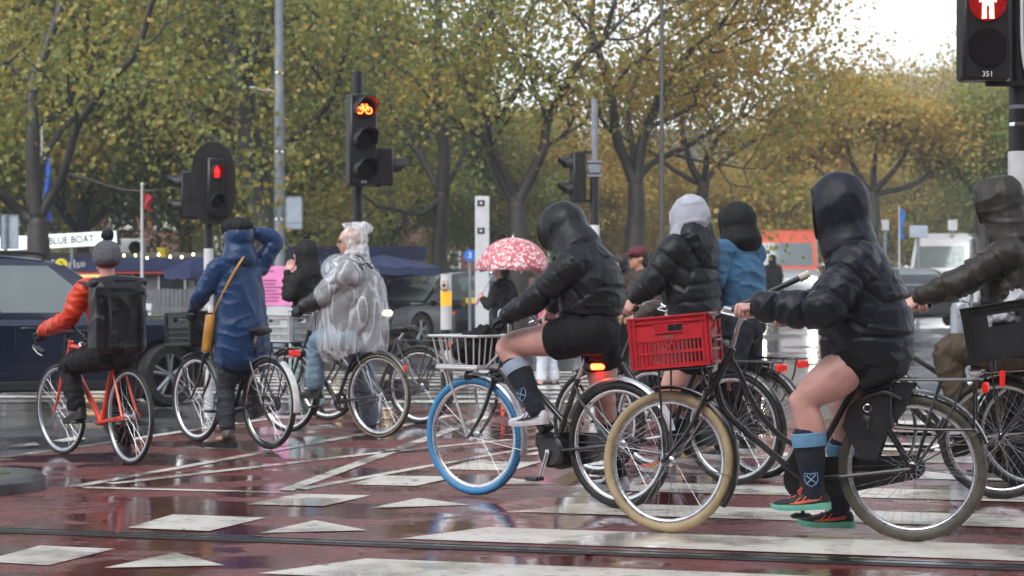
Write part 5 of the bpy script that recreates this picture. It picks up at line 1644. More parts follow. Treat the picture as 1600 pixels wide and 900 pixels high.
P8.hood(M_BLKJ, J, (0.122, 0.135, 0.135), (0, -0.01, 0.01), 0.03, 0.115, (0.085, 0.10), wr=0.008)
for S in 'LR': P8.shoe(J['an' + S], J['toe' + S], upper=M_KSHOE, sole=M_WSOLE, L=0.27)


# ---------------------------------------------------------------- right edge: rider in brown jacket, and the black crate bicycle
def cfg9(b):
    g = lx(b, 1428, 478, 0.27)
    return dict(type='twin', tw=0.042, saddle=(0.17, 0.93), grip_x=g[0], grip_y=0.27, grip_z=g[2], bar=(b.wb - 0.32, g[2] + 0.015), head_bottom=(b.wb - 0.21, 0, 0.74), head_top=(b.wb - 0.29, 0, 0.92), crank=20, carrier=True)


B9 = Bike('black bicycle with lettered down tube under rider in brown hooded jacket', (3.25, 11.56), (2.22, 11.96), cfg9)
HB = A(B9.wb - 0.21, 0, 0.74); BBp = A(0.49, 0, 0.29)
d_ = nrm(HB - BBp); pp = HB - d_ * 0.21 + A(0, 0.0215, 0)
text('GAZELLE', 0.062, mat('silver_lettering', (0.6, 0.6, 0.6), 0.35), B9.root, tuple(pp), (0, 0, 0))
to = B9.root.children[-1]; zl = A(0, 1, 0); xl = -d_; yl = np.cross(zl, xl)
to.matrix_local = Matrix(((xl[0], yl[0], zl[0], pp[0]), (xl[1], yl[1], zl[1], pp[1]), (xl[2], yl[2], zl[2], pp[2]), (0, 0, 0, 1)))
J = std(B9, (1580, 545), (1580, 420), (1572, 365), (1560, 318), shL=(1574, 395, 0.18), shR=(1580, 393, -0.18), elL=(1500, 440, 0.28), elR=(1510, 440, -0.28), hipL=(1575, 550, 0.10), knL=(1474, 545, 0.15), anL=(1508, 655, 0.13), hipR=(1585, 552, -0.09), knR=(1560, 650, -0.15))
J['toeL'] = h3(B9, -0.1); foot(J, 'R', G(1560, 752), h3(B9))
grip_arm(B9, J, 'L'); grip_arm(B9, J, 'R')
P9 = Person('cyclist in dark brown hooded jacket and brown trousers at right edge', (J['pel'][0], J['pel'][1]))
P9.body(J)
P9.upper('jacket', M_OLIVE, T_(B9, [(1584, 550, 42, .19), (1584, 500, 48, .21), (1584, 450, 50, .215), (1580, 405, 42, .20), (1572, 370, 26, .12)]), J, (0.098, 0.085, 0.072, 0.055), wr=0.007, ft=6, puff=0.005, period=0.17)
P9.lower('trousers', M_KHAKI, J, (0.12, 0.11, 0.09, 0.075), end=1.93, waist=0.185, depth=0.16, wr=0.008)
P9.hood(M_OLIVE, J, (0.135, 0.152, 0.165), (0, -0.005, 0.02), 0.085, 0.125, (0.09, 0.11), wr=0.018)
for S in 'LR': P9.shoe(J['an' + S], J['toe' + S], upper=M_KSHOE, sole=M_WSOLE, L=0.29)


def cfg10(b):
    return dict(type='oma', tw=0.045, saddle=(0.18, 0.95), front_carrier=(b.wb - 0.02, 0.84, 0.34, 0.30), crank=15, kickstand=True, lamp_at=(b.wb + 0.16, 0.05, 0.76), lamp_body=M_CHROME, fender=M_BLK, front_fd=M_CHROME, grip_z=1.12)


B10 = Bike('black bicycle with big black crate standing at right edge', (3.93, 10.68), (2.90, 11.02), cfg10)
rr_ = MB(); rr_.box((B10.wb - 0.02, 0.15, 0.72), (0.03, 0.02, 0.10), bev=0.008); part(rr_, 'reflector', M_REDL, B10.root)
cr10 = crate('big black plastic crate with hand holes at right edge, grey bag inside', None, on_bike(B10, B10.wb - 0.07, 0.0, 0.852, 0.17), 0.46, 0.36, 0.33, M_BLKC, solid=True)
g_ = MB(); g_.ell((-0.10, 0.0, 0.30), (0.12, 0.12, 0.08)); g_.ell((-0.02, -0.03, 0.22), (0.16, 0.13, 0.10))
V, F = cloth(g_, [[(-.2, 0, 0.2), (.2, 0, 0.2)]], 0.010, 4, 0.018, 8, 6)
bo = link('plastic_bag', mesh_of(V, F, 'plastic_bag', mat('grey_plastic_film', (0.42, 0.43, 0.46), 0.25, 0, 0.2, 10, bump=0.5, bscale=40), True, None, False)); bo.matrix_world = cr10.matrix_world.copy(); tag(bo, 'crumpled pale grey plastic bag inside the big black crate', 'bag')
# ================================================================== street furniture
M_SIGB = mat('signal_black', (0.008, 0.008, 0.009), 0.45, 0, 0.25, 10)
M_POLEW = mat('pole_white_paint', (0.60, 0.61, 0.62), 0.35, 0, 0.12, 6)
M_POLEG = mat('galvanised_steel', (0.17, 0.19, 0.22), 0.5, 0.0, 0.2, 8)
M_LENS = mat('dark_signal_lens', (0.010, 0.009, 0.010), 0.12, 0, 0.2)
M_LEDR = mat('red_led_symbol', (0.3, 0.01, 0.005), 0.3, emit=(1.0, 0.06, 0.010), estr=8.0)
M_LEDR2 = mat('deep_red_led_symbol', (0.3, 0.01, 0.005), 0.3, emit=(1.0, 0.012, 0.012), estr=2.2)
M_LEDH = mat('white_hot_red_led', (0.6, 0.2, 0.15), 0.3, emit=(1.0, 0.16, 0.06), estr=26.0)
M_REDHALO = mat('red_lit_lens', (0.03, 0.002, 0.003), 0.25, emit=(1.0, 0.005, 0.015), estr=0.10)
M_WHT = mat('white_print', (0.72, 0.73, 0.74), 0.4)
M_SIGNBK = mat('sign_back_aluminium', (0.34, 0.40, 0.47), 0.45, 0.3, 0.12, 6)
M_CONC = mat('pale_concrete', (0.42, 0.44, 0.46), 0.6, 0, 0.12, 4, bump=0.15)


def yawm(y):
    return np.array([[math.cos(y), -math.sin(y), 0], [math.sin(y), math.cos(y), 0], [0, 0, 1.0]])


def pole_parts(root, segs, r):
    """segs: (z0, z1, material, name, radius factor)"""
    for z0, z1, m, nm, k in segs:
        mb = MB(); mb.lathe([(r * k, z0), (r * k, z1)], (0, 0, 0), 'z', 20)
        part(mb, nm, m, root)


def man_mb(h, o, u, v, w):
    """standing figure outline of a pedestrian signal"""
    pts = [(-.05, -.5), (-.05, -.08), (.0, -.12), (.05, -.08), (.05, -.5), (.17, -.5), (.16, -.02), (.17, .0), (.25, -.02), (.24, .10), (.15, .30), (-.15, .30), (-.24, .10), (-.25, -.02), (-.17, .0), (-.16, -.02), (-.17, -.5)]
    mb = MB(); mb.prism([(a * h, b * h) for a, b in pts], o, u, v, w)
    mb.prism([(0.085 * h * math.cos(t), 0.42 * h + 0.085 * h * math.sin(t)) for t in np.linspace(0, 2 * math.pi, 14, endpoint=False)], o, u, v, w)
    return mb


def bike_symbol(r, o, u, v, n):
    """two wheels and a frame as glowing lines"""
    mb = MB(); q = lambda a, b: o + u * a * r + v * b * r
    for cx in (-0.62, 0.62):
        mb.tube([q(cx + 0.42 * math.cos(t), -0.22 + 0.42 * math.sin(t)) for t in np.linspace(0, 2 * math.pi, 19)], r * 0.085, 6)
    mb.tube([q(-0.62, -0.22), q(-0.2, 0.35), q(0.4, 0.35), q(0.05, -0.25), q(-0.2, 0.35)], r * 0.08, 6)
    mb.tube([q(0.62, -0.22), q(0.36, 0.5), q(0.2, 0.62)], r * 0.08, 6); mb.tube([q(0.05, -0.25), q(-0.28, 0.52)], r * 0.08, 6); mb.tube([q(-0.42, 0.52), q(-0.12, 0.52)], r * 0.08, 6)
    return mb


def head3(root, c, yaw, w=0.30, h=0.95, d=0.16, n=3, lit=None, visor=True, num=None, name='signal_head', zs=None):
    """signal head: housing, lenses each under a visor; c is its centre, it faces yaw (0 = towards -Y, the camera)"""
    R3 = yawm(yaw); c = np.asarray(c, float)
    u, v, n_ = R3 @ A(1, 0, 0), A(0, 0, 1.0), R3 @ A(0, -1, 0)
    mb = MB(); mb.box(c, (w, d, h), R3, 0.02)
    ho = part(mb, name, M_SIGB, root)
    rl = min(w * (0.36 if visor else 0.40), h / n * 0.40)
    for i in range(n):
        z = zs[i] if zs else h / 2 - h * (i + 0.5) / n
        lc = c + v * z + n_ * d / 2
        ml = MB(); pts = [(rl * math.cos(t), rl * math.sin(t)) for t in np.linspace(0, 2 * math.pi, 24, endpoint=False)]
        ml.prism(pts, lc - n_ * 0.002, u, v, n_ * 0.012)
        on = lit and i == lit[0]
        part(ml, 'lens', M_REDHALO if (on and lit[1] == 'man') else M_LENS, ho, True, 30)
        if visor:
            mv = MB(); rings = []
            for dd, k in ((0.0, 1.10), (0.20 * w / 0.3, 1.02)):
                ring = []
                for t in np.linspace(R_(-25), R_(205), 16): ring.append(lc + n_ * dd * (1 if 0.12 < (t / R_(180)) < 0.9 else 0.55) + u * rl * k * math.cos(t) + v * rl * k * math.sin(t))
                for t in np.linspace(R_(205), R_(-25), 16): ring.append(lc + n_ * dd * (1 if 0.12 < (t / R_(180)) < 0.9 else 0.55) + u * rl * (k + 0.06) * math.cos(t) + v * rl * (k + 0.06) * math.sin(t))
                rings.append(np.array(ring))
            mv.rings(rings); part(mv, 'visor', M_SIGB, ho)
        if on:
            if lit[1] == 'bike':
                part(bike_symbol(rl * 0.72, lc + n_ * 0.018, u, v, n_), 'bicycle_symbol', M_LEDR, ho)
            else:
                part(man_mb(rl * 1.75, lc + n_ * 0.012, u, v, n_ * 0.004), 'standing_man_symbol', lit[2], ho, False)
    if num:
        text(num, 0.048, M_WHT, ho, tuple(c - v * (h / 2 - 0.034) + n_ * (d / 2 + 0.006)), (R_(90), 0, yaw), 'number')
    return ho


# A: bicycle signal behind the poncho man
ya = 19.5; xa = (559 - 800) / FPX * ya
sa = thing('traffic_light', 'tall black traffic light showing red bicycle behind poncho rider', 'traffic light', (xa, ya, 0.0))
pole_parts(sa, [(0, 0.9, M_SIGB, 'pole_foot', 1.1), (0.9, 2.0, M_POLEW, 'white_sleeve', 1.06), (2.0, 3.58, M_SIGB, 'pole', 1.0)], 0.056)
head3(sa, (0.05, -0.17, W(0, 221, ya)[2]), R_(24), 0.30, 0.95, 0.17, 3, (0, 'bike'), True, '341')
hb = head3(sa, (0.25, 0.06, W(0, 261, ya)[2]), R_(105), 0.26, 0.40, 0.20, 1, None, True)
for c_, z_ in (((0.12, 0.0, W(0, 236, ya)[2]), (0.25, 0.05, 0.03)), ((0.12, 0.0, W(0, 290, ya)[2]), (0.25, 0.05, 0.03)), ((0.0, -0.07, W(0, 156, ya)[2]), (0.06, 0.12, 0.05))):
    br = MB(); br.box(c_, z_, bev=0.008); part(br, 'bracket', M_SIGB, sa)

# B: oval board with a red man seen obliquely
yb = 20.2; xb = (326 - 800) / FPX * yb
sb_ = thing('traffic_light', 'black traffic light with oval backing board and small red man at left', 'traffic light', (xb, yb, 0.0))
pole_parts(sb_, [(0, 1.74, M_POLEW, 'white_sleeve', 1.06), (1.74, W(0, 222, yb)[2], M_SIGB, 'pole', 1.0)], 0.05)
mb = MB(); cz = W(0, 288, yb)[2]; R3 = yawm(R_(12)); ov = []
for t in np.linspace(0, 2 * math.pi, 40, endpoint=False):
    cx_, sz_ = math.cos(t), math.sin(t)
    ov.append((0.24 * np.sign(cx_) * abs(cx_) ** 0.85, 0.45 * np.sign(sz_) * abs(sz_) ** 0.75))
mb.prism(ov, A(0.06, -0.06, cz), R3 @ A(1, 0, 0), A(0, 0, 1), R3 @ A(0, -0.02, 0)); part(mb, 'backing_board', M_SIGB, sb_)
hh = head3(sb_, (0.09, -0.12, cz - 0.03), R_(28), 0.19, 0.62, 0.09, 2, (0, 'man', M_LEDR2), True)
head3(sb_, (-0.20, 0.0, cz - 0.12), R_(-80), 0.22, 0.52, 0.20, 2, None, True)
br = MB(); br.box((-0.1, 0.0, cz - 0.3), (0.2, 0.05, 0.03)); br.box((-0.1, 0.0, cz + 0.08), (0.2, 0.05, 0.03)); br.box((0.05, -0.06, cz), (0.06, 0.1, 0.4)); part(br, 'bracket', M_SIGB, sb_)

# C: signal facing left on a pole with grey top
yc = 24.0; xc = (929 - 800) / FPX * yc
sc_ = thing('traffic_light', 'black traffic light facing left on pole with grey top', 'traffic light', (xc, yc, 0.0))
pole_parts(sc_, [(0, W(0, 352, yc)[2], M_POLEW, 'white_sleeve', 1.1), (W(0, 352, yc)[2], W(0, 270, yc)[2], M_SIGB, 'pole', 1.0), (W(0, 270, yc)[2], W(0, 155, yc)[2], M_POLEG, 'grey_pole_top', 0.75)], 0.058)
head3(sc_, (-0.22, 0.0, W(0, 277, yc)[2]), R_(-78), 0.24, 0.66, 0.17, 2, None, True)
br = MB(); br.box((-0.09, 0, W(0, 238, yc)[2]), (0.22, 0.05, 0.03)); br.box((-0.09, 0, W(0, 314, yc)[2]), (0.22, 0.05, 0.03)); part(br, 'bracket', M_SIGB, sc_)
br = MB(); zc_ = W(0, 264, yc)[2]; br.box((0, 0, zc_), (0.17, 0.14, 0.14), bev=0.02); br.box((0, 0, zc_ + .09), (0.2, 0.16, 0.03)); br.box((0, 0, zc_ - .09), (0.2, 0.16, 0.03)); part(br, 'clamp', M_POLEG, sc_)

# D: near pedestrian signal at the top right
yd = 11.7; sd4 = FPX / yd; xd = (1592 - 800) / FPX * yd
s4 = thing('traffic_light', 'large pedestrian signal with glowing red man at top right corner', 'traffic light', (xd, yd, 0.0))
pole_parts(s4, [(0, 0.95, M_SIGB, 'pole_foot', 1.1), (0.95, W(0, 237, yd)[2], M_POLEW, 'white_sleeve', 1.1), (W(0, 237, yd)[2], 3.6, M_SIGB, 'pole', 1.0)], 0.062)
hx = (1530 - 1592) / sd4; zb_ = W(0, 130, yd)[2]; zt_ = W(0, -45, yd)[2]
head3(s4, (hx, -0.10, (zb_ + zt_) / 2), R_(2), 0.30, zt_ - zb_, 0.18, 2, (0, 'man', M_LEDH), False, '351', zs=[(42.5 - 10) / sd4, (42.5 - 80) / sd4])
br = MB(); br.box((hx / 2 + 0.03, -0.06, zb_ - 0.01), (0.26, 0.05, 0.035), bev=0.008); br.box((hx / 2 + 0.03, -0.06, zt_ + 0.01), (0.26, 0.05, 0.035), bev=0.008); part(br, 'bracket', M_SIGB, s4)
for yy in (168, 195):
    rg = MB(); rg.lathe([(0.064, -0.012), (0.066, 0), (0.064, 0.012)], (0, 0, W(0, yy, yd)[2]), 'z', 20); part(rg, 'clamp_ring', M_CHROME if yy > 180 else M_POLEG, s4)
# second board with white rim on the same pole
ov = []
for t in np.linspace(0, 2 * math.pi, 48, endpoint=False):
    cx_, sz_ = math.cos(t), math.sin(t); ov.append((0.22 * np.sign(cx_) * abs(cx_) ** 0.5, 0.52 * np.sign(sz_) * abs(sz_) ** 0.5))
zr = W(0, 10, yd)[2]
rm = MB(); rm.tube([A(0.215 + a, -0.082, zr + b) for a, b in ov + ov[:1]], 0.011, 6); bd = part(rm, 'board_rim', M_WHT, s4)
bm_ = MB(); bm_.prism(ov, A(0.215, -0.062, zr), A(1, 0, 0), A(0, 0, 1), A(0, -0.016, 0)); part(bm_, 'backing_board', M_SIGB, s4)

# push-button post
yp = 21.5; xp = (697 - 800) / FPX * yp
pb_ = thing('push_button_post', 'black and white push-button post with yellow band before parked cars', 'bollard', (xp, yp, 0.0))
zt = W(0, 428, yp)[2]
zz = [W(0, y, yp)[2] for y in (455, 478, 498, 515)]
pole_parts(pb_, [(0, 0.35, M_SIGB, 'foot', 1), (0.35, 0.6, M_POLEW, 'white_band', 1.01), (0.6, zz[3], M_SIGB, 'black_band', 1), (zz[3], zz[1], M_POLEW, 'white_band', 1.01), (zz[1], zz[0], mat('yellow_faint_glow', (0.75, 0.38, 0.02), 0.3, emit=(1, 0.5, 0.05), estr=0.25), 'yellow_band', 1.02), (zz[0], zt, M_POLEW, 'cap', 1.0)], 0.064)  # yellow band's reflective shine put in as weak emission, no lamp inside
bx_ = MB(); bx_.box((-0.02, -0.085, W(0, 445, yp)[2]), (0.085, 0.05, 0.12), bev=0.012); bo_ = part(bx_, 'button_box', mat('beige_box', (0.55, 0.50, 0.42), 0.45), pb_)
bx_ = MB(); bx_.ell((-0.02, -0.112, W(0, 446, yp)[2]), (0.018, 0.008, 0.018)); part(bx_, 'button', M_SIGB, bo_)

# grey lamp post with sign box
yl_ = 33.0; kl_ = 1.375; xl_ = (436 - 800) / FPX * yl_
lp = thing('lamp_post', 'tall grey steel lamp post rising behind raised arm of blue raincoat', 'lamp post', (xl_, yl_, 0.0))
mb = MB(); mb.lathe([(0.11, 0), (0.11, 1.2), (0.088, 1.25), (0.082, 4.2), (0.072, 8.4), (0.06, 9.0)], (0, 0, 0), 'z', 18); part(mb, 'post', M_POLEG, lp)
mb = MB()
for z in (2.6, 3.8, 5.2): mb.lathe([(0.088, z - 0.02), (0.091, z), (0.088, z + 0.02)], (0, 0, 0), 'z', 18)
part(mb, 'band', M_CHROME, lp, kind='stuff')
mb = MB(); mb.tube([(0, 0, 8.9), (0.3, -0.1, 9.2), (1.2, -0.3, 9.25)], 0.04, 8, 5); part(mb, 'lamp_arm', M_POLEG, lp); mb = MB(); mb.box((1.4, -0.33, 9.24), (0.6, 0.22, 0.1), bev=0.04); part(mb, 'luminaire', M_CONC, lp)
mb = MB(); mb.box((0.27, -0.04, W(0, 333, yl_)[2]), (0.30, 0.06, 0.59), bev=0.012); so_ = part(mb, 'sign_box', M_SIGNBK, lp)
mb = MB(); zq = W(0, 333, yl_)[2]
for (a, b, w2, h2) in ((0.27, zq + 0.28, 0.30, 0.025), (0.27, zq - 0.28, 0.30, 0.025), (0.13, zq, 0.025, 0.58), (0.41, zq, 0.025, 0.58), (0.27, zq - 0.18, 0.28, 0.015)): mb.box((a, -0.068, b), (w2, 0.008, h2))
mb.box((0.07, -0.02, zq + 0.08), (0.08, 0.03, 0.03)); mb.box((0.07, -0.02, zq - 0.1), (0.08, 0.03, 0.03)); part(mb, 'sign_edge', M_POLEG, so_)
# further lamp with horizontal luminaire
y2_ = 34.0; x2_ = (446 - 800) / FPX * y2_ 
l2 = thing('lamp_post', 'slim lamp post with pale luminaire pointing left among the trees', 'lamp post', (x2_ - 0.06, y2_, gz(y2_)))
mb = MB(); mb.lathe([(0.06, 0), (0.045, 4.9)], (0, 0, 0), 'z', 12); part(mb, 'post', M_POLEG, l2)
mb = MB(); zl2 = W(0, 145, y2_)[2]; mb.tube([(0, 0, zl2 - 0.05), (-0.12, 0, zl2 - 0.02)], 0.03, 8); part(mb, 'lamp_arm', M_POLEG, l2)
mb = MB(); mb.sweep([((-0.10, 0, zl2 - 0.02), 0.05, 0.03, (0, 1, 0)), ((-0.3, 0, zl2 + 0.03), 0.09, 0.045, (0, 1, 0)), ((-0.58, 0, zl2 + 0.08), 0.08, 0.03, (0, 1, 0))], 12, 4); part(mb, 'luminaire', M_CONC, l2)
# dim pole right of centre
y3_ = 38.0
l3 = thing('lamp_post', 'dark slim pole standing in front of orange trees right of centre', 'lamp post', ((1034 - 800) / FPX * y3_, y3_, gz(y3_)))
mb = MB(); mb.lathe([(0.09, 0), (0.06, 1.0), (0.035, 9.0)], (0, 0, 0), 'z', 12); part(mb, 'post', mat('brown_grey_post', (0.05, 0.045, 0.04), 0.5), l3); mb = MB(); mb.ell((0, 0, 9.1), (0.16, 0.16, 0.12)); part(mb, 'luminaire', M_CONC, l3)

# camera pillar
y4_ = 33.0; x4_ = (753.5 - 800) / FPX * y4_; z4 = W(0, 307, y4_)[2]
cp_ = thing('camera_pillar', 'pale grey square pillar with camera openings above the umbrella', 'pillar', (x4_, y4_, 0))
mb = MB(); mb.box((0, 0, z4 / 2), (0.25, 0.25, z4), bev=0.012); part(mb, 'column', M_CONC, cp_)
for yy in (318, 361):
    mb = MB(); mb.box((-0.02, -0.128, W(0, yy, y4_)[2]), (0.13, 0.02, 0.11), bev=0.006); f_ = part(mb, 'camera_window', M_SIGB, cp_); mb = MB(); mb.lathe([(0.03, -0.142), (0.025, -0.15), (0.0005, -0.15)], (-0.02, 0, W(0, yy, y4_)[2]), 'y', 12); part(mb, 'camera_lens', M_GLASS, f_)
# blue round 3 sign
def round_sign(px, py, y, r, m, s, tm, label, name):
    x = (px - 800) / FPX * y; z = W(0, py, y)[2]
    t = thing(name, label, 'sign', (x, y, gz(y)))
    mb = MB(); mb.lathe([(0.03, 0), (0.03, z + r * 0.8 - gz(y))], (0, 0.03, 0), 'z', 10); part(mb, 'post', M_POLEG, t)
    mb = MB(); mb.prism([(r * math.cos(a), r * math.sin(a)) for a in np.linspace(0, 2 * math.pi, 28, endpoint=False)], (0, 0, z - gz(y)), (1, 0, 0), (0, 0, 1), (0, -0.015, 0)); f = part(mb, 'face', m, t, False)
    text(s, r * 1.5, tm, f, (0, -0.018, z - gz(y)), (R_(90), 0, 0), 'digit')
round_sign(734, 399, 36, 0.115, mat('blue_sign', (0.015, 0.14, 0.52), 0.4), '3', M_WHT, 'round blue sign with white 3 left of the umbrella', 'route_sign')
round_sign(96, 414, 30, 0.105, mat('yellow_sign', (0.62, 0.52, 0.02), 0.4), '2', M_SIGB, 'round yellow sign with black 2 above dark blue car roof', 'number_sign')
# sign seen from behind at the far left
y5_ = 27.0
t = thing('traffic_sign', 'grey back of a rectangular road sign at far left', 'sign', ((14 - 800) / FPX * y5_, y5_, 0))
mb = MB(); mb.lathe([(0.03, 0), (0.03, W(0, 336, y5_)[2])], (-0.05, 0, 0), 'z', 10); part(mb, 'post', M_POLEG, t)
mb = MB(); mb.box((0, 0.045, W(0, 362, y5_)[2]), (0.26, 0.02, 0.50), bev=0.006); part(mb, 'panel', M_SIGNBK, t); mb = MB(); zz5 = W(0, 362, y5_)[2]
for (a, b, w2, h2) in ((0, zz5 + .24, .26, .015), (0, zz5 - .24, .26, .015), (-.125, zz5, .012, .48), (.125, zz5, .012, .48)): mb.box((a, 0.03, b), (w2, 0.012, h2))
part(mb, 'panel_edge', M_POLEG, t)
# grey steel post behind the right riders
mb = MB(); mb.lathe([(0.075, 0), (0.075, 1.12), (0.06, 1.16), (0.0005, 1.17)], (0, 0, 0), 'z', 20)
single(mb, 'bollard', 'plain grey steel bollard behind rider in brown jacket', 'bollard', mat('wet_grey_bollard', (0.28, 0.31, 0.34), 0.3, 0.3, 0.15), ((1500 - 800) / FPX * 14.5, 14.5, 0))

# ------------------------------------------------------------------ kiosk row on the left
M_KIOSK = mat('dark_blue_fascia', (0.010, 0.022, 0.085), 0.4, 0, 0.1, 4)
M_KWALL = mat('kiosk_wall_grey', (0.10, 0.10, 0.11), 0.6, 0, 0.2, 3)
M_SIGNLIT = mat('backlit_white_sign', (0.8, 0.85, 0.85), 0.4, emit=(0.86, 1.0, 0.97), estr=0.30)
M_GREYPL = mat('grey_weathered_plank', (0.16, 0.165, 0.18), 0.7, 0, 0.25, 5)
M_BULB = mat('warm_bulb', (0.9, 0.7, 0.3), 0.3, emit=(1, 0.72, 0.28), estr=9)
yk = 41.0; sk = FPX / yk
kx = lambda px: (px - 800) / sk
kz = lambda py, y=yk: W(0, py, y)[2]
g0 = gz(yk)
kk_ = thing('ticket_kiosk', 'low ticket kiosk with dark blue fascia behind dark blue car', 'kiosk', (kx(150), yk, g0))
ox = kx(150)
mb = MB(); mb.box((kx(70) - ox, 1.3, 1.0), (kx(320) - kx(-180), 2.4, 2.0)); part(mb, 'wall', M_KWALL, kk_, False)
zf0, zf1 = kz(424) - g0, kz(402) - g0
mb = MB(); mb.box((kx(70) - ox, 1.25, (zf0 + zf1) / 2), (kx(325) - kx(-185), 2.7, zf1 - zf0), bev=0.01); fa = part(mb, 'fascia', M_KIOSK, kk_, False)
mb = MB(); mb.box((kx(70) - ox, 1.25, zf0 - 0.03), (kx(325) - kx(-185) + 0.02, 2.72, 0.04)); part(mb, 'red_trim', mat('red_trim', (0.35, 0.03, 0.02), 0.5), kk_, False)
text('T', 0.24, M_WHT, fa, (kx(82) - ox, -0.105, (zf0 + zf1) / 2), (R_(90), 0, 0)); text('rls', 0.26, M_WHT, fa, (kx(118) - ox, -0.105, (zf0 + zf1) / 2), (R_(90), 0, 0))
mb = MB(); ec = A(kx(131) - ox, -0.108, (zf0 + zf1) / 2)
mb.tube([ec + A(0.05 * math.cos(a), 0, 0.05 * math.sin(a)) for a in np.linspace(0, 2 * math.pi, 17)], 0.008, 5); mb.tube([ec + A(-0.05, 0, 0), ec + A(0.05, 0, 0)], 0.007, 5); mb.tube([ec + A(0, 0, -0.05), ec + A(0, 0, 0.05)], 0.007, 5); part(mb, 'round_emblem', M_WHT, fa)
for i, px in enumerate((140, 186, 268)):
    mb = MB(); mb.box((kx(px) - ox, 0.08, 1.15), (0.55, 0.06, 0.75), bev=0.01); w_ = part(mb, 'service_window', mat('warm_lit_window', (0.4, 0.3, 0.2), 0.2, emit=(1, 0.62, 0.25), estr=0.55) if i == 0 else mat('dark_window', (0.02, 0.025, 0.03), 0.08), kk_)
    mb = MB()
    for (a, b, w2, h2) in ((0, .39, .62, .04), (0, -.39, .66, .05), (-.29, 0, .04, .78), (.29, 0, .04, .78)): mb.box((kx(px) - ox + a, 0.05, 1.15 + b), (w2, 0.05, h2))
    part(mb, 'window_frame', M_CONC, w_, False)
# lit sign board on the roof
ls = thing('roof_sign', 'white backlit sign board reading BLUE BOAT on kiosk roof', 'sign', (kx(82), yk - 0.3, kz(402)))
yawS = R_(4)
lsc = A(0, 0, kz(378) - kz(402)); R3 = yawm(0) @ np.array([[math.cos(-0.055), 0, math.sin(-0.055)], [0, 1, 0], [-math.sin(-0.055), 0, math.cos(-0.055)]])
mb = MB(); mb.box(lsc, (3.0, 0.14, 0.30), R3, 0.01); part(mb, 'light_box', M_SIGNLIT, ls, False)
mb = MB(); mb.box(lsc + R3 @ A(1.53, 0, 0), (0.06, 0.16, 0.33), R3); mb.box(lsc + R3 @ A(0, 0.085, 0), (3.0, 0.03, 0.32), R3); part(mb, 'end_cap', M_SIGB, ls, False)
tx = text('BLUE BOAT', 0.225, mat('grey_green_letters', (0.03, 0.05, 0.055), 0.5), ls, tuple(lsc + R3 @ A(0.50, -0.072, 0)), (R_(90), R_(-3.15), 0), sx=0.86, bold=0.006)
for a in (-1.2, -0.3, 0.5, 1.2):
    mb = MB(); mb.box(A(a, 0.0, 0.05), (0.05, 0.05, 0.42 if a < 0.8 else 0.4)); part(mb, 'support', M_POLEG, ls, False)
# air conditioner and tubs on the roof
mb = MB(); mb.box((0, 0, 0.22), (0.55, 0.3, 0.40), bev=0.02); ac = single(mb, 'air_conditioner', 'grey air conditioner box standing on the kiosk roof', 'air conditioner', M_CONC, (kx(202), yk + 0.4, kz(402) + 0.0))
mb = MB(); mb.lathe([(0.15, 0), (0.15, 0.02), (0.13, 0.03), (0.0005, 0.03)], (0.08, -0.15, 0.22), 'y', 20); part(mb, 'fan_grille', M_SIGB, ac)
mb = MB()
for a in (-0.2, 0.2): mb.box((a, 0, 0.012), (0.06, 0.3, 0.024))
part(mb, 'mounting_rail', M_SIGB, ac, False)
mb = MB(); mb.lathe([(0.10, 0), (0.135, 0.18), (0.145, 0.19), (0.145, 0.21), (0.12, 0.21), (0.10, 0.03), (0.0005, 0.03)], (0, 0, 0), 'z', 20); single(mb, 'plant_tub', 'yellow tub standing on kiosk roof edge', 'tub', mat('yellow_tub', (0.45, 0.38, 0.05), 0.5), (kx(253), yk + 0.1, kz(402)))
# string of bulbs
sl = thing('string_lights', 'string of small warm bulbs along the kiosk roof edge', 'string lights', (kx(240), yk - 0.16, kz(404)))
mb = MB(); pts = [(kx(p) - kx(240), 0, 0.08 + 0.04 * math.sin(p * 0.13)) for p in range(190, 330, 6)]; mb.tube(pts, 0.005, 4); mb.tube([pts[0], (pts[0][0], 0.1, -0.04)], 0.012, 5); mb.tube([pts[-1], (pts[-1][0], 0.1, -0.04)], 0.012, 5); part(mb, 'cable', M_SIGB, sl)
for p in pts[1::3]:
    mb = MB(); mb.ell((p[0], 0, p[2] - 0.03), (0.02, 0.02, 0.028), None, 8, 6); part(mb, 'bulb', M_BULB, sl)
# planked screen beside the kiosk
pf = thing('plank_screen', 'grey upright plank screen between kiosk and blue raincoat', 'fence', (kx(255), yk - 1.2, gz(yk - 1.2)))
for i in range(22):
    mb = MB(); mb.box(((i - 10.5) * 0.092, random.uniform(-.012, .012), 0.62), (0.08, 0.022, 1.24 + random.uniform(-.03, .03)), bev=0.004); part(mb, 'plank', M_GREYPL, pf)
mb = MB(); mb.box((0, 0.035, 0.3), (2.0, 0.03, 0.07)); mb.box((0, 0.035, 0.95), (2.0, 0.03, 0.07)); part(mb, 'rail', M_GREYPL, pf)
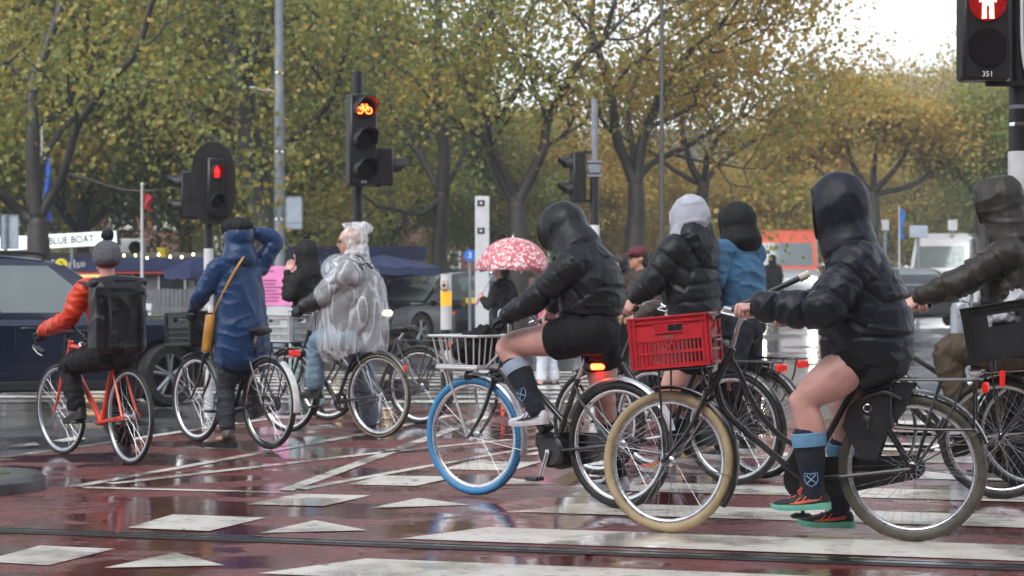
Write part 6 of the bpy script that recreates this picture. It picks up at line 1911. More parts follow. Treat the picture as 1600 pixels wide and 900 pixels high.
# white barrier
wb_ = thing('barrier', 'low white street barrier behind the black front crate', 'barrier', (kx(284), 36.0, gz(36)))
mb = MB(); mb.box((0, 0, 0.98), (0.62, 0.05, 0.14), bev=0.01); part(mb, 'top_board', M_WHT, wb_); mb = MB(); mb.box((0, 0, 0.70), (0.62, 0.05, 0.10), bev=0.01); part(mb, 'lower_board', M_WHT, wb_)
for a in (-0.26, 0.0, 0.26): mb = MB(); mb.box((a, 0.045, 0.52), (0.05, 0.04, 1.03)); part(mb, 'upright', M_WHT, wb_)
for a in (-0.26, 0.26): mb = MB(); mb.box((a, 0.0, 0.03), (0.08, 0.45, 0.06), bev=0.01); part(mb, 'foot', M_PLAST, wb_)
# pink poster panel
yq = 30.0; sq = FPX / yq
pk = thing('poster_stand', 'pink advertising panel on white base behind blue raincoat', 'poster', ((434 - 800) / sq, yq, 0))
z0, z1 = W(0, 477, yq)[2], W(0, 417, yq)[2]
mb = MB(); mb.box((0, 0, (z0 + z1) / 2), (0.58, 0.05, z1 - z0 + 0.02), bev=0.006); part(mb, 'panel', mat('pink_poster', (0.62, 0.20, 0.42), 0.45, 0, 0.05), pk)
mb = MB(); mb.box((0, 0, z0 - 0.10), (0.60, 0.06, 0.16), bev=0.006); part(mb, 'white_footer', M_CONC, pk)
mb = MB(); mb.box((0, 0, z0 - 0.20), (0.62, 0.10, 0.05)); part(mb, 'plinth', M_SIGB, pk)
for a in (-0.22, 0.22): mb = MB(); mb.box((a, 0, (z0 - 0.22) / 2), (0.07, 0.07, z0 - 0.22), bev=0.01); part(mb, 'leg', M_CONC, pk)
mb = MB()
for i, (w_, zz_) in enumerate(((0.20, 0.55), (0.24, 0.40), (0.22, 0.345), (0.30, 0.29), (0.24, 0.235), (0.34, 0.18), (0.27, 0.125), (0.25, 0.07))):
    x = -0.26; 
    while x < -0.26 + w_:
        ww = random.uniform(0.018, 0.034); mb.box((x + ww / 2, -0.027, z0 + zz_), (ww * 0.8, 0.004, 0.024 * random.uniform(0.8, 1.2))); x += ww
part(mb, 'print', mat('plum_print', (0.20, 0.02, 0.12), 0.5), pk, False, kind='stuff')


# parasols, closed-square dark blue
def parasol(px, py, y, w, label, ridge=0.30):
    s = FPX / y; x = (px - 800) / s; z = W(0, py, y)[2] - gz(y)
    t = thing('parasol', label, 'parasol', (x, y, gz(y)))
    mb = MB(); mb.lathe([(0.03, 0), (0.03, z)], (0, 0, 0), 'z', 10); part(mb, 'pole', M_POLEG, t)
    mb = MB(); rings = []
    for k, zz_ in ((1.0, -ridge - 0.16), (1.0, -ridge), (0.66, -ridge * 0.62), (0.33, -ridge * 0.3), (0.02, 0.0)):
        ring = []
        for j in range(24):
            a = 2 * math.pi * j / 24 + math.pi / 4; rr = w / 2 * 1.25 / max(abs(math.cos(a - math.pi / 4)), abs(math.sin(a - math.pi / 4))) / 1.25
            sag = -0.03 * abs(math.sin(2 * (a - math.pi / 4))) * 0 + (0.025 * math.cos(8 * a) if k > 0.9 else 0.012 * math.cos(8 * a))
            ring.append((rr * k * math.cos(a), rr * k * math.sin(a), z + zz_ + sag))
        rings.append(np.array(ring))
    mb.rings(rings); part(mb, 'canopy', mat('dark_blue_canvas', (0.018, 0.028, 0.10), 0.55, 0, 0.15, 3, bump=0.1), t)
    mb = MB(); mb.lathe([(0.3, 0), (0.3, 0.06), (0.05, 0.1)], (0, 0, 0), 'z', 20); part(mb, 'base', M_SIGB, t)
parasol(306, 402, 37, 0.9, 'dark blue parasol left of the blue raincoat', 0.28)
parasol(528, 403, 40, 2.2, 'dark blue parasol canopy left of poncho hood', 0.3)
parasol(598, 399, 39, 1.7, 'dark blue parasol right of poncho rider, above black car', 0.26)
# awning box behind them
aw = thing('awning', 'long dark blue awning behind the poncho rider', 'awning', ((570 - 800) / FPX * 46, 46, gz(46)))
s46 = FPX / 46
mb = MB(); zt = W(0, 385, 46)[2] - gz(46); mb.prism([(0, zt), (2.2, zt), (0, zt - 0.35)], (-1.9, 0, 0), (0, 1, 0), (0, 0, 1), (3.4, 0, 0)); part(mb, 'canvas', M_KIOSK, aw, False)
mb = MB()
for a in (-1.8, 1.4): mb.tube([(a, 0.05, 0), (a, 0.05, zt - 0.3)], 0.03, 8)
part(mb, 'posts', M_POLEG, aw, kind='stuff')

# flags
def flag(px, py0, py1, y, col, label, h):
    x = (px - 800) / FPX * y
    t = thing('flagpole', label, 'flag', (x, y, gz(y)))
    mb = MB(); mb.lathe([(0.035, 0), (0.025, h), (0.04, h + 0.02), (0.0005, h + 0.06)], (0, 0, 0), 'z', 10); part(mb, 'pole', M_POLEW, t)
    z0, z1 = W(0, py1, y)[2] - gz(y), W(0, py0, y)[2] - gz(y)
    mb = MB(); rings = []
    for k in range(10):
        f = k / 9; z = z1 + (z0 - z1) * f; w = 0.13 + 0.03 * math.sin(f * 7)
        rings.append(np.array([(0.03 + w * t_, 0.02 + 0.05 * math.sin(t_ * 5 + f * 4), z - 0.06 * t_) for t_ in np.linspace(0, 1, 6)] + [(0.03 + w * t_, 0.026 + 0.05 * math.sin(t_ * 5 + f * 4), z - 0.06 * t_) for t_ in np.linspace(1, 0, 6)]))
    mb.rings(rings); part(mb, 'flag', mat('flag_' + label.split()[0], col, 0.6, 0, 0.3, 10), t)
flag(66, 242, 342, 38, (0.03, 0.10, 0.50), 'blue limp flag hanging on pole beside left tree', 4.6)
flag(222, 300, 326, 33, (0.40, 0.02, 0.03), 'red limp flag on thin white pole left of signal board', 3.2)
flag(1405, 326, 372, 60, (0.02, 0.16, 0.55), 'narrow blue banner on mast beyond white van', 3.4)


# ================================================================== vehicles
M_TYRE = M_RUB
M_ARCH = mat('wheel_arch_black', (0.01, 0.01, 0.01), 0.7)
M_CGLASS = mat('car_glass', (0.16, 0.19, 0.19), 0.06, 0.35, 0.1, 3, spec=0.8)
M_HEADON = mat('car_headlight_on', (0.9, 0.9, 0.8), 0.2, emit=(1.0, 0.95, 0.82), estr=60)
M_HEADDIM = mat('car_headlight_warm', (0.9, 0.8, 0.6), 0.2, emit=(1.0, 0.84, 0.5), estr=3)
M_TAILON = mat('tail_light_on', (0.5, 0.02, 0.01), 0.2, emit=(1.0, 0.06, 0.02), estr=7)
M_PLATE = mat('yellow_plate', (0.72, 0.48, 0.01), 0.4)
M_PLATEB = mat('blue_plate', (0.02, 0.22, 0.62), 0.4)


def car(label, loc, yaw, paint, L=4.6, Wd=1.82, H=1.5, belt=0.92, hood=0.88, style='hatch', wheel_r=0.33, head=None, tail=None, plate=None, rear_plate=None, steer=0, cat='car', roof=None, axles=None, gh=None, rails=False, trim=None):
    """vehicle pointing along its +x; lofted lower body with cut wheel arches, glazed upper body, wheels, lamps"""
    t = thing(cat.replace(' ', '_'), label, cat, loc, yaw)
    xr, xf = -L / 2, L / 2
    ax_r, ax_f = axles or (xr + 0.80, xf - 0.88)
    gh = gh or {'hatch': (xr + 0.12, xr + 0.62, xf - 2.05, xf - 1.12), 'sedan': (xr + 0.55, xr + 1.25, xf - 2.15, xf - 1.2), 'van': (xr + 0.03, xr + 0.10, xf - 1.5, xf - 0.75)}[style]
    W2 = Wd / 2
    def top(x):
        if x > gh[3]: 
            f = (x - gh[3]) / (xf - gh[3]); return hood + (belt - hood) * (1 - f) - 0.16 * f ** 3
        if style == 'sedan' and x < gh[0]: return belt - 0.02
        return belt
    X = sorted(set(np.round(list(np.linspace(xr, xf, 25)) + [xr + 0.04, xr + 0.1, xf - 0.04, xf - 0.12], 3)))
    rings = []
    for x in X:
        e = min((x - xr), (xf - x)); kx_ = 1 - 0.16 * max(0, 1 - e / 0.55) ** 2.2
        w = W2 * kx_; zb = 0.20 + 0.10 * max(0, 1 - e / 0.5); zt_ = top(x) - 0.10 * max(0, 1 - e / 0.10) ** 2
        half = [(w * 0.86, zb), (w * 0.985, zb + 0.10), (w * 1.0, zb + (zt_ - zb) * 0.38), (w * 0.985, zb + (zt_ - zb) * 0.62), (w * 0.975, zt_ - 0.09), (w * 0.93, zt_ - 0.025), (w * 0.82, zt_), (w * 0.4, zt_ + 0.012)]
        ring = [(x, a, b) for a, b in half] + [(x, -a, b) for a, b in half[::-1]]
        rings.append(np.array(ring))
    mb = MB(); mb.rings(rings); V, F = mb.arrays()
    me = mesh_of(V, F, 'body', paint, True, 35)
    bo = link('body', me, t)
    cut_ = MB()
    for axx in (ax_r, ax_f):
        for sy in (-1, 1):
            cut_.lathe([(wheel_r + 0.055, -0.16), (wheel_r + 0.055, 0.16)], (axx, sy * (W2 - 0.06), wheel_r + 0.01), 'y', 28)
    V, F = cut_.arrays(); cme = mesh_of(V, F, 'c', M_ARCH, False); co = link('c', cme)
    co.parent = t
    bpy.context.view_layer.update()
    md = bo.modifiers.new('b', 'BOOLEAN'); md.operation = 'DIFFERENCE'; md.object = co; md.solver = 'EXACT'
    md.material_mode = 'TRANSFER'
    dg = bpy.context.evaluated_depsgraph_get(); me2 = bpy.data.meshes.new_from_object(bo.evaluated_get(dg))
    bo.modifiers.clear(); bo.data = me2
    me2.polygons.foreach_set('use_smooth', np.ones(len(me2.polygons), bool)); me2.set_sharp_from_angle(angle=R_(30))
    bpy.data.objects.remove(co)
    # upper body
    bw, tw2 = W2 * 0.93, W2 * (0.72 if style != 'van' else 0.86)
    rb = []
    N_ = 6
    def section(f):
        z = belt - 0.02 + (H - belt + 0.02) * f
        g = f ** 1.25
        x0 = gh[0] + (gh[1] - gh[0]) * g; x3 = gh[3] + (gh[2] - gh[3]) * (f ** 0.92); w = bw + (tw2 - bw) * f ** 1.15
        return z, x0, x3, w
    rings = []
    for f in (0, 0.2, 0.4, 0.6, 0.8, 0.93, 1.0):
        z, x0, x3, w = section(min(f, 1)); sh = 0.0 if f < 0.93 else (0.05 if f < 1 else 0.14)
        x0 += sh * 1.2; x3 -= sh * 1.6; w -= sh * 0.55
        ring = []
        for q in np.linspace(-1, 1, 7): ring.append((x3 + 0.10 * (1 - q * q) * (1 - f * .6), q * w * 0.96, z))
        for q in np.linspace(0, 1, 7)[1:-1]: ring.append((x3 + (x0 - x3) * q, w * (1 + 0.0 * math.sin(q * math.pi)), z + (0.0 if f < 1 else 0.03 * math.sin(q * math.pi))))
        for q in np.linspace(1, -1, 7): ring.append((x0 - 0.05 * (1 - q * q) * (1 - f * .6), q * w * 0.96, z))
        for q in np.linspace(1, 0, 7)[1:-1]: ring.append((x3 + (x0 - x3) * q, -w, z + (0.0 if f < 1 else 0.03 * math.sin(q * math.pi))))
        rings.append(np.array(ring))
    mb = MB(); mb.rings(rings); part(mb, 'upper_body', roof or paint, t, True, 50)
    # glass
    def pane(name, fn, n=6, m_=M_CGLASS, off=0.006):
        mb = MB(); R0 = []; R1 = []
        pts = [fn(a) for a in np.linspace(0, 1, n)]
        lo = np.array([p[0] for p in pts]); hi = np.array([p[1] for p in pts])
        mb.rings([np.vstack([lo, lo[::-1] - (np.array(pts[0][2]) * 0.02)]), np.vstack([hi, hi[::-1] - (np.array(pts[0][2]) * 0.02)])])
        return part(mb, name, m_, t, True, 40)
    def side(qa, qb, sy):
        def fn(a):
            q = qa + (qb - qa) * a
            out = []
            for f in (0.10, 0.86):
                z, x0, x3, w = section(f); out.append(A(x3 + (x0 - x3) * q, sy * (w + 0.007), z))
            return out[0], out[1], A(0, sy, 0)
        return fn
    cuts = {'hatch': ((0.09, 0.42), (0.45, 0.74), (0.78, 0.93)), 'sedan': ((0.10, 0.48), (0.52, 0.88)), 'van': ((0.06, 0.30),)}[style]
    for sy in (-1, 1):
        for qa, qb in cuts: pane('side_window', side(qa, qb, sy))
    def fr(a):
        q = -0.88 + 1.76 * a; out = []
        for f in (0.08, 0.88 if style != 'van' else 0.66):
            z, x0, x3, w = section(f); out.append(A(x3 + 0.10 * (1 - q * q) * (1 - f * .6) + 0.012, q * w * 0.96, z))
        return out[0], out[1], A(1, 0, 0)
    pane('windscreen', fr, 8)
    def re(a):
        q = -0.86 + 1.72 * a; out = []
        for f in (0.14, 0.84):
            z, x0, x3, w = section(f); out.append(A(x0 - 0.05 * (1 - q * q) * (1 - f * .6) - 0.012, q * w * 0.96, z))
        return out[0], out[1], A(-1, 0, 0)
    pane('rear_window', re, 8)
    # wheels
    for axx, front in ((ax_r, 0), (ax_f, 1)):
        for sy in (-1, 1):
            r = wheel_r
            mb = MB(); mb.lathe([(r * 0.66, -0.10), (r * 0.90, -0.105), (r * 0.985, -0.08), (r, 0), (r * 0.985, 0.08), (r * 0.90, 0.105), (r * 0.66, 0.10)], (0, 0, 0), 'y', 36, True)
            w_ = part(mb, 'wheel', M_TYRE, t); w_.location = (axx, sy * (W2 - 0.12), r + 0.004); w_.rotation_euler = (0, 0, R_(steer) if front else 0)
            mb = MB(); mb.lathe([(r * 0.67, sy * 0.05), (r * 0.70, sy * 0.095), (r * 0.64, sy * 0.09), (r * 0.60, sy * 0.04)], (0, 0, 0), 'y', 32, True); mb.lathe([(0.0005, sy * 0.03), (r * 0.17, sy * 0.03), (r * 0.14, sy * 0.085), (0.0005, sy * 0.09)], (0, 0, 0), 'y', 16)
            for k in range(5):
                for dl in (-0.16, 0.16):
                    a = k * 2 * math.pi / 5 + 0.3; mb.tube([(r * 0.1 * math.cos(a), sy * 0.08, r * 0.1 * math.sin(a)), (r * 0.64 * math.cos(a + dl), sy * 0.075, r * 0.64 * math.sin(a + dl))], (0.026, 0.02), 6)
            part(mb, 'rim', mat('alloy_rim', (0.35, 0.36, 0.38), 0.35, 0.9), w_)
            mb = MB(); mb.lathe([(r * 0.62, sy * -0.02), (r * 0.62, sy * 0.01)], (0, 0, 0), 'y', 24); part(mb, 'brake_disc', M_ARCH, w_)
    # lamps, plates, mirrors, handles, bumper lines
    for sy in (-1, 1):
        zl = hood - 0.19
        mb = MB(); mb.ell((xf - 0.045, sy * W2 * 0.72, zl), (0.07, 0.12, 0.07)); hl_ = part(mb, 'headlight', head if head else M_GLASS, t)
        mb = MB(); mb.box((xr + 0.055, sy * W2 * 0.76, belt - 0.14), (0.10, 0.30, 0.13), bev=0.03); part(mb, 'tail_light', tail if tail else M_REDL, t)
        z, x0, x3, w = section(0.08)
        mb = MB(); mb.ell((x3 - 0.28, sy * (w + 0.14), z + 0.03), (0.07, 0.10, 0.065)); mb.tube([(x3 - 0.28, sy * w, z), (x3 - 0.28, sy * (w + 0.1), z + 0.02)], 0.02, 6); part(mb, 'wing_mirror', M_SIGB if style != 'van' else paint, t)
        for xh in ((x3 - 1.15), (x3 - 2.05)):
            mb = MB(); mb.box((xh, sy * (W2 * 0.985), belt - 0.12), (0.18, 0.03, 0.03), bev=0.01); part(mb, 'door_handle', paint, t)
        for xh in ((x3 - 0.30), (x3 - 1.30), (x3 - 2.2)):
            mb = MB(); mb.box((xh, sy * (W2 * 0.972), 0.62), (0.008, 0.03, 0.56)); part(mb, 'door_seam', M_ARCH, t)
        mb = MB(); mb.box(((ax_r + ax_f) / 2, sy * W2 * 0.965, 0.27), (ax_f - ax_r - 0.8, 0.06, 0.12), bev=0.02); part(mb, 'sill', trim or M_ARCH, t)
        if rails:
            mb = MB(); mb.tube([(gh[1] + 0.1, sy * tw2 * 0.86, H - 0.01), (gh[1] + 0.2, sy * tw2 * 0.88, H + 0.05), (gh[2] - 0.25, sy * tw2 * 0.88, H + 0.05), (gh[2] - 0.1, sy * tw2 * 0.86, H - 0.01)], 0.018, 8, 3); part(mb, 'roof_rail', M_SIGB, t)
    mb = MB(); mb.box((xf - 0.045, 0, hood - 0.30), (0.06, Wd * 0.5, 0.17), bev=0.02); part(mb, 'grille', M_SIGB, t)
    mb = MB(); mb.box((xf - 0.03, 0, 0.36), (0.08, Wd * 0.72, 0.16), bev=0.03); part(mb, 'front_bumper', trim or paint, t)
    mb = MB(); mb.box((xr + 0.03, 0, 0.40), (0.10, Wd * 0.80, 0.20), bev=0.03); part(mb, 'rear_bumper', trim or M_ARCH, t)
    if plate:
        mb = MB(); mb.box((xf + 0.02, 0, 0.42), (0.012, 0.52, 0.11)); p_ = part(mb, 'number_plate', plate[0], t); text(plate[1], 0.085, M_SIGB, p_, (xf + 0.028, 0, 0.42), (R_(90), 0, R_(90)), 'characters') if plate[1] else None
    if rear_plate:
        zp = rear_plate[2] if len(rear_plate) > 2 else belt - 0.16
        mb = MB(); mb.box((xr - 0.012, 0, zp), (0.012, 0.52, 0.115)); p_ = part(mb, 'number_plate', rear_plate[0], t)
        mb = MB(); mb.box((xr - 0.02, 0.235, zp), (0.004, 0.045, 0.112)); part(mb, 'country_band', M_PLATEB, p_)
        if rear_plate[1]: text(rear_plate[1], 0.095, M_SIGB, p_, (xr - 0.020, 0.19, zp), (R_(90), 0, R_(-90)), 'characters', align='LEFT')
    return t


def paint(n, c, r=0.16): return mat(n, c, r, 0.3, 0.06, 3, coat=1.0, rvar=0.3)


PN = paint('navy_car_paint', (0.006, 0.012, 0.035))
car('dark blue estate car cut off by left edge, front wheel turned', (-5.50, 20.45, 0), R_(25), PN, 4.75, 1.88, 1.64, 1.0, 0.98, 'hatch', 0.355, steer=22, rails=True)
car('black car facing left with lit headlight behind poncho rider', ((668 - 800) / FPX * 40, 40.0, gz(40)), R_(180 + 55), paint('black_car_paint', (0.008, 0.009, 0.011)), 4.5, 1.84, 1.56, 0.95, 0.92, 'hatch', 0.35, head=M_HEADDIM, rails=True)
car('grey-green estate car seen from behind, yellow plate', ((757 - 800) / FPX * 41, 42.0, gz(42)), R_(80), paint('grey_green_car_paint', (0.055, 0.075, 0.08)), 4.6, 1.86, 1.54, 0.95, 0.92, 'hatch', 0.34, tail=M_TAILON, rear_plate=(M_PLATE, 'N-29', 0.90))
car('white van with orange-red upper body and bright headlights', ((1228 - 800) / FPX * 58, 58.0, gz(58)), R_(-97), paint('white_van_paint', (0.45, 0.46, 0.47)), 5.6, 2.0, 2.55, 1.35, 1.2, 'van', 0.36, head=M_HEADON, plate=(M_PLATE, ''), cat='van', roof=paint('orange_red_paint', (0.72, 0.10, 0.035)))
car('dark saloon car with lit tail light and blue plate before white van', ((1402 - 800) / FPX * 48, 48.0, gz(48)), R_(97), paint('dark_grey_car_paint', (0.025, 0.028, 0.034)), 4.8, 1.86, 1.45, 0.95, 0.92, 'sedan', 0.33, tail=M_TAILON, rear_plate=(M_PLATEB, '', 0.80))
car('plain white delivery van at right beyond dark saloon', ((1500 - 800) / FPX * 60, 61.5, gz(61)), R_(-112), paint('clean_white_paint', (0.62, 0.63, 0.65)), 5.8, 2.05, 2.55, 1.35, 1.2, 'van', 0.36, cat='van')
car('distant dark car parked behind the umbrella', ((905 - 800) / FPX * 52, 52.0, gz(52)), R_(75), paint('black_car_paint', (0.008, 0.009, 0.011)), 4.4, 1.8, 1.48, 0.95, 0.9, 'hatch', 0.33)

# small far signs at right
for (px, py, y, w, h, m_, lb) in ((1383, 352, 52, 0.20, 0.30, M_CONC, 'small pale box on mast left of blue banner'), (1435, 362, 56, 0.55, 0.36, M_SIGNBK, 'grey-blue sign board beyond dark saloon car'), (1488, 352, 60, 0.30, 0.34, M_CONC, 'pale signal box on mast above white van')):
    x = (px - 800) / FPX * y; z = W(0, py, y)[2] - gz(y)
    t = thing('road_sign', lb, 'sign', (x, y, gz(y)))
    mb = MB(); mb.lathe([(0.05, 0), (0.05, z)], (0, 0.03, 0), 'z', 10); part(mb, 'post', M_POLEG, t); mb = MB(); mb.box((0, -0.02, z), (w, 0.06, h), bev=0.01); part(mb, 'panel', m_, t)


# ================================================================== buildings beyond the trees
M_BRICK = mat('red_brown_brick', (0.13, 0.06, 0.045), 0.75, 0, 0.25, 2.5, bump=0.15, bscale=30)
M_STONE = mat('pale_stone_trim', (0.42, 0.40, 0.37), 0.7, 0, 0.15, 3)
M_WINF = mat('white_window_frame', (0.55, 0.56, 0.57), 0.5)
M_ROOF = mat('dark_slate_roof', (0.05, 0.05, 0.055), 0.5, 0, 0.2, 3)


def building(x0, x1, y, h, label, m=M_BRICK, fl=3.2, sp=2.2):
    g = gz(y); w = x1 - x0; t = thing('brick_building', label, 'building', ((x0 + x1) / 2, y, g), math.pi if y < 0 else 0)
    mb = MB(); mb.box((0, 4, h / 2), (w, 8, h)); wl = part(mb, 'wall', m, t, False)
    mb = MB(); mb.prism([(-0.4, h), (8.4, h), (5.5, h + 3.2), (2.5, h + 3.2)], (-w / 2 - 0.2, 0, 0), (0, 1, 0), (0, 0, 1), (w + 0.4, 0, 0)); part(mb, 'roof', M_ROOF, t, False)
    mb = MB(); mb.box((0, -0.05, h - 0.2), (w + 0.3, 0.35, 0.3)); part(mb, 'cornice', M_STONE, t, False)
    n = max(2, int(w / sp))
    for f in range(int(h / fl)):
        for i in range(n):
            x = -w / 2 + w * (i + 0.5) / n; z = f * fl + 1.75
            mb = MB(); mb.box((x, -0.01, z), (1.0, 0.06, 1.8)); wo_ = part(mb, 'window', M_CGLASS, t, False)
            mb = MB()
            for (a, b, ww, hh) in ((0, .93, 1.16, .09), (0, -.93, 1.16, .09), (-.54, 0, .09, 1.8), (.54, 0, .09, 1.8), (0, 0.2, 1.0, .06), (0, 0, .06, 1.8)): mb.box((x + a, -0.05, z + b), (ww, 0.05, hh))
            part(mb, 'frame', M_WINF, wo_, False)
            mb = MB(); mb.box((x, -0.07, z - 1.05), (1.3, 0.18, 0.12)); part(mb, 'sill', M_STONE, wo_, False)
    return t


building(-34, -16, 92, 7, 'brown brick house row far left behind the trees')
building(-14, 3, 90, 6.6, 'brown brick house with white windows behind the umbrella')
building(5, 19, 100, 6.6, 'brick house behind the orange trees right of centre')
building(24, 44, 150, 9, 'pale far house row below trees at right', mat('pale_brick', (0.24, 0.20, 0.18), 0.75, 0, 0.2, 2))
building(-42, -1, -7.5, 16.5, 'added unseen brick house row behind the camera, shading the foreground, left part', sp=4.0)  # both rows stay out of view, added and sized to shade the foreground riders
building(0, 42, -8, 17.5, 'added unseen brick house row behind the camera, shading the foreground, right part', sp=4.0)
# church-like turrets far away
tx_ = thing('twin_turret_building', 'distant building with two small domed turrets above the trees', 'building', ((1300 - 800) / FPX * 260, 260, gz(260)))
mb = MB(); mb.box((0, 5, 12), (14, 10, 24)); part(mb, 'wall', M_BRICK, tx_, False)
for a, hh in ((-1.8, 31.2), (2.3, 31.5)):
    mb = MB(); mb.lathe([(1.0, 24), (1.0, hh - 0.9)], (a, 2, 0), 'z', 12); part(mb, 'turret', M_STONE, tx_); mb = MB(); mb.lathe([(1.5, hh - 0.9), (1.45, hh), (0.9, hh + 0.9), (0.1, hh + 1.5), (0.04, hh + 2.2)], (a, 2, 0), 'z', 14); part(mb, 'dome', M_ROOF, tx_)
# ================================================================== trees
def leaf_mat(name, cols, scale=0.35):
    m = bpy.data.materials.new(name); m.use_nodes = True
    nt = m.node_tree; b = nt.nodes['Principled BSDF']; L = nt.links.new
    ge = nt.nodes.new('ShaderNodeNewGeometry'); tc = nt.nodes.new('ShaderNodeTexCoord'); nz = nt.nodes.new('ShaderNodeTexNoise')
    nz.inputs['Scale'].default_value = scale; nz.inputs['Detail'].default_value = 3; L(tc.outputs['Object'], nz.inputs['Vector'])
    mr = nt.nodes.new('ShaderNodeMapRange'); mr.inputs['From Min'].default_value = 0.28; mr.inputs['From Max'].default_value = 0.72; L(nz.outputs['Fac'], mr.inputs['Value'])
    mx = nt.nodes.new('ShaderNodeMath'); mx.operation = 'MULTIPLY_ADD'; mx.inputs[1].default_value = 0.50; L(ge.outputs['Random Per Island'], mx.inputs[0])
    m2 = nt.nodes.new('ShaderNodeMath'); m2.operation = 'MULTIPLY'; m2.inputs[1].default_value = 0.55; L(mr.outputs[0], m2.inputs[0]); L(m2.outputs[0], mx.inputs[2])
    cr = nt.nodes.new('ShaderNodeValToRGB'); L(mx.outputs[0], cr.inputs['Fac'])
    el = cr.color_ramp.elements; n = len(cols)
    el[0].position = 0.08; el[0].color = (*cols[0], 1); el[1].position = 0.95; el[1].color = (*cols[-1], 1)
    for i in range(1, n - 1):
        e = el.new(0.08 + 0.87 * i / (n - 1)); e.color = (*cols[i], 1)
    L(cr.outputs[0], b.inputs['Base Color']); b.inputs['Roughness'].default_value = 0.42
    tr = nt.nodes.new('ShaderNodeBsdfTranslucent'); L(cr.outputs[0], tr.inputs['Color'])
    ms = nt.nodes.new('ShaderNodeMixShader'); ms.inputs['Fac'].default_value = 0.5
    L(b.outputs[0], ms.inputs[1]); L(tr.outputs[0], ms.inputs[2]); L(ms.outputs[0], nt.nodes['Material Output'].inputs[0])
    return m


LG = (0.12, 0.18, 0.04); LO = (0.25, 0.25, 0.055); LY = (0.42, 0.32, 0.065); LA = (0.42, 0.19, 0.04); LB = (0.25, 0.11, 0.04)
M_LGREEN = leaf_mat('olive_green_leaves', (LG, (0.16, 0.22, 0.045), LO, (0.27, 0.27, 0.06), LY))
M_LMIX = leaf_mat('yellowing_leaves', (LG, (0.18, 0.22, 0.05), LO, LY, (0.40, 0.23, 0.05)))
M_LMIX2 = leaf_mat('yellow_orange_leaves', (LG, LO, LY, (0.42, 0.25, 0.05), LA))
M_LOR = leaf_mat('orange_brown_leaves', (LO, (0.31, 0.27, 0.06), LY, (0.42, 0.26, 0.055), LA))
M_LDARK = leaf_mat('deep_green_leaves', ((0.08, 0.12, 0.03), LG, (0.16, 0.19, 0.045), LO))
M_BARK = mat('wet_plane_bark', (0.022, 0.018, 0.015), 0.55, 0, 0.45, 5, bump=0.6, bscale=14)
M_BARKG = mat('grey_bark', (0.11, 0.10, 0.085), 0.7, 0, 0.4, 5, bump=0.6, bscale=14)


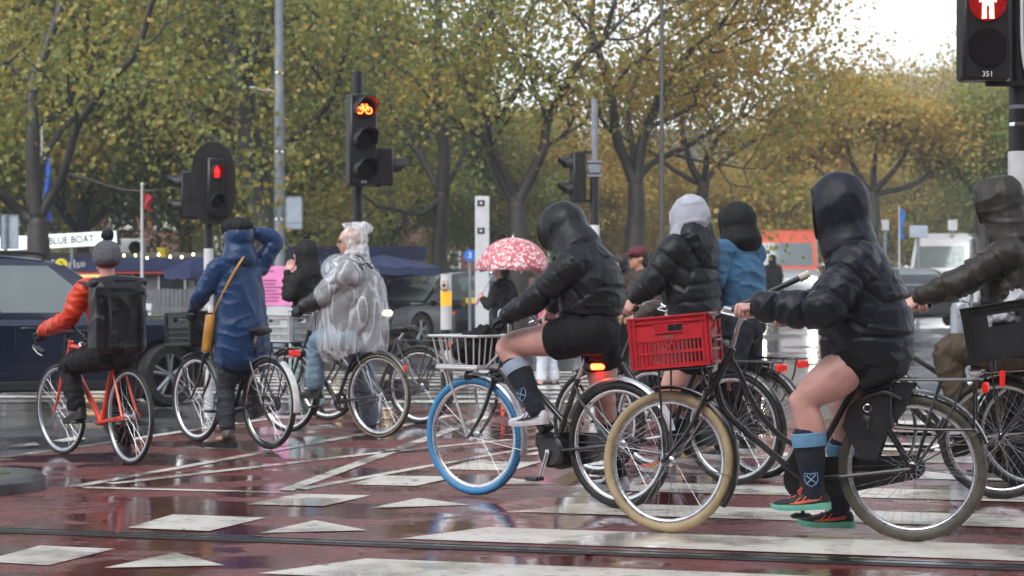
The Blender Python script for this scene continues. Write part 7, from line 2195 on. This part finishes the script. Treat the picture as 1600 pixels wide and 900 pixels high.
class Tree:
    def __init__(s, seed):
        s.r = np.random.default_rng(seed); s.mb = MB(); s.anch = []

    def grow(s, p, d, L, r, depth, lift=0.12):
        R = s.r; n = 4 if depth < 3 else 3
        pts = [p]; dirs = nrm(d); rad = [r]
        for i in range(n):
            dirs = nrm(dirs + R.normal(0, 0.20, 3) + A(0, 0, lift))
            pts.append(pts[-1] + dirs * L / n); rad.append(r * (1 - 0.5 * (i + 1) / n))
        s.mb.tube(np.array(pts), np.array(rad), 7 if r > 0.04 else (5 if r > 0.015 else 4), 2 if depth < 2 else 0)
        if depth >= 2:
            for q in pts[1:]: s.anch.append((q, depth))
        if depth >= 4 or L < 0.45:
            return
        k = R.integers(2, 4)
        for i in range(k):
            j = R.integers(max(1, n - 2 - (i > 0)), n + 1); q = pts[j]
            a = R.normal(0, 1, 3); a = nrm(a - dirs * (a @ dirs))
            nd = nrm(dirs * R.uniform(0.5, 1.0) + a * R.uniform(0.6, 1.1))
            s.grow(q, nd, L * R.uniform(0.58, 0.80), max(rad[j] * 0.72, 0.006), depth + 1, lift * 0.6)

    def limb(s, pts, radii, spawn=True, L=2.2, every=1, depth=1, start=1, lift=0.12):
        Q = spline(np.hstack([np.array(pts), np.array(radii)[:, None]]), 5)
        Q[:, :3] += 0.04 * np.stack([perlin(Q[:, :3] * 1.7), perlin(Q[:, :3] * 1.7 + 9), perlin(Q[:, :3] * 1.7 + 20)], 1)
        s.mb.tube(Q[:, :3], Q[:, 3], 10)
        if spawn:
            R = s.r
            for i in range(start, len(pts)):
                for _ in range(every):
                    p = np.array(pts[i]); t = nrm(np.array(pts[i]) - np.array(pts[i - 1]))
                    a = R.normal(0, 1, 3); a = nrm(a - t * (a @ t))
                    s.grow(p, nrm(t * 0.5 + a * 0.9), L * R.uniform(0.7, 1.15), radii[i] * 0.55, depth, lift)
            s.grow(np.array(pts[-1]), nrm(np.array(pts[-1]) - np.array(pts[-2])), L, radii[-1] * 0.9, depth, lift)

    def leaves(s, per, spread, size):
        R = s.r
        if not s.anch: return np.zeros((0, 3)), np.zeros((0, 4), int)
        P = np.array([a[0] for a in s.anch]); C = np.repeat(P, per, 0)
        # leaves hang in sprays round the twigs
        C = C + R.normal(0, spread, C.shape) * A(1, 1, 0.7) - A(0, 0, 0.08)
        C = C[C[:, 2] > 2.0]
        N = len(C)
        u = R.normal(0, 1, (N, 3)); u[:, 2] -= 0.5; u /= np.linalg.norm(u, axis=1)[:, None]
        v = R.normal(0, 1, (N, 3)); v -= u * (u * v).sum(1)[:, None]; v /= np.linalg.norm(v, axis=1)[:, None]
        w = np.cross(u, v)
        sz = size * R.uniform(0.55, 1.25, N)[:, None]
        base = C; l = C + u * sz * 0.45 + v * sz * 0.46 + w * sz * 0.10; t = C + u * sz; r = C + u * sz * 0.45 - v * sz * 0.46 + w * sz * 0.10
        V = np.stack([base, l, t, r], 1).reshape(-1, 3)
        return V, np.arange(4 * N).reshape(-1, 4)

    def finish(s, label, loc, bark, leaf, per, spread, size, group='trees along the square'):
        t = thing('tree', label, 'tree', tuple(loc), 0, group)
        V, F = s.mb.arrays(); link('trunk', mesh_of(V - np.array(loc), F, 'trunk', bark), t)
        V, F = s.leaves(per, spread, size)
        link('crown', mesh_of(V - np.array(loc), F, 'crown', leaf, False, None, False), t)
        return t


def pxpath(y, pts, dy=None):
    out = []
    for i, (a, b) in enumerate(pts):
        out.append(W(a, b, y + (dy[i] if dy else 0)))
    return out


def hero(seed, label, y, base, limbs, leaf, bark=M_BARK, per=18, spread=0.46, size=0.125, r0=0.25, L=2.4, every=1, crown_top=True):
    T = Tree(seed); g = gz(y); bx = (base[0] - 800) / FPX * y
    trunk = [A(bx, y, g - 0.05)] + pxpath(y, base[1])
    T.limb(trunk, [r0 * 1.3] + list(np.linspace(r0 * 1.05, r0 * 0.85, len(trunk) - 1)), spawn=False)
    for path, dy, ra, rb in limbs:
        pts = [trunk[-1] - A(0, 0, 0.1)] + pxpath(y, path, dy)
        T.limb(pts, list(np.linspace(ra, rb, len(pts))), True, L, every, 1, 2)
    return T.finish(label, (bx, y, g), bark, leaf, per, spread, size)


hero(1, 'dark-limbed tree at far left with forked trunk above the lit sign', 34, (60, [(60, 400), (58, 340)]),
     [([(52, 270), (50, 200), (52, 130), (75, 60), (95, 0), (105, -90)], [0, 0, .2, .4, .6, 1], 0.15, 0.06), ([(30, 330), (0, 300), (-60, 250), (-110, 180)], [0, -.3, -.8, -1.2], 0.13, 0.05), ([(85, 300), (100, 270), (120, 200), (170, 130), (215, 80), (240, -10)], [0, -.2, -.5, -1, -1.5, -2], 0.10, 0.045), ([(70, 250), (110, 190), (190, 150), (260, 120)], [.3, .8, 1.5, 2], 0.07, 0.04)],
     M_LMIX, r0=0.20, per=9, L=2.0, every=1)
hero(2, 'thick leaning dark trunk behind the oval signal board', 40, (432, [(425, 400), (412, 330), (398, 270)]),
     [([(385, 200), (375, 130), (362, 60), (345, 0), (330, -80)], [0, 0, .2, .4, .6], 0.30, 0.16), ([(388, 170), (392, 90), (410, 20), (430, -60)], [0, .3, .6, 1], 0.16, 0.10), ([(430, 240), (480, 200), (520, 150), (540, 80)], [-.5, -1, -1.6, -2], 0.10, 0.05), ([(350, 230), (290, 170), (250, 90), (230, 20)], [.5, 1, 1.6, 2], 0.10, 0.05)],
     M_LGREEN, r0=0.36, per=8, L=2.6, every=1)
hero(3, 'straight dark trunk with level branch left of the camera pillar', 45, (684, [(686, 420), (688, 340), (690, 300)]),
     [([(694, 240), (690, 170), (680, 100), (685, 20), (680, -80)], None, 0.17, 0.08), ([(660, 332), (620, 328), (590, 322)], [-.3, -.5, -.8], 0.08, 0.04), ([(660, 250), (620, 190), (590, 120), (560, 60)], [.4, 1, 1.5, 2], 0.09, 0.05), ([(720, 250), (750, 180), (760, 110)], [.6, 1.2, 2], 0.08, 0.05)],
     M_LGREEN, r0=0.20, per=8, L=2.4, every=1)
hero(4, 'forked plane tree right of the camera pillar', 40, (808, [(810, 370), (806, 312)]),
     [([(790, 285), (772, 245), (757, 200), (737, 150), (727, 100), (740, 60), (770, 10), (800, -60)], [0, 0, 0, .2, .4, .6, .8, 1], 0.15, 0.05), ([(826, 280), (848, 235), (855, 190), (880, 140), (905, 95), (945, 60), (960, 0)], [0, 0, .2, -.2, -.6, -1, -1.4], 0.14, 0.05), ([(770, 235), (730, 200), (690, 170)], [-.5, -1, -1.6], 0.07, 0.035)],
     M_LMIX, r0=0.22, per=7, L=2.0, every=1, bark=M_BARK)
hero(5, 'wide-branching plane tree behind the grey-hooded cyclist', 42, (990, [(990, 390), (994, 330), (995, 285)]),
     [([(980, 255), (962, 210), (955, 150), (940, 95), (925, 40), (930, -40)], [0, -.1, -.2, 0, .3, .5], 0.14, 0.06), ([(1000, 240), (1010, 200), (1030, 150), (1055, 110), (1085, 75), (1125, 40)], [0, 0, -.2, -.4, -.7, -1], 0.15, 0.05), ([(1010, 262), (1050, 240), (1090, 218), (1128, 196), (1165, 180)], [.2, .5, .8, 1.1, 1.4], 0.09, 0.04), ([(985, 215), (985, 160), (1000, 100), (1015, 40)], [.4, .8, 1.2, 1.4], 0.08, 0.04)],
     M_LMIX2, r0=0.22, per=7, L=2.0, every=1, bark=M_BARK)
hero(6, 'orange-leaved tree behind the dark slim pole', 50, (1092, [(1092, 400), (1095, 320), (1100, 285)]),
     [([(1080, 260), (1070, 220), (1065, 180), (1060, 140)], None, 0.12, 0.05), ([(1120, 260), (1150, 235), (1190, 215), (1230, 200)], [.3, .6, 1, 1.4], 0.10, 0.04), ([(1105, 250), (1120, 220), (1150, 190), (1165, 160)], [-.4, -.8, -1, -1.2], 0.10, 0.04), ([(1060, 270), (1020, 240), (980, 220)], [.5, 1, 1.5], 0.08, 0.04)],
     M_LOR, r0=0.18, per=12, L=1.5, every=1)
hero(7, 'golden tree right of the hooded cyclist heads', 60, (1362, [(1362, 400), (1364, 330), (1362, 300)]),
     [([(1345, 280), (1330, 250), (1325, 225)], None, 0.13, 0.05), ([(1385, 280), (1410, 250), (1420, 225)], [-.3, -.6, -1], 0.12, 0.05), ([(1365, 270), (1368, 240), (1372, 215)], [.5, 1, 1.4], 0.12, 0.05), ([(1310, 290), (1270, 260), (1240, 245)], [.4, .8, 1.2], 0.10, 0.04), ([(1420, 290), (1460, 265), (1480, 240)], [.3, .6, .8], 0.10, 0.04)],
     M_LOR, r0=0.22, per=22, L=1.15, every=1, size=0.15)
hero(8, 'olive green tree at right behind the brown jacket', 62, (1535, [(1535, 400), (1533, 330)]),
     [([(1520, 300), (1500, 275), (1490, 255)], None, 0.13, 0.05), ([(1545, 300), (1570, 275), (1590, 255)], [-.3, -.6, -1], 0.12, 0.05), ([(1535, 290), (1540, 265), (1545, 245)], [.5, 1, 1.4], 0.12, 0.05), ([(1580, 310), (1630, 280), (1670, 240)], [.5, 1, 1.4], 0.12, 0.05)],
     M_LGREEN, r0=0.22, per=24, L=1.15, every=1, size=0.15)


# background rows: a few grown trees copied and turned
def proto(seed, leaf, bark, h, per, size):
    T = Tree(seed); R = T.r
    tr = [A(0, 0, -0.05), A(0.05, 0, 1.4), A(-0.05, 0.05, 2.7)]
    T.limb(tr, [0.30, 0.24, 0.20], False)
    for k in range(5):
        a = 2 * math.pi * k / 5 + R.uniform(-.3, .3); o = A(math.cos(a), math.sin(a), 0)
        pts = [tr[-1] - A(0, 0, 0.15), tr[-1] + o * 0.8 + A(0, 0, 0.9), tr[-1] + o * 1.9 + A(0, 0, h * 0.32), tr[-1] + o * 2.6 + A(0, 0, h * 0.58)]
        T.limb(pts, [0.12, 0.10, 0.07, 0.05], True, 2.5, 2, 1, 1)
    T.limb([tr[-1], tr[-1] + A(0.2, 0.1, h * 0.35), tr[-1] + A(0, 0, h * 0.7)], [0.16, 0.10, 0.06], True, 2.4, 2, 1, 1)
    V, F = T.mb.arrays(); tm = mesh_of(V, F, 'trunk', bark)
    V, F = T.leaves(per, 0.55, size); return tm, mesh_of(V, F, 'crown', leaf, False, None, False)


PR = [proto(21, M_LGREEN, M_BARK, 9.5, 24, 0.165), proto(22, M_LMIX, M_BARK, 9, 22, 0.165), proto(23, M_LDARK, M_BARK, 9.5, 26, 0.165), proto(24, M_LOR, M_BARK, 7.5, 22, 0.165)]
ROW = [(-70, 56, 2, 1.0), (130, 54, 0, 0.9), (290, 60, 1, 0.95), (480, 57, 1, 0.85), (600, 66, 0, 0.72), (760, 70, 0, 0.62), (880, 72, 3, 0.64), (1010, 76, 3, 0.58), (1180, 78, 3, 0.55), (1290, 84, 3, 0.66), (1420, 92, 1, 0.72), (1550, 90, 0, 0.74), (1690, 84, 2, 0.8), (60, 78, 0, 0.9), (400, 80, 0, 0.85), (-150, 46, 1, 1.0), (1740, 62, 1, 0.8)]
NM = ['olive green', 'yellowing', 'deep green', 'orange-brown']
for i, (px, y, k, sc) in enumerate(ROW):
    x = (px - 800) / FPX * y
    where = 'at far left' if px < 100 else ('behind the courier' if px < 200 else ('behind the oval signal board' if px < 350 else ('behind the bicycle signal' if px < 620 else ('behind the umbrella' if px < 900 else ('behind the grey hood' if px < 1200 else ('beyond the orange-roofed van' if px < 1500 else 'at far right'))))))
    t = thing('tree', '%s tree in the %s row %s' % (NM[k], 'second' if y < 77 else 'farthest', where), 'tree', (x, y, gz(y)), i * 1.37, 'trees along the square')
    for nm, me in zip(('trunk', 'crown'), PR[k]): link(nm, me, t)
    t.scale = (sc, sc, sc)
# bare far trees against the sky
def bare(seed):
    T = Tree(seed); R = T.r
    T.limb([A(0, 0, 0), A(0.1, 0, 3), A(0, 0.1, 6)], [0.4, 0.32, 0.26], False)
    for k in range(7):
        a = 2 * math.pi * k / 7 + R.uniform(-.3, .3); o = A(math.cos(a), math.sin(a), 0)
        T.limb([A(0, 0, 5.5), A(0, 0, 7.5) + o * 1.0, A(0, 0, 10.5) + o * 2.4], [0.16, 0.11, 0.08], True, 3.0, 3, 1, 1)
    V, F = T.mb.arrays(); tm = mesh_of(V, F, 'trunk', mat('far_grey_bark', (0.09, 0.08, 0.075), 0.8)); V, F = T.leaves(2, 0.5, 0.2)
    return tm, mesh_of(V, F, 'crown', M_LOR, False, None, False)
BR = bare(51)
for i, (px, y, sc) in enumerate(((1420, 118, 1.02), (1490, 126, 1.12), (1580, 120, 1.1))):
    t = thing('tree', ('nearly bare grey tree left of the near signal', 'nearly bare grey tree just below the near signal', 'nearly bare grey tree at right edge')[i], 'tree', ((px - 800) / FPX * y, y, gz(y)), i * 2.1, 'bare trees against the sky')
    for nm, me in zip(('trunk', 'crown'), BR): link(nm, me, t)
    t.scale = (sc, sc, sc)
# low hedge mass closing the view under the crowns
# ================================================================== people on foot
def standing(label, x, y, facing, h, top, legs, shoe, hair=M_HAIRD, skin=M_SKIN, hood=None, arms='down', z0=0.0, sleeve=(0.08, 0.07, 0.06, 0.05), top_name='coat', hem=0.47, stride=0.08, far=False):
    """facing in degrees: 0 looks along +x, 90 away from the camera"""
    f = A(math.cos(R_(facing)), math.sin(R_(facing)), 0); l = A(-f[1], f[0], 0); k = h / 1.75; o = A(x, y, z0 + 0.009); U = A(0, 0, 1)
    q = lambda a, b, c: o + (f * a + l * b + U * c) * k
    J = dict(lat=l, face=f, pel=q(0, 0, 0.95), che=q(0.0, 0, 1.28), nek=q(0.01, 0, 1.46), head=q(0.03, 0, 1.62))
    for S, sg in (('L', 1), ('R', -1)):
        J['sh' + S] = q(0, sg * 0.18, 1.40); J['hip' + S] = q(0, sg * 0.09, 0.92); J['kn' + S] = q(0.02 + sg * stride * .5, sg * 0.10, 0.50); J['an' + S] = q(sg * stride, sg * 0.10, 0.092); J['toe' + S] = f + l * sg * 0.15
        a = arms if isinstance(arms, str) else arms[0 if S == 'L' else 1]
        if a == 'down': J['el' + S] = q(-0.03, sg * 0.25, 1.13); J['wr' + S] = q(0.06, sg * 0.25, 0.90); J['ha' + S] = q(0.09, sg * 0.24, 0.80)
        elif a == 'pocket': J['el' + S] = q(-0.08, sg * 0.27, 1.13); J['wr' + S] = q(0.10, sg * 0.18, 1.0); J['ha' + S] = q(0.16, sg * 0.14, 0.97)
        elif a == 'phone': J['el' + S] = q(0.10, sg * 0.24, 1.18); J['wr' + S] = q(0.15, sg * 0.14, 1.42); J['ha' + S] = q(0.13, sg * 0.105, 1.54); J['palm' + S] = -l * sg
        elif a == 'hold': J['el' + S] = q(0.08, sg * 0.24, 1.14); J['wr' + S] = q(0.24, sg * 0.14, 1.22); J['ha' + S] = q(0.29, sg * 0.12, 1.27); J['ax' + S] = U
    p = Person(label, (x, y, z0 + 0.009))
    vx = 0.014
    p.body(J, skin, voxel=0.013, hair=None if hood else hair)
    p.upper(top_name, top, [(q(0, 0, hem + 0.38), .185 * k, .135 * k), (q(0, 0, 1.05), .185 * k, .14 * k), (q(0, 0, 1.25), .20 * k, .14 * k), (q(-0.005, 0, 1.38), .18 * k, .115 * k), (q(0, 0, 1.47), .10 * k, .09 * k)], J, sleeve, voxel=vx, wr=0.009)
    p.lower('trousers', legs, J, (0.105, 0.095, 0.08, 0.075), end=1.92, waist=0.165, depth=0.12, voxel=vx, wr=0.007)
    if hood: p.hood(hood, J, (0.118, 0.128, 0.140), (0, -0.01, 0.012), 0.03, 0.105, (0.085, 0.10))
    for S in 'LR': p.shoe(J['an' + S], J['toe' + S], upper=shoe, sole=M_WSOLE, L=0.27)
    p.q = q
    return p


yph = 18.4
php = standing('man in black hooded parka holding phone to ear beside pink poster', (480 - 800) / FPX * yph, yph, 165, 1.76, M_BLKJ, M_TEALT, M_KSHOE, hood=M_BLKJ, arms=('phone', 'phone'), top_name='parka', hem=0.40)
um_y = 25.0
ump = standing('person in black coat standing under the patterned umbrella', (786 - 800) / FPX * um_y, um_y, 150, 1.68, M_BLKJ, M_BLKJ, M_KSHOE, arms=('hold', 'pocket'), hem=0.35)
standing('person in dusty pink top and pale trousers beside the umbrella holder', (856 - 800) / FPX * (um_y - 0.2), um_y - 0.2, 170, 1.66, M_PINKT, M_STRIPE, M_KSHOE, arms='down', top_name='top')
# umbrella
M_UMB = bpy.data.materials.new('pink_patterned_umbrella_cloth'); M_UMB.use_nodes = True
nt = M_UMB.node_tree; b = nt.nodes['Principled BSDF']; tc = nt.nodes.new('ShaderNodeTexCoord'); vo = nt.nodes.new('ShaderNodeTexVoronoi'); vo.inputs['Scale'].default_value = 24; vo.feature = 'F1'
nz = nt.nodes.new('ShaderNodeTexNoise'); nz.inputs['Scale'].default_value = 26; mxv = nt.nodes.new('ShaderNodeMix'); mxv.data_type = 'VECTOR'; mxv.inputs['Factor'].default_value = 0.09
nt.links.new(tc.outputs['Object'], nz.inputs['Vector']); nt.links.new(tc.outputs['Object'], mxv.inputs['A']); nt.links.new(nz.outputs['Color'], mxv.inputs['B']); nt.links.new(mxv.outputs['Result'], vo.inputs['Vector'])
cr = nt.nodes.new('ShaderNodeValToRGB'); cr.color_ramp.elements[0].position = 0.36; cr.color_ramp.elements[0].color = (0.78, 0.70, 0.70, 1); cr.color_ramp.elements[1].position = 0.42; cr.color_ramp.elements[1].color = (0.44, 0.085, 0.115, 1)
nt.links.new(vo.outputs['Distance'], cr.inputs['Fac']); nt.links.new(cr.outputs[0], b.inputs['Base Color']); b.inputs['Roughness'].default_value = 0.5
grip = ump.J['haL']; uc = W(802, 371, um_y - 0.15)
um = thing('umbrella', 'pink umbrella with small white shapes held over person in black', 'umbrella', tuple(uc))
mb = MB(); ax = nrm(grip - uc); mb.tube([A(0, 0, 0.03) , grip - uc, grip - uc + ax * 0.10], 0.008, 8); part(mb, 'shaft', M_CHROME, um)
mb = MB(); mb.tube([grip - uc + ax * 0.02, grip - uc + ax * 0.14], 0.014, 8); part(mb, 'handle', M_PINKT, um)
Rr, Hh = 0.53, 0.46; n_s = 8
mb = MB(); rings = []
for k in range(9):
    f = 0.03 + 0.97 * k / 8; ring = []
    for j in range(48):
        a = 2 * math.pi * j / 48 + 0.2; s8 = abs(math.sin(a * n_s / 2 - 0.2 * n_s / 2))
        sag = 1 - 0.075 * s8 * f * f
        ring.append((Rr * math.sin(f * 1.35) / math.sin(1.35) * sag * math.cos(a), Rr * math.sin(f * 1.35) / math.sin(1.35) * sag * math.sin(a), -Hh * (1 - math.cos(f * 1.35)) / (1 - math.cos(1.35)) + 0.025 * s8 * f * f))
    rings.append(np.array(ring))
mb.rings(rings, True, False); V, F = mb.arrays()
co = link('canopy', mesh_of(V, F, 'canopy', M_UMB), um); md = co.modifiers.new('t', 'SOLIDIFY'); md.thickness = 0.003
for j in range(n_s):
    a = 2 * math.pi * j / n_s + 0.2
    mb = MB(); pts = []
    for f in np.linspace(0.03, 1.02, 8): pts.append((Rr * math.sin(f * 1.35) / math.sin(1.35) * math.cos(a), Rr * math.sin(f * 1.35) / math.sin(1.35) * math.sin(a), -Hh * (1 - math.cos(f * 1.35)) / (1 - math.cos(1.35)) - 0.008))
    mb.tube(pts, 0.003, 5); rb_ = part(mb, 'rib', M_CHROME, um)
    mb = MB(); mb.tube([pts[4], A(0, 0, 0.0) + (grip - uc) * 0.35], 0.0025, 5); part(mb, 'stretcher', M_CHROME, rb_)
mb = MB(); mb.lathe([(0.012, 0.0), (0.006, 0.03), (0.004, 0.06)], (0, 0, 0), 'z', 8); part(mb, 'tip', M_CHROME, um)
mb = MB(); mb.sweep([(A(-0.02, -0.47, -0.26), 0.012, 0.002, (1, 0, 0)), (A(-0.03, -0.475, -0.32), 0.012, 0.002, (1, 0, 0)), (A(-0.045, -0.47, -0.38), 0.010, 0.002, (1, 0, 0))], 6, 3); part(mb, 'tie_strap', M_PINKT, um)

yg = 19.8
cp_ = standing('man in maroon cap and brown coat waiting behind the puffer jackets', (1000 - 800) / FPX * yg, yg, 200, 1.74, M_BROWN, M_JEAND, M_KSHOE, skin=M_SKIN2, arms='pocket')
H = cp_.J['head']; Mh = cp_.Mh
mb = MB(); mb.ell(H + Mh @ A(0, -0.008, 0.062), (0.097, 0.115, 0.082), Mh); co_ = cp_.mbpart(mb, 'cap', M_MAROON)
mb = MB(); mb.sweep([(H + Mh @ A(0, 0.085, 0.052), 0.075, 0.008, Mh[:, 0]), (H + Mh @ A(0, 0.15, 0.040), 0.068, 0.006, Mh[:, 0]), (H + Mh @ A(0, 0.185, 0.028), 0.04, 0.004, Mh[:, 0])], 12, 4); cp_.mbpart(mb, 'cap_peak', M_MAROON, co_)
standing('dark-haired person in dark brown coat left of maroon cap', (968 - 800) / FPX * (yg + 0.7), yg + 0.7, 170, 1.68, M_BROWN, M_BLKJ, M_KSHOE, arms='pocket')
standing('person in black hooded coat right of maroon cap', (1030 - 800) / FPX * (yg + 0.4), yg + 0.4, 250, 1.70, M_BLKJ, M_BLKJ, M_KSHOE, hood=M_BLKJ, arms='pocket')
yz = 53.0
standing('small far pedestrian in dark clothes left of the orange-roofed van', (1207 - 800) / FPX * yz, yz, 100, 1.75, M_BLKJ, M_BLKJ, M_KSHOE, hood=M_BLKJ, arms='down', z0=gz(yz), far=True)
# ================================================================== rainy air
mb = MB(); mb.box((0, 440, 17.5), (1840, 960, 37))
hz_ = link('haze', mesh_of(*mb.arrays(), 'haze', None, False))
hm = bpy.data.materials.new('rainy_air'); hm.use_nodes = True
hn = hm.node_tree; hn.nodes.clear()
ho_ = hn.nodes.new('ShaderNodeOutputMaterial'); pv = hn.nodes.new('ShaderNodeVolumePrincipled')
pv.inputs['Color'].default_value = (0.90, 0.92, 0.95, 1); pv.inputs['Density'].default_value = 0.0014; pv.inputs['Anisotropy'].default_value = 0.2
hn.links.new(pv.outputs[0], ho_.inputs['Volume'])
hz_.data.materials.append(hm); hz_['kind'] = 'stuff'
